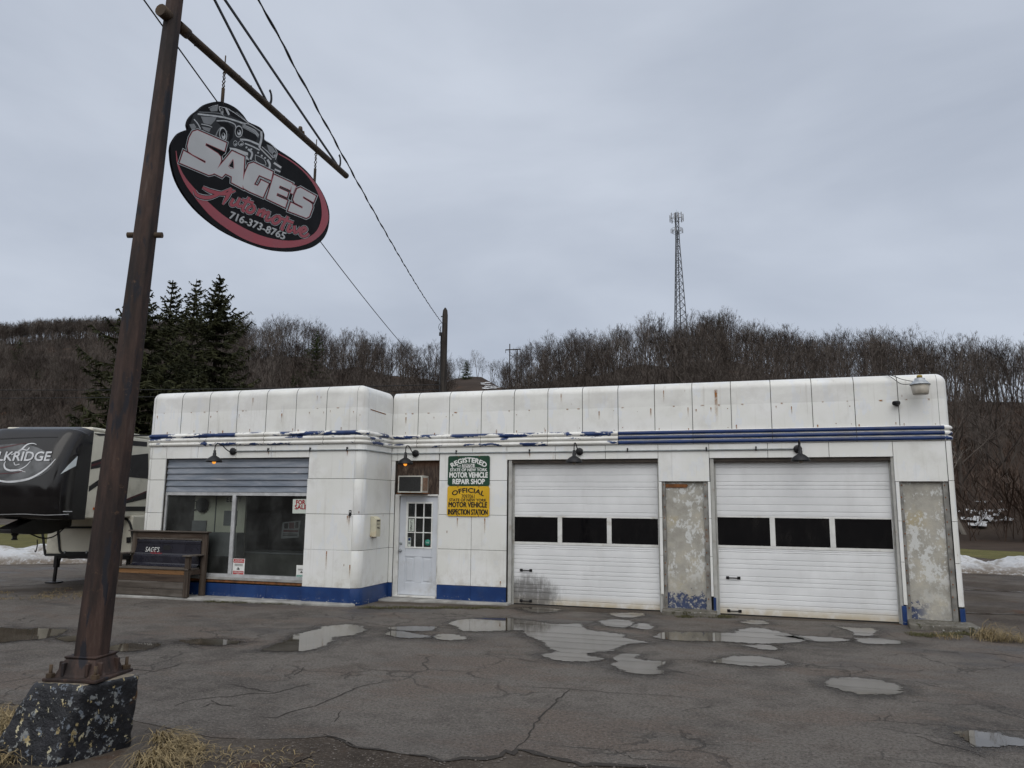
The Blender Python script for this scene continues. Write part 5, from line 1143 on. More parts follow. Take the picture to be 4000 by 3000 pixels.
def snow_mat():
    s = N('old_snow'); x, y, z = s.sep(); d = s.noise(2.2, 8, .7)
    c = s.ramp(d, [(.3, (.62, .64, .67)), (.48, (.70, .71, .73)), (.58, (.46, .44, .42)), (.72, (.22, .19, .16))])
    c = s.mix(s.math('MULTIPLY', s.mr(z, .30, .0), s.mr(s.noise(7, 8, .75), .30, .55)), c, (.20, .165, .13)); s.bump(s.noise(7, 9, .75), 1.0, .12); return s.fin(c, .7, 0, .3)
M['ground'], M['asphalt'], M['grass'], M['snow'] = ground_mat(), asphalt_mat(), grass_mat(), snow_mat()
def water_mat():
    s = N('puddle_water'); c = s.mix(s.mr(s.noise(1.3, 5), .4, .65), (.052, .043, .031), (.085, .073, .058)); s.bump(s.noise(7, 2), .012, .01)
    at = s.n('ShaderNodeAttribute'); at.attribute_name = 'wet'; s.set(s.b, 'Alpha', s.mr(s.math('ADD', at.outputs['Fac'], s.math('MULTIPLY', s.math('SUBTRACT', s.noise(9, 9, .72), .5), 1.5)), .40, .50)); return s.fin(c, .03, 0, .30)
M['water'] = water_mat()
def wet_mat():
    s = N('wet_margin'); at = s.n('ShaderNodeAttribute'); at.attribute_name = 'wet'; f = at.outputs['Fac']
    s.set(s.b, 'Alpha', s.math('MULTIPLY', s.mr(s.math('ADD', f, s.math('MULTIPLY', s.math('SUBTRACT', s.noise(9, 7, .7), .5), 1.1)), .2, 1.1), .7)); s.bump(s.noise(40, 5, .7), .8, .01)
    return s.fin(s.mix(s.mr(s.noise(30, 4), .4, .6), (.030, .026, .024), (.052, .045, .040)), .4, 0, .45)
M['wet'] = wet_mat(); M['track'] = simple('wet_track', (.10, .088, .075), .12, 0, .3, 3, spec=.4)
M['turf'] = simple('dead_turf', (.085, .062, .038), .95, 0, .45, 30, .9, dirt=(.05, .03, .02))
M['crack'] = simple('crack_dark', (.030, .025, .021), .95, sc=20); M['straw'] = simple('straw', (.24, .185, .10), .85, 0, .4, 14, spec=.2, dirt=(.10, .07, .04)); M['moss'] = simple('mossy_turf', (.075, .07, .026), .95, 0, .4, 14, .6)
def structure(o): o['kind'] = 'structure'; return o
mb = MB(); n = 48; R_ = 1500
mb.add([(CAM[0], CAM[1], ZG)]+[(CAM[0]+R_*cos(2*pi*i/n), CAM[1]+R_*sin(2*pi*i/n), ZG) for i in range(n)], [(0, 1+i, 1+(i+1) % n) for i in range(n)])
structure(mb.build('ground', M['ground'], None))
def gsheet(name, pts, z, m, jit=0, sub=1, kind='structure', smooth=False):
    P = [np.array(onZ(x, y, z)) for x, y in pts]
    if smooth: P = catmull(P+[P[0]], 6)[:-1]
    if jit:
        Q = []
        for a, b in zip(P, P[1:]+P[:1]):
            d = np.linalg.norm(b-a); k = max(1, int(d/sub))
            for t in np.linspace(0, 1, k, endpoint=False): Q.append(a+(b-a)*t+np.array((random.uniform(-jit, jit), random.uniform(-jit, jit), 0)))
        P = Q
    m2 = MB(); m2.add([(p[0], p[1], z) for p in P], [tuple(range(len(P)))]); o = m2.build(name, m, None); 
    if kind: o['kind'] = kind
    return o
z1_ = lambda x, y: (100+x*.72333, 2350+y*.72333); z2_ = lambda x, y: (1600+x*.58770, 2350+y*.58770); z3_ = lambda x, y: (2700+x*.58770, 2350+y*.58770)
# the lot: from the building out past the camera
m2 = MB(); far = [onZ(x, y, ZG)[:2] for x, y in ((-1500, 2330), (-300, 2326), (100, 2322), (330, 2318), (440, 2318))]
edge = [tuple(p) for p in far]+[(-5.6, -1.86), (-5.4, -1.2), (10.7, .0)]+[tuple(onZ(x, y, ZG)[:2]) for x, y in ((3790, 2490), (3900, 2505), (4050, 2515), (4600, 2540), (5600, 2570))]
Q = []
for a, b in zip(edge, edge[1:]):
    a, b = np.array(a), np.array(b); k = max(1, int(np.linalg.norm(b-a)/.3))
    for t in np.linspace(0, 1, k, endpoint=False): q = a+(b-a)*t; Q.append((q[0]+random.uniform(-.06, .06), q[1]+random.uniform(-.06, .06)))
ed = [tuple(onZ(*z2_(x, y), ZG)[:2]) for x, y in ((0, 1020), (100, 1030), (220, 1065), (350, 1045), (500, 1050), (600, 1030), (640, 990), (690, 1020), (705, 985), (800, 1000), (900, 1030), (1100, 1070), (1140, 1090), (1220, 1085), (1400, 1095), (1600, 1100), (1680, 1106), (2000, 1130))]
ed0 = [tuple(onZ(*z1_(x, y), ZG)[:2]) for x, y in ((-900, 560), (-300, 545), (0, 560), (560, 640), (850, 700), (1000, 735), (1250, 745), (1500, 740), (1620, 730), (1700, 745), (1780, 790), (1900, 800), (2000, 820))]
poly = Q+[(30, -8)]+[(22, -9.5)]+ed[::-1]+ed0[::-1]+[(-25, -9)]
m2.add([(x, y, ZG+.004) for x, y in poly], [tuple(range(len(poly)))]); structure(m2.build('asphalt_lot', M['asphalt'], None))
def ribbon(mb, pts, w0, z, jit=.012):
    P = [np.array(p, float) for p in pts]; Q = []
    for a, b in zip(P, P[1:]):
        k = max(2, int(np.linalg.norm(b-a)/.07))
        for t in np.linspace(0, 1, k, endpoint=False): Q.append(a+(b-a)*t+np.array((random.gauss(0, jit), random.gauss(0, jit), 0)))
    Q.append(P[-1]); n = len(Q); V = []
    for i, q in enumerate(Q):
        t = Q[min(i+1, n-1)]-Q[max(i-1, 0)]; t /= np.linalg.norm(t)+1e-9; nn = np.array((-t[1], t[0], 0)); f = i/(n-1); w_ = w0*(.35+.65*min(1, 5*f, 5*(1-f)))*random.uniform(.5, 1.3)
        V += [(*(q+nn*w_/2)[:2], z), (*(q-nn*w_/2)[:2], z)]
    mb.add(V, [(2*i, 2*i+2, 2*i+3, 2*i+1) for i in range(n-1)])
mb = MB(); zc_ = ZG+.0075
for fn, w_, pts in [(z1_, .022, [(500, 355), (600, 365), (690, 375), (800, 350), (870, 325)]), (z1_, .016, [(790, 565), (880, 535), (1000, 518), (1120, 512), (1230, 495), (1350, 492), (1480, 455), (1600, 440)]), (z1_, .012, [(990, 530), (1060, 560), (1150, 565)]), (z1_, .018, [(1240, 620), (1350, 625), (1450, 590), (1560, 560), (1640, 530), (1800, 460), (1930, 430)]),
                    (z1_, .022, [(1110, 445), (1180, 460), (1270, 480), (1340, 490)]), (z1_, .018, [(1450, 400), (1490, 370), (1510, 350)]), (z1_, .012, [(1690, 590), (1685, 620), (1665, 650)]), (z1_, .014, [(1600, 710), (1700, 740), (1780, 785)]), (z1_, .014, [(940, 575), (1000, 545), (1100, 560), (1140, 555)]),
                    (z2_, .020, [(1080, 580), (1000, 630), (950, 690), (880, 760), (825, 840), (770, 910), (705, 975)]), (z2_, .008, [(900, 955), (1050, 960), (1200, 975), (1350, 985), (1440, 1020), (1480, 1040), (1600, 1050), (1850, 1060), (1900, 1040)]), (z2_, .014, [(720, 380), (800, 395), (890, 410)]), (z2_, .016, [(1620, 435), (1700, 460), (1800, 470), (1900, 465)]),
                    (z3_, .013, [(1470, 885), (1560, 905), (1640, 945), (1760, 965), (1880, 1000), (1960, 1040)]), (z3_, .016, [(1640, 330), (1800, 342)]), (z3_, .022, [(1890, 335), (2020, 350), (2080, 352), (2200, 375), (2300, 385)]), (z2_, .010, [(640, 560), (900, 570), (1080, 580), (1300, 600), (1500, 612), (1750, 625), (1950, 650)])]:
    ribbon(mb, [onZ(*fn(*p), zc_) for p in pts], w_, zc_)
for e_, k in ((ed0[8:], .035), (ed, .075)): ribbon(mb, [(x, y, zc_) for x, y in e_], k, zc_, .006)
o = mb.build('asphalt_crack', M['crack'], None, fixn=False); structure(o)
PUD = [(z2_, [(270, 150), (330, 125), (480, 112), (650, 112), (700, 118), (850, 135), (980, 152), (1130, 150), (1160, 185), (1300, 205), (1420, 222), (1400, 240), (1560, 268), (1450, 278), (1370, 300), (1320, 325), (1200, 335), (1150, 340), (1180, 362), (1260, 380), (1160, 394), (1040, 392), (930, 370), (895, 350), (1000, 335), (930, 300), (880, 255), (790, 225), (760, 190), (600, 190), (450, 195), (360, 188), (330, 165)]),
       (z2_, [(1370, 375), (1420, 350), (1500, 355), (1480, 375), (1560, 395), (1675, 402), (1630, 440), (1660, 462), (1600, 477), (1480, 468), (1400, 440), (1370, 420), (1400, 400)]), (z2_, [(170, 232), (230, 220), (300, 225), (345, 245), (240, 250)]), (z2_, [(740, 45), (860, 40), (980, 55), (860, 70)]), (z2_, [(1270, 130), (1370, 122), (1460, 135), (1440, 165), (1330, 160)]), (z2_, [(1340, 80), (1500, 78), (1540, 90), (1430, 102)]), (z2_, [(1480, 165), (1540, 150), (1590, 165), (1560, 178)]),
       (z3_, [(-230, 235), (-170, 205), (0, 205), (180, 208), (300, 210), (330, 190), (430, 177), (520, 190), (650, 222), (745, 255), (650, 270), (560, 275), (420, 275), (180, 260), (0, 258), (-150, 250)]), (z3_, [(660, 232), (760, 232), (1000, 250), (900, 262), (760, 250)]), (z3_, [(1120, 250), (1250, 248), (1385, 270), (1240, 277), (1150, 270)]), (z3_, [(1000, 170), (1100, 178), (1195, 182), (1180, 220), (1110, 218), (1080, 195)]), (z3_, [(165, 398), (280, 370), (430, 368), (540, 385), (615, 410), (560, 422), (400, 422), (260, 412)]),
       (z3_, [(905, 545), (960, 515), (1080, 510), (1220, 522), (1340, 550), (1385, 575), (1370, 600), (1250, 615), (1130, 610), (1010, 585), (930, 560)]), (z3_, [(1800, 880), (1840, 868), (1950, 875), (2050, 885), (2130, 915), (2300, 930), (2290, 945), (2050, 945), (1920, 950), (1860, 915)]), (z3_, [(400, 295), (480, 290), (540, 305), (500, 313)]), (z3_, [(360, 138), (430, 128), (490, 140), (420, 146)]),
       (z1_, [(-200, 140), (0, 150), (70, 145), (200, 152), (190, 165), (100, 195), (0, 205), (-200, 215)]), (z1_, [(450, 250), (480, 240), (560, 228), (700, 230), (690, 242), (600, 262), (500, 263)]), (z1_, [(860, 210), (940, 204), (1080, 208), (1140, 218), (1060, 230), (930, 228)]), (z1_, [(1285, 262), (1380, 225), (1440, 200), (1480, 175), (1590, 150), (1620, 135), (1760, 125), (1820, 150), (1750, 180), (1660, 190), (1640, 215), (1580, 245), (1510, 262), (1400, 265)]),
       (z1_, [(1960, 175), (2000, 160), (2090, 175), (2160, 188), (2050, 192)]), (z1_, [(200, 195), (280, 185), (290, 208), (230, 208)]), (z1_, [(1980, 140), (2100, 135), (2190, 140), (2150, 155), (2010, 150)])]
for fn, pts in PUD:
    P = [onZ(*fn(*p), ZG+.012)[:2] for p in pts]; Q = catmull(P+[P[0]], 5)[:-1]; n = len(Q); zz_ = ZG+.012; m2 = MB()
    jj = [random.gauss(0, .016) for _ in range(n)]
    PA = np.array(P); ar = abs(.5*np.sum(PA[:, 0]*np.roll(PA[:, 1], -1)-np.roll(PA[:, 0], -1)*PA[:, 1])); di = min(.09, .5*ar/np.sum(np.linalg.norm(PA-np.roll(PA, -1, 0), axis=1)))
    In = offset_poly(PA, -di); In = catmull(list(In)+[In[0]], 5)[:-1]; Ou = offset_poly(np.array(P), .13); Ou = catmull(list(Ou)+[Ou[0]], 5)[:-1]
    m2.add([(q[0], q[1], zz_) for q in In]+[(q[0], q[1], zz_) for q in Ou], [tuple(range(n))]+[(i, n+i, n+(i+1) % n, (i+1) % n) for i in range(n)])
    o = structure(m2.build('puddle_water', M['water'], None, fixn=False)); ca = o.data.color_attributes.new('wet', 'FLOAT_COLOR', 'POINT')
    for i in range(2*n): g = 1. if i < n else 0.; ca.data[i].color = (g, g, g, 1)
    A1 = catmull(P+[P[0]], 4)[:-1]; B1 = offset_poly(np.array(P), .42); B1 = catmull(list(B1)+[B1[0]], 4)[:-1]; C1 = offset_poly(np.array(P), -.03); C1 = catmull(list(C1)+[C1[0]], 4)[:-1]; n = len(A1); m2 = MB()
    m2.add([(q[0], q[1], ZG+.0078) for q in C1]+[(q[0]+random.gauss(0, .03), q[1]+random.gauss(0, .03), ZG+.0078) for q in B1], [(i, (i+1) % n, n+(i+1) % n, n+i) for i in range(n)])
    o = structure(m2.build('wet_asphalt', M['wet'], None, fixn=False)); ca = o.data.color_attributes.new('wet', 'FLOAT_COLOR', 'POINT')
    for i in range(2*n): g = 1. if i < n else 0.; ca.data[i].color = (g, g, g, 1)
# driveway strip at the left, muddy drive at the right, grass fields
gsheet('driveway', [(-1600, 2215), (-200, 2214), (345, 2206), (700, 2204), (760, 2228), (345, 2262), (120, 2288), (-200, 2300), (-1600, 2320)], ZG+.005, M['asphalt'], .08, .6)
gsheet('grass_field', [(-3000, 2052), (0, 2050), (700, 2052), (1200, 2056), (1200, 2180), (400, 2170), (0, 2176), (-3000, 2180)], ZG+.006, M['grass'], .3, 3)
gsheet('grass_field', [(3300, 2082), (3760, 2085), (4300, 2092), (5600, 2110), (5600, 2260), (4200, 2215), (3760, 2170), (3300, 2165)], ZG+.006, M['grass'], .3, 2)
for x0, y0, x1, y1, t_ in ((3690, 2218, 4300, 2236, 1), (3700, 2298, 4300, 2322, 1), (3750, 2390, 4200, 2405, 1)):
    gsheet('wet_track', [(x0, y0), (x1, y1), (x1, y1+4), (x0, y0+5)], ZG+.007, M['track'], .05, .3)
# snow: ploughed heaps and thin patches
def snow_heap(name, c, ax, L_, W_, H_, label, seed):
    rr = np.random.default_rng(seed); nx, ny = 70, 18; ph = rr.uniform(0, 6, 8); V = []; ay = np.array((-ax[1], ax[0]))
    for j in range(ny+1):
        for i in range(nx+1):
            u, v_ = i/nx*2-1, j/ny*2-1; e1 = 1+.25*sin(5*u+ph[0])+.15*sin(11*u+ph[1]); h = max(0, 1-abs(v_)**1.8)*max(0, 1-abs(u)**4)*e1*(.75+.2*sin(3*u+ph[2])+.12*sin(17*u+4*v_+ph[3]))
            h += .06*sin(31*u+9*v_+ph[4])*h+rr.normal(0, .018)*(h > .02); p = np.array(c)+ax*u*L_/2+ay*v_*W_/2*(1+.18*sin(7*u+ph[5])); V.append((p[0], p[1], ZG-.02+H_*h))
    m2 = MB(); m2.add(V, [(j*(nx+1)+i, j*(nx+1)+i+1, (j+1)*(nx+1)+i+1, (j+1)*(nx+1)+i) for j in range(ny) for i in range(nx)], 0, True); o = m2.build(name, M['snow'], None, fixn=False); tag(o, label, 'snow heap'); return o
a = onZ(3730, 2235, ZG); b = onZ(4450, 2250, ZG); ax = (b-a)[:2]; L_ = np.linalg.norm(ax); ax /= L_
snow_heap('snow_heap', ((a+b)/2)[:2]+np.array((-.3, .7)), ax, L_*1.35, 2.6, .72, 'dirty ploughed snow heap beyond the right end of the shop', 3)
a = onZ(-700, 2204, ZG); b = onZ(640, 2200, ZG); ax = (b-a)[:2]; L_ = np.linalg.norm(ax); ax /= L_
snow_heap('snow_heap', ((a+b)/2)[:2]+np.array((-.2, 1.0)), ax, L_*1.2, 2.4, .46, 'long low snow bank behind the camper beside the driveway', 8)
rs = random.Random(4)
def snow_patch(x, y, w_, h_):
    pts = [(x+w_*cos(a)*rs.uniform(.6, 1.1), y+h_*sin(a)*rs.uniform(.4, 1.1)) for a in np.linspace(0, 2*pi, 16, endpoint=False)]; gsheet('snow_patch', pts, ZG+.03, M['snow'], .1, 1)
for q in ((3950, 2079, 320, 7), (3850, 2085, 150, 4), (3880, 2113, 60, 3), (4000, 2104, 120, 4), (3770, 2127, 30, 2.5), (4080, 2096, 160, 3)): snow_patch(*q)
# pebbles strewn on the lot, straw and turf round the plinth and steps
M['pebble'] = simple('pebble', (.115, .10, .09), .8, 0, .45, 3)
def pebbles(name, n, pick, rmin, rmax):
    V = []; F = []
    for _ in range(n):
        p = pick()
        if p is None: continue
        r_ = random.uniform(rmin, rmax)*random.choice((.6, 1, 1, 1.5)); b = len(V); q = random.uniform(0, pi)
        for dx, dy, dz in ((1, 0, 0), (0, 1, 0), (-1, 0, 0), (0, -1, 0), (0, 0, .6)): V.append((p[0]+r_*(dx*cos(q)-dy*sin(q))*random.uniform(.7, 1.2), p[1]+r_*(dx*sin(q)+dy*cos(q))*random.uniform(.7, 1.2), ZG+.006+dz*r_*random.uniform(.7, 1.2)))
        F += [(b, b+1, b+4), (b+1, b+2, b+4), (b+2, b+3, b+4), (b+3, b, b+4)]
    m2 = MB(); m2.v = V; m2.f = [list(f) for f in F]; m2.m = [0]*len(F); m2.sm = [False]*len(F); o = m2.build(name, M['pebble'], None, fixn=False); tag(o, 'loose pebbles and grit strewn over the old asphalt', 'gravel', kind='stuff'); return o
def pk():
    x, y = random.uniform(-100, 4100), 3000-(random.random()**1.3)*600; p = onZ(x, y, ZG); return p if p[1] < -.6 else None
pebbles('gravel', 3200, pk, .003, .008)
def pk2():
    x = random.uniform(700, 4100); y = random.uniform(2890, 3010); p = onZ(x, y, ZG); return p
pebbles('gravel', 700, pk2, .004, .012)
def tufts(name, spots, label, cat='grass', mt=None):
    m2 = MB()
    for (x, y, rad, n, L0, lean) in spots:
        c0 = onZ(x, y, ZG)
        for _ in range(n):
            a = random.uniform(0, 2*pi); r_ = rad*sqrt(random.random()); p = c0+np.array((r_*cos(a), r_*sin(a), .005)); L_ = L0*random.uniform(.5, 1.25); b = random.uniform(0, 2*pi) if lean is None else lean+random.gauss(0, .8); d = np.array((cos(b), sin(b), 0)); up = random.uniform(.35, 1.0)
            p1 = p+d*L_*.25+(0, 0, L_*.42*up); p2 = p+d*L_*.65+(0, 0, L_*.55*up*random.uniform(.6, 1)); p3 = p+d*L_*1.0+(0, 0, L_*.30*up*random.uniform(.2, 1.1)); sd_ = np.array((-d[1], d[0], 0))*random.uniform(.0022, .0042)
            m2.add([p-sd_, p+sd_, p1+sd_, p1-sd_, p2+sd_*.8, p2-sd_*.8, p3], [(0, 1, 2, 3), (3, 2, 4, 5), (5, 4, 6)])
    o = m2.build(name, mt or M['straw'], None, fixn=False); tag(o, label, cat, kind='stuff'); return o
tufts('dry_grass', [(625, 2893, .07, 90, .22, -.2), (680, 2912, .09, 120, .2, .0), (640, 2945, .12, 140, .22, -.3), (740, 2945, .12, 110, .16, None), (590, 2990, .14, 160, .24, -.4), (800, 2955, .22, 60, .10, None), (840, 2990, .35, 90, .10, None), (1000, 2965, .35, 50, .07, None), (690, 2990, .2, 130, .16, None), (1100, 2990, .3, 40, .07, None), (-30, 2850, .35, 700, .26, None), (40, 2870, .2, 300, .24, None), (-20, 2960, .3, 600, .28, None), (50, 2830, .12, 120, .2, None)], 'pale dry grass matted round the black concrete plinth')
tufts('dry_grass', [(3840, 2490, .12, 90, .45, -.2), (3860, 2500, .25, 160, .34, .0), (3920, 2502, .3, 140, .3, .0), (3700, 2494, .2, 60, .15, None)], 'pale straw tuft at the right corner of the footing')
tufts('moss_turf', [(x, y, .12, 60, .07, None) for x, y in [(2660+18*k, 2408+random.uniform(-4, 6)) for k in range(12)]+[(820+22*k, 2352+.5*k+random.uniform(-2, 3)) for k in range(24)]+[(3560+18*k, 2480+random.uniform(-3, 9)) for k in range(14)]+[(1420+22*k, 2376+random.uniform(-2, 3)) for k in range(25)]], 'short mossy turf along the foot of the walls', mt=M['moss'])
tufts('dead_grass_edge', [(random.uniform(-60, 460), 2326+random.gauss(0, 9), random.uniform(.15, .5), 45, .09, None) for x in range(-60, 460, 26)], 'dead grass along the gravel edge in front of the camper')
o = gsheet('verge', [(-300, 3040), (-300, 2780), (60, 2790), (600, 2860), (760, 2880), (1000, 2905), (1200, 2935), (1000, 3060)], ZG+.009, M['ground'], .12, .15)

# ------------------------------------------------------------------ hills round the valley
CP = cos(PIT)
def az_of(px): return math.atan((px-2000)*CP/FPX)
def lerp(px, tab): return float(np.interp(px, [t[0] for t in tab], [t[1] for t in tab]))
SKY = [(-1500, 1300), (-300, 1255), (0, 1247), (150, 1232), (380, 1228), (560, 1240), (930, 1235), (1040, 1222), (1180, 1230), (1280, 1285), (1380, 1268), (1500, 1305), (1650, 1320), (1740, 1375), (1870, 1362), (1950, 1405), (2080, 1330), (2200, 1285), (2350, 1282), (2500, 1235), (2650, 1240), (2750, 1208), (2900, 1208), (3000, 1248), (3200, 1280), (3430, 1262), (3600, 1285), (3800, 1300), (4000, 1292), (4600, 1320), (5600, 1330)]
RC = [(-1500, 520), (450, 500), (700, 330), (1000, 285), (1650, 290), (1750, 300), (1960, 300), (2100, 265), (3000, 250), (3500, 215), (4200, 200), (5600, 220)]
R0 = [(-1500, 120), (400, 120), (700, 100), (1700, 95), (2200, 85), (3000, 62), (3600, 50), (4200, 48), (5600, 55)]
HT = [(-1500, 13), (450, 13), (800, 17), (1650, 17), (1760, 12), (1950, 12), (2100, 18), (3400, 18), (4200, 17), (5600, 17)]
def px_of(th): return 2000+math.tan(th)*FPX/CP
def crest(px):
    y = lerp(px, SKY); R = lerp(px, RC); d = ray(px, y); z = CAM[2]+R*d[2]/sqrt(d[0]**2+d[1]**2); return R, z-lerp(px, HT)*.93
def terr(th, r):
    """height of the land at azimuth th (radians right of the camera's heading) and distance r"""
    if abs(th) < radians(58):
        px = px_of(th); R, zc = crest(px); r0 = lerp(px, R0)
    else: R, zc, r0 = 430., 66+10*sin(th*5), 110.
    t = abs(th)-radians(50)
    if 0 < t < radians(8):
        px = px_of(math.copysign(radians(50), th)); R1, z1 = crest(px); r1 = lerp(px, R0); f = t/radians(8); f = f*f*(3-2*f); R = R1+(430-R1)*f; zc = z1+(66+10*sin(th*5)-z1)*f; r0 = r1+(110-r1)*f
    if r <= r0: return ZG-.03
    if r <= R:
        t = (r-r0)/(R-r0); z = zc*(t**1.08)*(1.12-.12*t)
        z += 1.4*sin(r*.06+th*23)*min(1, t*4)*min(1, (1-t)*4)
    else: z = zc-(r-R)*.10-((r-R)*.02)**2*.15
    return max(z, ZG-.03)
def wpt(th, r, dz=0.0):
    h = np.array((-sin(YAW), cos(YAW))); rr_ = np.array((cos(YAW), sin(YAW))); p = CAM[:2]+(h*cos(th)+rr_*sin(th))*r; return np.array((p[0], p[1], terr(th, r)+dz))
ths = list(np.linspace(radians(-50), radians(50), 150))+list(np.linspace(radians(52), radians(308), 70))
rs_ = [40, 50, 58, 66, 75, 85, 95, 105, 115, 125, 137, 150, 163, 176, 190, 203, 216, 230, 244, 258, 272, 286, 300, 318, 340, 370, 400, 430, 460, 490, 520, 560, 650, 800, 1000]
V = [tuple(wpt(th if th < pi else th-2*pi, r)) for th in ths for r in rs_]; nk = len(rs_); nth = len(ths)
F = [(i*nk+j, i*nk+j+1, ((i+1) % nth)*nk+j+1, ((i+1) % nth)*nk+j) for i in range(nth) for j in range(nk-1)]
def hill_mat():
    s = N('leaf_litter_hill'); c = s.ramp(s.noise(.08, 9, .7), [(.3, (.034, .025, .020)), (.5, (.052, .039, .031)), (.65, (.066, .050, .039)), (.8, (.044, .038, .029))])
    c = s.mix(s.mr(s.noise(.6, 8, .75), .5, .7), c, (.032, .024, .019)); c = s.mix(s.mr(s.noise(.12, 3, v=s.map(loc=(40, 3, 0))), .62, .72), c, (.088, .048, .028))
    sn = s.mr(s.noise(.35, 9, .7, v=s.map((.5, 1.3, 1))), .655, .685); x, y, z = s.sep()
    return s.fin(c, .95, 0, .1)
mb = MB(); mb.add(V, F, 0, True); mb.v = [tuple(v) for v in V]; structure(mb.build('hills', hill_mat(), None, fixn=False))

# ------------------------------------------------------------------ bare trees
def bark(name, c1, c2, sc=.6):
    s = N(name); oi = s.n('ShaderNodeObjectInfo'); c = s.mix(s.mr(s.noise(sc, 4), .35, .65), c1, c2)
    c = s.mix(s.math('MULTIPLY', oi.outputs['Random'], .45), c, tuple(q*.55 for q in c1)); return s.fin(c, .95, 0, .1)
M['bark'] = bark('bare_bark', (.066, .054, .047), (.125, .106, .094)); M['barkdark'] = bark('dark_bark', (.038, .030, .026), (.07, .056, .048)); M['barkmid'] = bark('grey_bark', (.095, .080, .070), (.16, .14, .124)); M['barkpale'] = bark('pale_bark', (.17, .152, .132), (.26, .235, .205)); M['barkred'] = bark('brush_twigs', (.062, .043, .034), (.10, .072, .058))
def norm(v): return v/(np.linalg.norm(v)+1e-9)
def skeleton(rng, H, trunk_r, lv, first=.35, spread=.55, nb=16, up=.5, nsub=5, lens=.36, twig=.015):
    """returns list of (p0, p1, r0, r1, level)"""
    S = []
    def perp(d):
        a = np.array((0, 0, 1.)) if abs(d[2]) < .9 else np.array((1., 0, 0)); u = norm(np.cross(d, a)); return u, np.cross(d, u)
    def grow(p, d, L_, r, level):
        k = 4 if level < 2 else (2 if level == 2 else 1); pts = [p]; q = p.copy(); dd = d.copy()
        for i in range(k):
            dd = norm(dd+rng.normal(0, .11 if level < 2 else .07, 3)+np.array((0, 0, up*.16*(level > 0)))); q = q+dd*L_/k; pts.append(q)
        rs = [max(twig, r*(1-.78*i/k)) for i in range(k+1)]
        for i in range(k): S.append((pts[i], pts[i+1], rs[i], rs[i+1], level))
        if level >= lv: return
        n = nsub if level > 0 else nb
        for j in range(n):
            t = (first+(1-first)*(j+rng.uniform(0, 1))/n) if level == 0 else rng.uniform(.25, 1.0)
            i = min(k-1, int(t*k)); f = t*k-i; b = pts[i]+(pts[i+1]-pts[i])*f; ax = norm(pts[i+1]-pts[i]); u, v = perp(ax); a = j*2.4+rng.uniform(-.5, .5)
            sp = spread*rng.uniform(.75, 1.3)*(1 if level == 0 else .95); nd = norm(ax*cos(sp)+(u*cos(a)+v*sin(a))*sin(sp)); l2 = L_*(lens+.09*level)*rng.uniform(.7, 1.2)*((1.25-.75*(t-first)/(1-first)) if level == 0 else (1.15-.4*t)); grow(b, nd, l2, max(twig, rs[i]*(.5 if level == 0 else .6)), level+1)
    grow(np.zeros(3), np.array((rng.normal(0, .03), rng.normal(0, .03), 1.)), H, trunk_r, 0); return S
def seg_arrays(S, sides):
    V = []; F = []
    for p0, p1, r0, r1, lev in S:
        n = sides(lev); d = norm(p1-p0); a = np.array((0, 0, 1.)) if abs(d[2]) < .9 else np.array((1., 0, 0)); u = norm(np.cross(d, a)); v = np.cross(d, u); b = len(V)
        for p, r in ((p0, r0), (p1, r1)):
            for j in range(n): q = 2*pi*j/n; V.append(p+(u*cos(q)+v*sin(q))*r)
        if n == 2: F.append((b, b+1, b+3, b+2))
        else: F += [(b+j, b+(j+1) % n, b+n+(j+1) % n, b+n+j) for j in range(n)]
    return V, F
def mesh_from(name, V, F, mt):
    me = bpy.data.meshes.new(name); me.from_pydata([tuple(v) for v in V], [], F); me.materials.append(mt); me.update(); return me
rt_ = np.random.default_rng(21)
def hgt(S): return max(max(s[0][2], s[1][2]) for s in S)
FAR = []                    # far kinds: one mesh of trunk, limbs and thick twig bundles
for k in range(7):
    S = skeleton(rt_, 12.2*rt_.uniform(.93, 1.07), .17, 3, first=rt_.uniform(.30, .5), spread=rt_.uniform(.42, .72), nb=15, nsub=6, lens=.40, twig=.015, up=.45)
    FAR.append((S, mesh_from('bare_tree', *seg_arrays(S, lambda l: 4 if l == 0 else (3 if l < 2 else 2)), M['bark'])))
NEAR = []                   # near kinds with a trunk part and a crown part
for k in range(4):
    S = skeleton(rt_, 13.2*rt_.uniform(.93, 1.07), .21, 4, first=rt_.uniform(.22, .4), spread=rt_.uniform(.45, .72), nb=17, nsub=4, lens=.37, twig=.009, up=.45)
    mts = M['barkpale'] if k == 3 else M['bark']
    NEAR.append((mesh_from('trunk', *seg_arrays([s for s in S if s[4] == 0], lambda l: 7), mts), mesh_from('crown', *seg_arrays([s for s in S if s[4] > 0], lambda l: 4 if l == 1 else (3 if l < 3 else 2)), mts)))
FARM = {}
for S, me in FAR:
    FARM[me.name] = [me]
    for mt in ('barkdark', 'barkmid'): m_ = me.copy(); m_.materials[0] = M[mt]; FARM[me.name].append(m_)
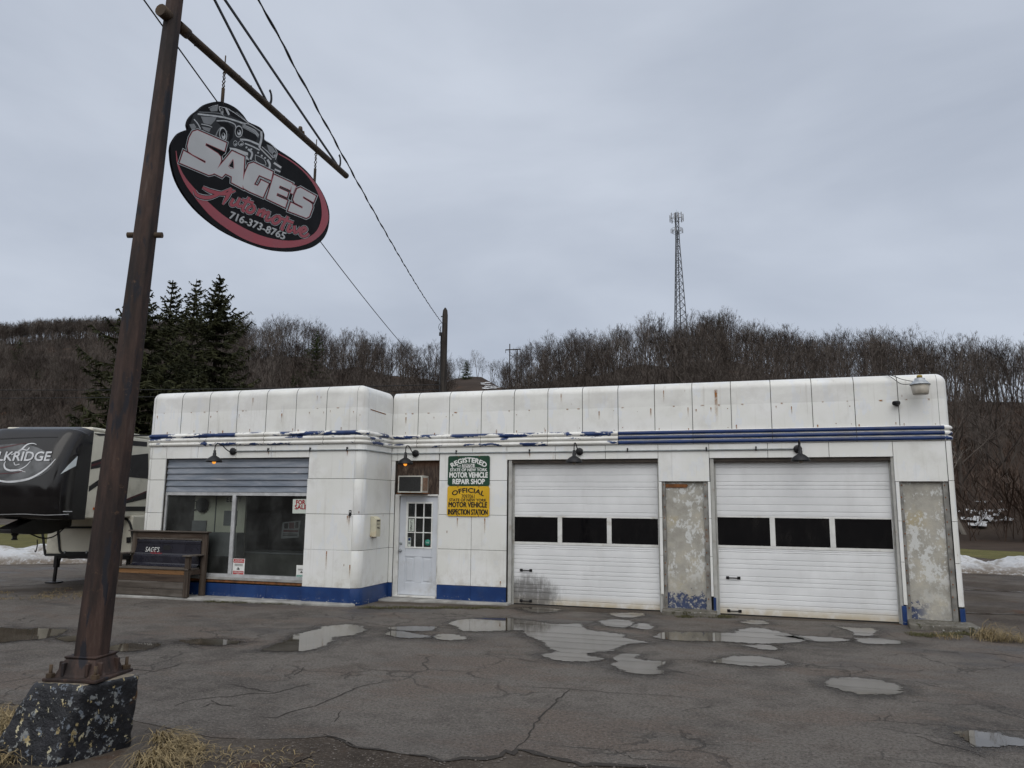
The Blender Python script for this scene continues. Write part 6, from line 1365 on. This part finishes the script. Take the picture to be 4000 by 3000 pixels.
# where they stand
FARX = []
for k in range(5):
    S = skeleton(rt_, 12.2*rt_.uniform(.93, 1.07), .19, 2, first=rt_.uniform(.25, .45), spread=rt_.uniform(.45, .75), nb=14, nsub=9, lens=.46, twig=.035, up=.4); FARX.append(mesh_from('bare_tree', *seg_arrays(S, lambda l: 3 if l == 0 else 2), M['bark']))
cand = []; tries = 0; cells = {}
while tries < 80000:
    tries += 1; th = rt_.uniform(az_of(-420), az_of(4420)) if tries < 42000 else rt_.uniform(az_of(-200), az_of(700)); px = px_of(th); R, zc = crest(px); r0 = lerp(px, R0); r = sqrt(rt_.uniform(r0**2, (R+14)**2))
    if r < r0+3: continue
    if 1745 < px < 1965 and r < R-12: continue                          # cleared power-line cut
    p = wpt(th, r); sp = 3.2+r*.005+(2.2 if px > 900 else 0); key = (int(p[0]//sp), int(p[1]//sp))
    if key in cells: continue
    cells[key] = 1; ht = lerp(px, HT)*rt_.uniform(.72, 1.12)
    if px < 560: ht *= rt_.uniform(.7, 1.0)
    yl = lerp(px, SKY)+rt_.uniform(-14, 45)+(rt_.uniform(10, 90) if r < R-40 else 0); zl = CAM[2]+r*(ray(px, yl)[2]/sqrt(ray(px, yl)[0]**2+ray(px, yl)[1]**2)); ht = min(ht, zl-p[2])
    if ht < 3.5: continue
    q = proj(p+(0, 0, ht)); b = proj(p)
    top_clear = 1490 if q[0] > 1500 else 1500
    if 330 < q[0] < 3700 and q[1] > top_clear: continue                 # wholly behind the shop
    if not -120 < q[0] < 4120: continue
    cand.append((ht/q[2], th, r, ht, p, px))
for _ in range(5200):                                                   # close the crest of the far hill
    th = rt_.uniform(az_of(-200), az_of(780)); px = px_of(th); R, zc = crest(px); r = R+rt_.uniform(-55, 9); p = wpt(th, r); key = (int(p[0]//2.9), int(p[1]//2.9), 1)
    if key in cells: continue
    cells[key] = 1; ht = lerp(px, HT)*rt_.uniform(.6, 1.0); q = proj(p+(0, 0, ht))
    if -120 < q[0] < 780: cand.append((ht/q[2], th, r, ht, p, px))
cand.sort(key=lambda c: -c[0])
HILL = 'bare leafless trees on the wooded hillside'
def lab(px, r):
    if px > 3650: return 'bare leafless tree on the slope beyond the right end of the shop', 'bare trees on the slope right of the shop'
    if px > 2010: return 'bare leafless tree in the wood on the hill above the garage doors', 'bare trees on the hill above the garage doors'
    if px > 900: return 'bare leafless tree in the wood left of the power-line clearing', 'bare trees left of the clearing'
    return 'bare leafless tree on the far hillside behind the camper', 'bare trees on the far hillside'
SV, SF, off = [], [], 0
def xf(me, p, s, rz):
    n = len(me.vertices); v = np.empty(n*3); me.vertices.foreach_get('co', v); v = v.reshape(-1, 3)*s; c, s_ = cos(rz), sin(rz); return np.stack([v[:, 0]*c-v[:, 1]*s_+p[0], v[:, 0]*s_+v[:, 1]*c+p[1], v[:, 2]+p[2]], 1)
cache = {}
def faces_of(me):
    if me.name not in cache: cache[me.name] = [tuple(f.vertices) for f in me.polygons]
    return cache[me.name]
class Big:
    def __init__(s): s.v = []; s.f = []; s.n = 0
    def add(s, v, f): s.v.append(v); s.f += [tuple(i+s.n for i in q) for q in f]; s.n += len(v)
    def build(s, name, mt):
        me = bpy.data.meshes.new(name); me.from_pydata(np.concatenate(s.v).tolist(), [], s.f); me.materials.append(mt); me.update(); return link(bpy.data.objects.new(name, me))
big = [Big(), Big(), Big()]; NI = 296; BM = ['bark', 'barkdark', 'barkmid']
for i, (_, th, r, ht, p, px) in enumerate(cand):
    rz = rt_.uniform(0, 2*pi); L_, G_ = lab(px, r)
    if i < NI:
        if i < 60:
            k = int(rt_.integers(0, 3)); tm, cm = NEAR[k]; t = thing('bare_tree', L_, 'tree', p-np.array((0, 0, .2)), G_); t.rotation_euler = (0, 0, rz); s = ht/16; t.scale = (s, s, s)
            for nm, me in (('trunk', tm), ('crown', cm)): link(bpy.data.objects.new(nm, me), t)
        else:
            S, me = FAR[int(rt_.integers(0, len(FAR)))]; me = FARM[me.name][int(rt_.choice([0, 0, 1, 2]))]; o = link(bpy.data.objects.new('bare_tree', me)); o.location = p-np.array((0, 0, .2)); o.rotation_euler = (0, 0, rz); s = ht/15; o.scale = (s, s, s); tag(o, L_, 'tree', G_)
    else:
        me = FARX[int(rt_.integers(0, 5))] if r > 330 else FAR[int(rt_.integers(0, len(FAR)))][1]; big[int(rt_.choice([0, 0, 1, 2]))].add(xf(me, p-np.array((0, 0, .2)), ht/15, rz), faces_of(me))
for b_, m_, l_ in zip(big, BM, ('brown', 'dark', 'grey')): tag(b_.build('bare_wood', M[m_]), 'mass of %s leafless trees covering the hillsides' % l_, 'wood', kind='stuff')
print('TREES', len(cand), sum(len(b_.f) for b_ in big))
# brush and saplings under the trees
S = skeleton(rt_, 2.6, .03, 2, first=.05, spread=.7, nb=9, nsub=4, lens=.6, twig=.016, up=.9); brush = mesh_from('brush', *seg_arrays(S, lambda l: 2), M['barkred'])
bb = Big(); k = 0
while k < 2600:
    th = rt_.uniform(az_of(-300), az_of(4300)); px = px_of(th); R, zc = crest(px); r0 = lerp(px, R0); r = r0+(R-r0)*rt_.uniform(.0, 1)**1.3
    if 1720 < px < 2000 and rt_.random() < .75: k += 1; continue
    p = wpt(th, r); q = proj(p+(0, 0, 3)); k += 1
    if 330 < q[0] < 3700 and q[1] > 1500: continue
    bb.add(xf(brush, p-np.array((0, 0, .1)), rt_.uniform(.5, 1.35), rt_.uniform(0, 6.28)), faces_of(brush))
tag(bb.build('brush', M['barkred']), 'brown leafless brush under the trees on the slopes', 'brush', kind='stuff')
# single trees one can tell apart
def near_tree(px, r, ht, k, label, cat='tree', sc=1.0):
    th = az_of(px); p = wpt(th, r); tm, cm = NEAR[k]; t = thing('bare_tree', label, cat, p-np.array((0, 0, .15))); t.rotation_euler = (0, 0, px*.7); s = ht/16; t.scale = (s*sc, s*sc, s)
    for nm, me in (('trunk', tm), ('crown', cm)): link(bpy.data.objects.new(nm, me), t)
near_tree(3765, 52, 8.2, 3, 'pale twiggy sapling just beyond the right edge of the shop', sc=1.3)
near_tree(2275, 190, 10, 3, 'pale grey bare tree low on the hill over the first garage door', sc=1.4)
near_tree(2415, 185, 13, 3, 'pale slender bare tree standing before the dark wood above the shop')

rp = random.Random(9)
for px, r, ht in ((2120, 165, 8), (2210, 172, 9), (2350, 168, 8), (2530, 160, 8.5), (2640, 150, 8), (2705, 146, 9), (2780, 150, 7.5), (2870, 140, 8), (2960, 138, 8.5), (3050, 132, 7.5), (3260, 125, 8), (3420, 118, 8.5), (1300, 175, 8), (1560, 170, 9), (1420, 178, 8)):
    near_tree(px, r, ht, 3, 'pale twiggy sapling along the front of the dark wood above the roof', sc=1.35)
for o in bpy.data.objects:
    if o.get('label') == 'pale twiggy sapling along the front of the dark wood above the roof': o['group'] = 'pale saplings in front of the wood'

# ------------------------------------------------------------------ conifers
def needles(name, c1, c2):
    s = N(name); c = s.mix(s.mr(s.noise(.9, 6, .7), .35, .68), c1, c2); return s.fin(c, .85, 0, .15)
M['spruce'] = needles('spruce_needles', (.020, .023, .012), (.060, .062, .030)); M['pine'] = needles('pine_needles', (.028, .040, .018), (.075, .092, .036)); M['sprucebark'] = bark('spruce_bark', (.03, .024, .02), (.05, .04, .034))
def conifer(name, px, ytop, r, label, seed, wid=.26, gap=.55, mt=None, dens=1.0, group=None, base_clear=.06, droop=1.0):
    rg = np.random.default_rng(seed); th = az_of(px); p = wpt(th, r); d = ray(px, ytop); H = CAM[2]+r*d[2]/sqrt(d[0]**2+d[1]**2)-p[2]
    t = thing(name, label, 'tree', p-np.array((0, 0, .1)), group); m2 = MB(); m2.tube([p, p+(rg.normal(0, .1), rg.normal(0, .1), H*.5), p+(0, 0, H*.985)], [H*.014+.05, H*.009+.03, .02], 7); m2.build('trunk', M['sprucebark'], t)
    V = []; F = []; z = H*base_clear; cw = []
    def quad(a, b, w_):
        dd = norm(b-a); sd_ = norm(np.cross(dd, rg.normal(0, 1, 3)))*w_; k = len(V); V.extend([a-sd_*.6, a+sd_*.6, b+sd_*.25, b-sd_*.25]); F.append((k, k+1, k+2, k+3))
    while z < H*.985:
        f = z/H; Lb = wid*H*min((1-f)**.62, 1.75*(1-f))*1.05+.10; nb = int((6+3*(1-f))*(1 if dens > .7 else 1.3)); a0 = rg.uniform(0, 6.28)
        for j in range(nb):
            if rg.random() < .2: continue
            a = a0+2*pi*j/nb+rg.normal(0, .25); L_ = Lb*rg.uniform(.62, 1.18); o_ = np.array((cos(a), sin(a), 0)); dr = droop*rg.uniform(.7, 1.3); k = max(4, int(L_/.42*dens)+2); pts = []
            for i in range(k+1):
                u = i/k; zz = z+L_*((.16 if f > .7 else -.02)*u-.42*dr*u*(1-f*.8)+.38*dr*u**3); pts.append(p+o_*L_*u+np.array((0, 0, zz))+rg.normal(0, .03, 3))
            for i in range(k):
                quad(pts[i], pts[i+1], .10+.05*(1-f)); sdv = np.array((-o_[1], o_[0], 0)); wl = L_*.30*(1-.65*i/k)
                for sgn in (-1, 1):
                    for _ in range(int(2*dens)+1):
                        b0 = pts[i]+(pts[i+1]-pts[i])*rg.random(); e_ = b0+sdv*sgn*wl*rg.uniform(.4, 1.1)+o_*wl*rg.uniform(.1, .7)+np.array((0, 0, -wl*.28*dr*rg.uniform(.2, 1.4))); quad(b0, e_, .12)
                        if rg.random() < .85: m_ = b0+(e_-b0)*rg.uniform(.3, 1); quad(m_, m_+np.array((rg.normal(0, .08), rg.normal(0, .08), -rg.uniform(.15, .5)*dr*min(1, 1.6*(1-f)+.15))), .06)
        z += gap*rg.uniform(.7, 1.25)*(1 if f < .75 else .6)
    me = mesh_from('crown', [v-(p-np.array((0, 0, .1))) for v in V], F, mt or M['spruce']); link(bpy.data.objects.new('crown', me), t); return t
SP = 'dark spruces behind the shop'
conifer('spruce_tree', 803, 1058, 62, 'tallest dark spruce rising behind the left bay of the shop', 1, .27, .60, group=SP, dens=1.0)
conifer('spruce_tree', 707, 1068, 66, 'slim dark spruce with a ragged top just left of the tallest spruce', 2, .225, .70, group=SP, dens=.85)
conifer('spruce_tree', 610, 1082, 60, 'dark spruce seen directly right of the rusty sign pole', 3, .26, .62, group=SP, dens=.9)
conifer('spruce_tree', 505, 1110, 57, 'dark spruce with long sweeping boughs behind and left of the rusty sign pole', 4, .37, .72, group=SP, dens=1.1)
PN = 'green pines on the hills'
for k, (px, yt, r, wd, lb) in enumerate([(1212, 1288, 150, .22, 'dark green pine standing alone in the wood right of the spruces'), (330, 1375, 330, .30, 'dark green pine high on the far hillside left of the pole'), (205, 1232, 480, .3, 'green pine on the skyline of the far hill'), (15, 1320, 340, .4, 'bright green pine at the left edge of the picture'), (95, 1395, 300, .42, 'broad dark pine on the far hillside above the camper'), (210, 1430, 290, .4, 'squat green pine half hidden among bare trees on the far hillside'), (2690, 1385, 150, .36, 'small green pine in the bare wood below the lattice tower'), (2838, 1218, 246, .22, 'dark spruce in the skyline wood right of the lattice tower'), (2300, 1390, 225, .4, 'dull green pine in the wood over the left garage door'), (1815, 1405, 290, .4, 'dark round pine beside the power-line clearing'), (1140, 1440, 145, .36, 'low green pine left of the lone dark pine')]):
    conifer('pine_tree', px, yt, r, lb, 30+k, wd, .62, M['pine'], 1.0 if r < 250 else .8, PN, .05, .5)

# ------------------------------------------------------------------ poles, tower, wires
up_ = np.array((0, 0, 1.))
def ground_pt(px, D): p = atD(px, 1960, D); return np.array((p[0], p[1], ZG))
UP = ground_pt(1722, 36.); zt2 = zfor(UP, 1202)
ut = thing('utility_pole', 'thick weathered wooden utility pole behind the middle of the shop roof', 'pole', UP)
mb = MB(); mb.tube([UP, UP+up_*4, UP+up_*(zt2-.35), UP+up_*(zt2-.1), UP+up_*(zt2+.03)], [.165, .15, .135, .11, .03], 14); mb.build('shaft', M['polewood'], ut)
zi = zfor(UP, 1300); pr = UP-_r0*.17; mb = MB(); mb.tube([pr+up_*.2, pr+up_*zi], .032, 8); mb.tube(catmull([pr+up_*(zi-.1), pr-_r0*.06+up_*(zi+.12), pr-_r0*.02+up_*(zi+.36)], 4), .02, 6); mb.build('riser', M['black'], ut)
za_ = zfor(UP, 1262); zw = zfor(UP, 1501)
mb = MB(); mb.tube(catmull([pr+up_*(zi+.1), pr-_r0*.13+up_*(zi+.25), pr-_r0*.10+up_*(zi+.45), pr+_r0*.04+up_*(zi+.55)], 5), .012, 5); mb.box(pr[0]-.10, pr[0]+.05, pr[1]-.04, pr[1]+.04, zi-.15, zi+.02); mb.bar(UP-_r0*.45+up_*zw, UP+up_*zw, .05, .05); mb.bar(UP-_r0*.45+up_*(zw-.25), UP+up_*(zw-.25), .05, .05); mb.tube([UP-_r0*.14+up_*(zt2-.42), UP-_r0*.2+up_*(zt2-.42)], .03, 8); mb.build('hardware', M['black'], ut)
def sag(a, b, s, n=40, tm=1.0):
    return [a+(b-a)*t-up_*4*s*t*(1-t) for t in np.linspace(0, tm, n)]
A_ = UP-_r0*.12+up_*za_; B_ = atD(985, -50, 8.5); Lw = sag(A_, B_, .25, 560, 1.9); mb = MB(); mb.tube(Lw, .007, 5)
for ph in (0, 2.1): mb.tube([p+(_r0*cos(i*.42+ph)+up_*sin(i*.42+ph))*.013 for i, p in enumerate(Lw)], .007, 4)
o = mb.build('service_cable', M['wire'], None, fixn=False); tag(o, 'twisted black service cable running from the utility pole up to the left', 'cable')
o = None; mb = MB(); mb.tube(sag(UP-_r0*.16+up_*zw, atD(545, -25, 9.5), .35, 110, 1.9), .011, 5); o = mb.build('telephone_wire', M['wire'], None, fixn=False); tag(o, 'thin straight wire passing behind the hanging sign', 'wire')
for y, dz in ((1522, 0), (1556, -.25)):
    mb = MB(); mb.tube(sag(UP-_r0*.43+up_*(zw+dz), atD(-250, y, 44), .12, 40), .02, 5); o = mb.build('power_line', M['wire'], None, fixn=False); tag(o, 'upper thin power line crossing the left hillside' if dz == 0 else 'lower thin power line crossing the left hillside', 'wire')
# lattice tower on the hill
DT = 330.; tb = atD(2652, 1200, DT); T0 = np.array((tb[0], tb[1], 0)); ty = zfor(T0, 832); zb0 = zfor(T0, 1420); tw = thing('cell_tower', 'tall lattice cell tower with antennas rising over the wooded hill', 'tower', (T0[0], T0[1], zb0))
def leg(k, z): hw = .95+(4.2-.95)*max(0, (ty-12-z)/(ty-12-zb0)); a = .25+k*2*pi/3; return np.array((T0[0]+hw*cos(a), T0[1]+hw*sin(a), z))
mb = MB(); zs2 = list(np.linspace(zb0, ty-10, 19))+[ty-7.5, ty-5, ty-2.5, ty]
for k in range(3): mb.tube([leg(k, z) for z in zs2], .20, 5)
for z, z2 in zip(zs2, zs2[1:]):
    for k in range(3): mb.tube([leg(k, z), leg((k+1) % 3, z2)], .10, 4); mb.tube([leg((k+1) % 3, z), leg(k, z2)], .10, 4); mb.tube([leg(k, z2), leg((k+1) % 3, z2)], .06, 4)
mb.build('lattice_mast', M['towersteel'], tw)
mb = MB(); mb.tube([leg(0, zb0)*.5+leg(1, zb0)*.5, leg(0, ty-8)*.5+leg(1, ty-8)*.5], .22, 5); mb.build('cable_run', M['black'], tw)
for zc2, n_, rr in ((ty-2.2, 12, 3.0), (ty-8.2, 6, 2.6)):
    mb = MB()
    for q in np.linspace(0, 2*pi, 19)[:-1]: pass
    for zz in (zc2-.8, zc2+.8): mb.tube([T0+np.array((rr*cos(q), rr*sin(q), zz)) for q in np.linspace(0, 2*pi, 7)], .07, 4)
    for q in np.linspace(0, 2*pi, 7)[:-1]: mb.tube([T0+np.array((.4*cos(q), .4*sin(q), zc2)), T0+np.array((rr*cos(q), rr*sin(q), zc2))], .07, 4)
    mb.build('antenna_mount', M['towersteel'], tw)
    for k in range(n_):
        q = 2*pi*k/n_+.3; c_ = T0+np.array((rr*cos(q), rr*sin(q), zc2+rt_.uniform(-.3, .5))); mb = MB(); mb.obox(c_, np.array((cos(q), sin(q), 0))*.13, np.array((-sin(q), cos(q), 0))*.22, (0, 0, 1.35 if n_ > 6 else .9)); mb.build('antenna', M['antenna'], tw)
mb = MB(); mb.tube([T0+up_*ty, T0+up_*(ty+1.6)], .05, 4); mb.build('lightning_rod', M['towersteel'], tw)
DH = 285.; ht_ = thing('pylon', 'wooden H-frame power pylon on the cleared saddle of the hill', 'pylon', atD(2004, 1470, DH))
h1, h2 = atD(1990, 1500, DH), atD(2019.5, 1500, DH)
mb = MB(); mb.tube([h1, np.array((h1[0], h1[1], atD(1990, 1338, DH)[2]))], .20, 6); mb.build('pole', M['polewood'], ht_)
mb = MB(); mb.tube([h2, np.array((h2[0], h2[1], atD(2019.5, 1362, DH)[2]))], .20, 6); mb.build('pole', M['polewood'], ht_)
mb = MB(); mb.bar(atD(1974, 1367, DH), atD(2035, 1364, DH), .3, .35); mb.build('crossarm', M['polewood'], ht_)
mb = MB(); mb.bar(atD(1991, 1385, DH), atD(2019, 1405, DH), .16, .16); mb.bar(atD(2018, 1380, DH), atD(1992, 1405, DH), .16, .16); mb.build('brace', M['polewood'], ht_)
mb = MB(); mb.tube([atD(1975, 1367, DH), atD(1975, 1379, DH)], .12, 5); mb.tube([atD(2034, 1364, DH), atD(2034, 1376, DH)], .12, 5); mb.build('insulator', M['sggrey'], ht_)
# snow lying on the cleared saddle and on the slope at the right
def hill_snow(px, y, w_, h_):
    m2 = MB(); P = []
    for a in np.linspace(0, 2*pi, 14, endpoint=False):
        xx, yy = px+w_*cos(a)*rs.uniform(.6, 1.1), y+h_*sin(a)*rs.uniform(.4, 1.1); th = az_of(xx); d = ray(xx, yy); dh = sqrt(d[0]**2+d[1]**2); r = 40.
        while r < 330 and CAM[2]+r*d[2]/dh > terr(th, r): r += 1.0
        if r >= 329: return
        P.append(wpt(th, r, .18))
    m2.add(P, [tuple(range(len(P)))]); o = m2.build('snow_patch', M['snow'], None, fixn=False); structure(o)
for _ in range(26):
    hill_snow(rs.uniform(1880, 2030), rs.uniform(1488, 1525), rs.uniform(8, 32), rs.uniform(1, 3.2))
for q in ((1793, 1455, 8, 1.5), (1880, 1463, 20, 2)): hill_snow(*q)
for _ in range(34):
    hill_snow(rs.gauss(3860, 45), rs.uniform(2002, 2068), rs.uniform(10, 42), rs.uniform(2, 6))
for q in ((3840, 1972, 30, 2.5), (3910, 1972, 22, 2.5), (3775, 2006, 12, 5), (3930, 2004, 25, 5)): hill_snow(*q)
# pale low house far off at the left
hp = ground_pt(-60, 75.); mb = MB(); he = _r0; hd = np.cross(up_, he); hs_ = thing('far_house', 'low pale house glimpsed under the camper nose at the left edge', 'building', hp)
c_ = hp+up_*1.5; mb.obox(c_, he*3.7, hd*3, up_*1.5); mb.build('wall', M['camperwhite'], hs_)
mb = MB(); mb.add([hp+he*s_*4.0+hd*t*3.4+up_*(3.0) for s_, t in ((-1, -1), (1, -1), (1, 1), (-1, 1))]+[hp+he*s_*4.0+up_*4.6 for s_ in (-1, 1)], [(0, 1, 5, 4), (2, 3, 4, 5), (0, 4, 3), (1, 2, 5)]); mb.build('roof', M['roof'], hs_)
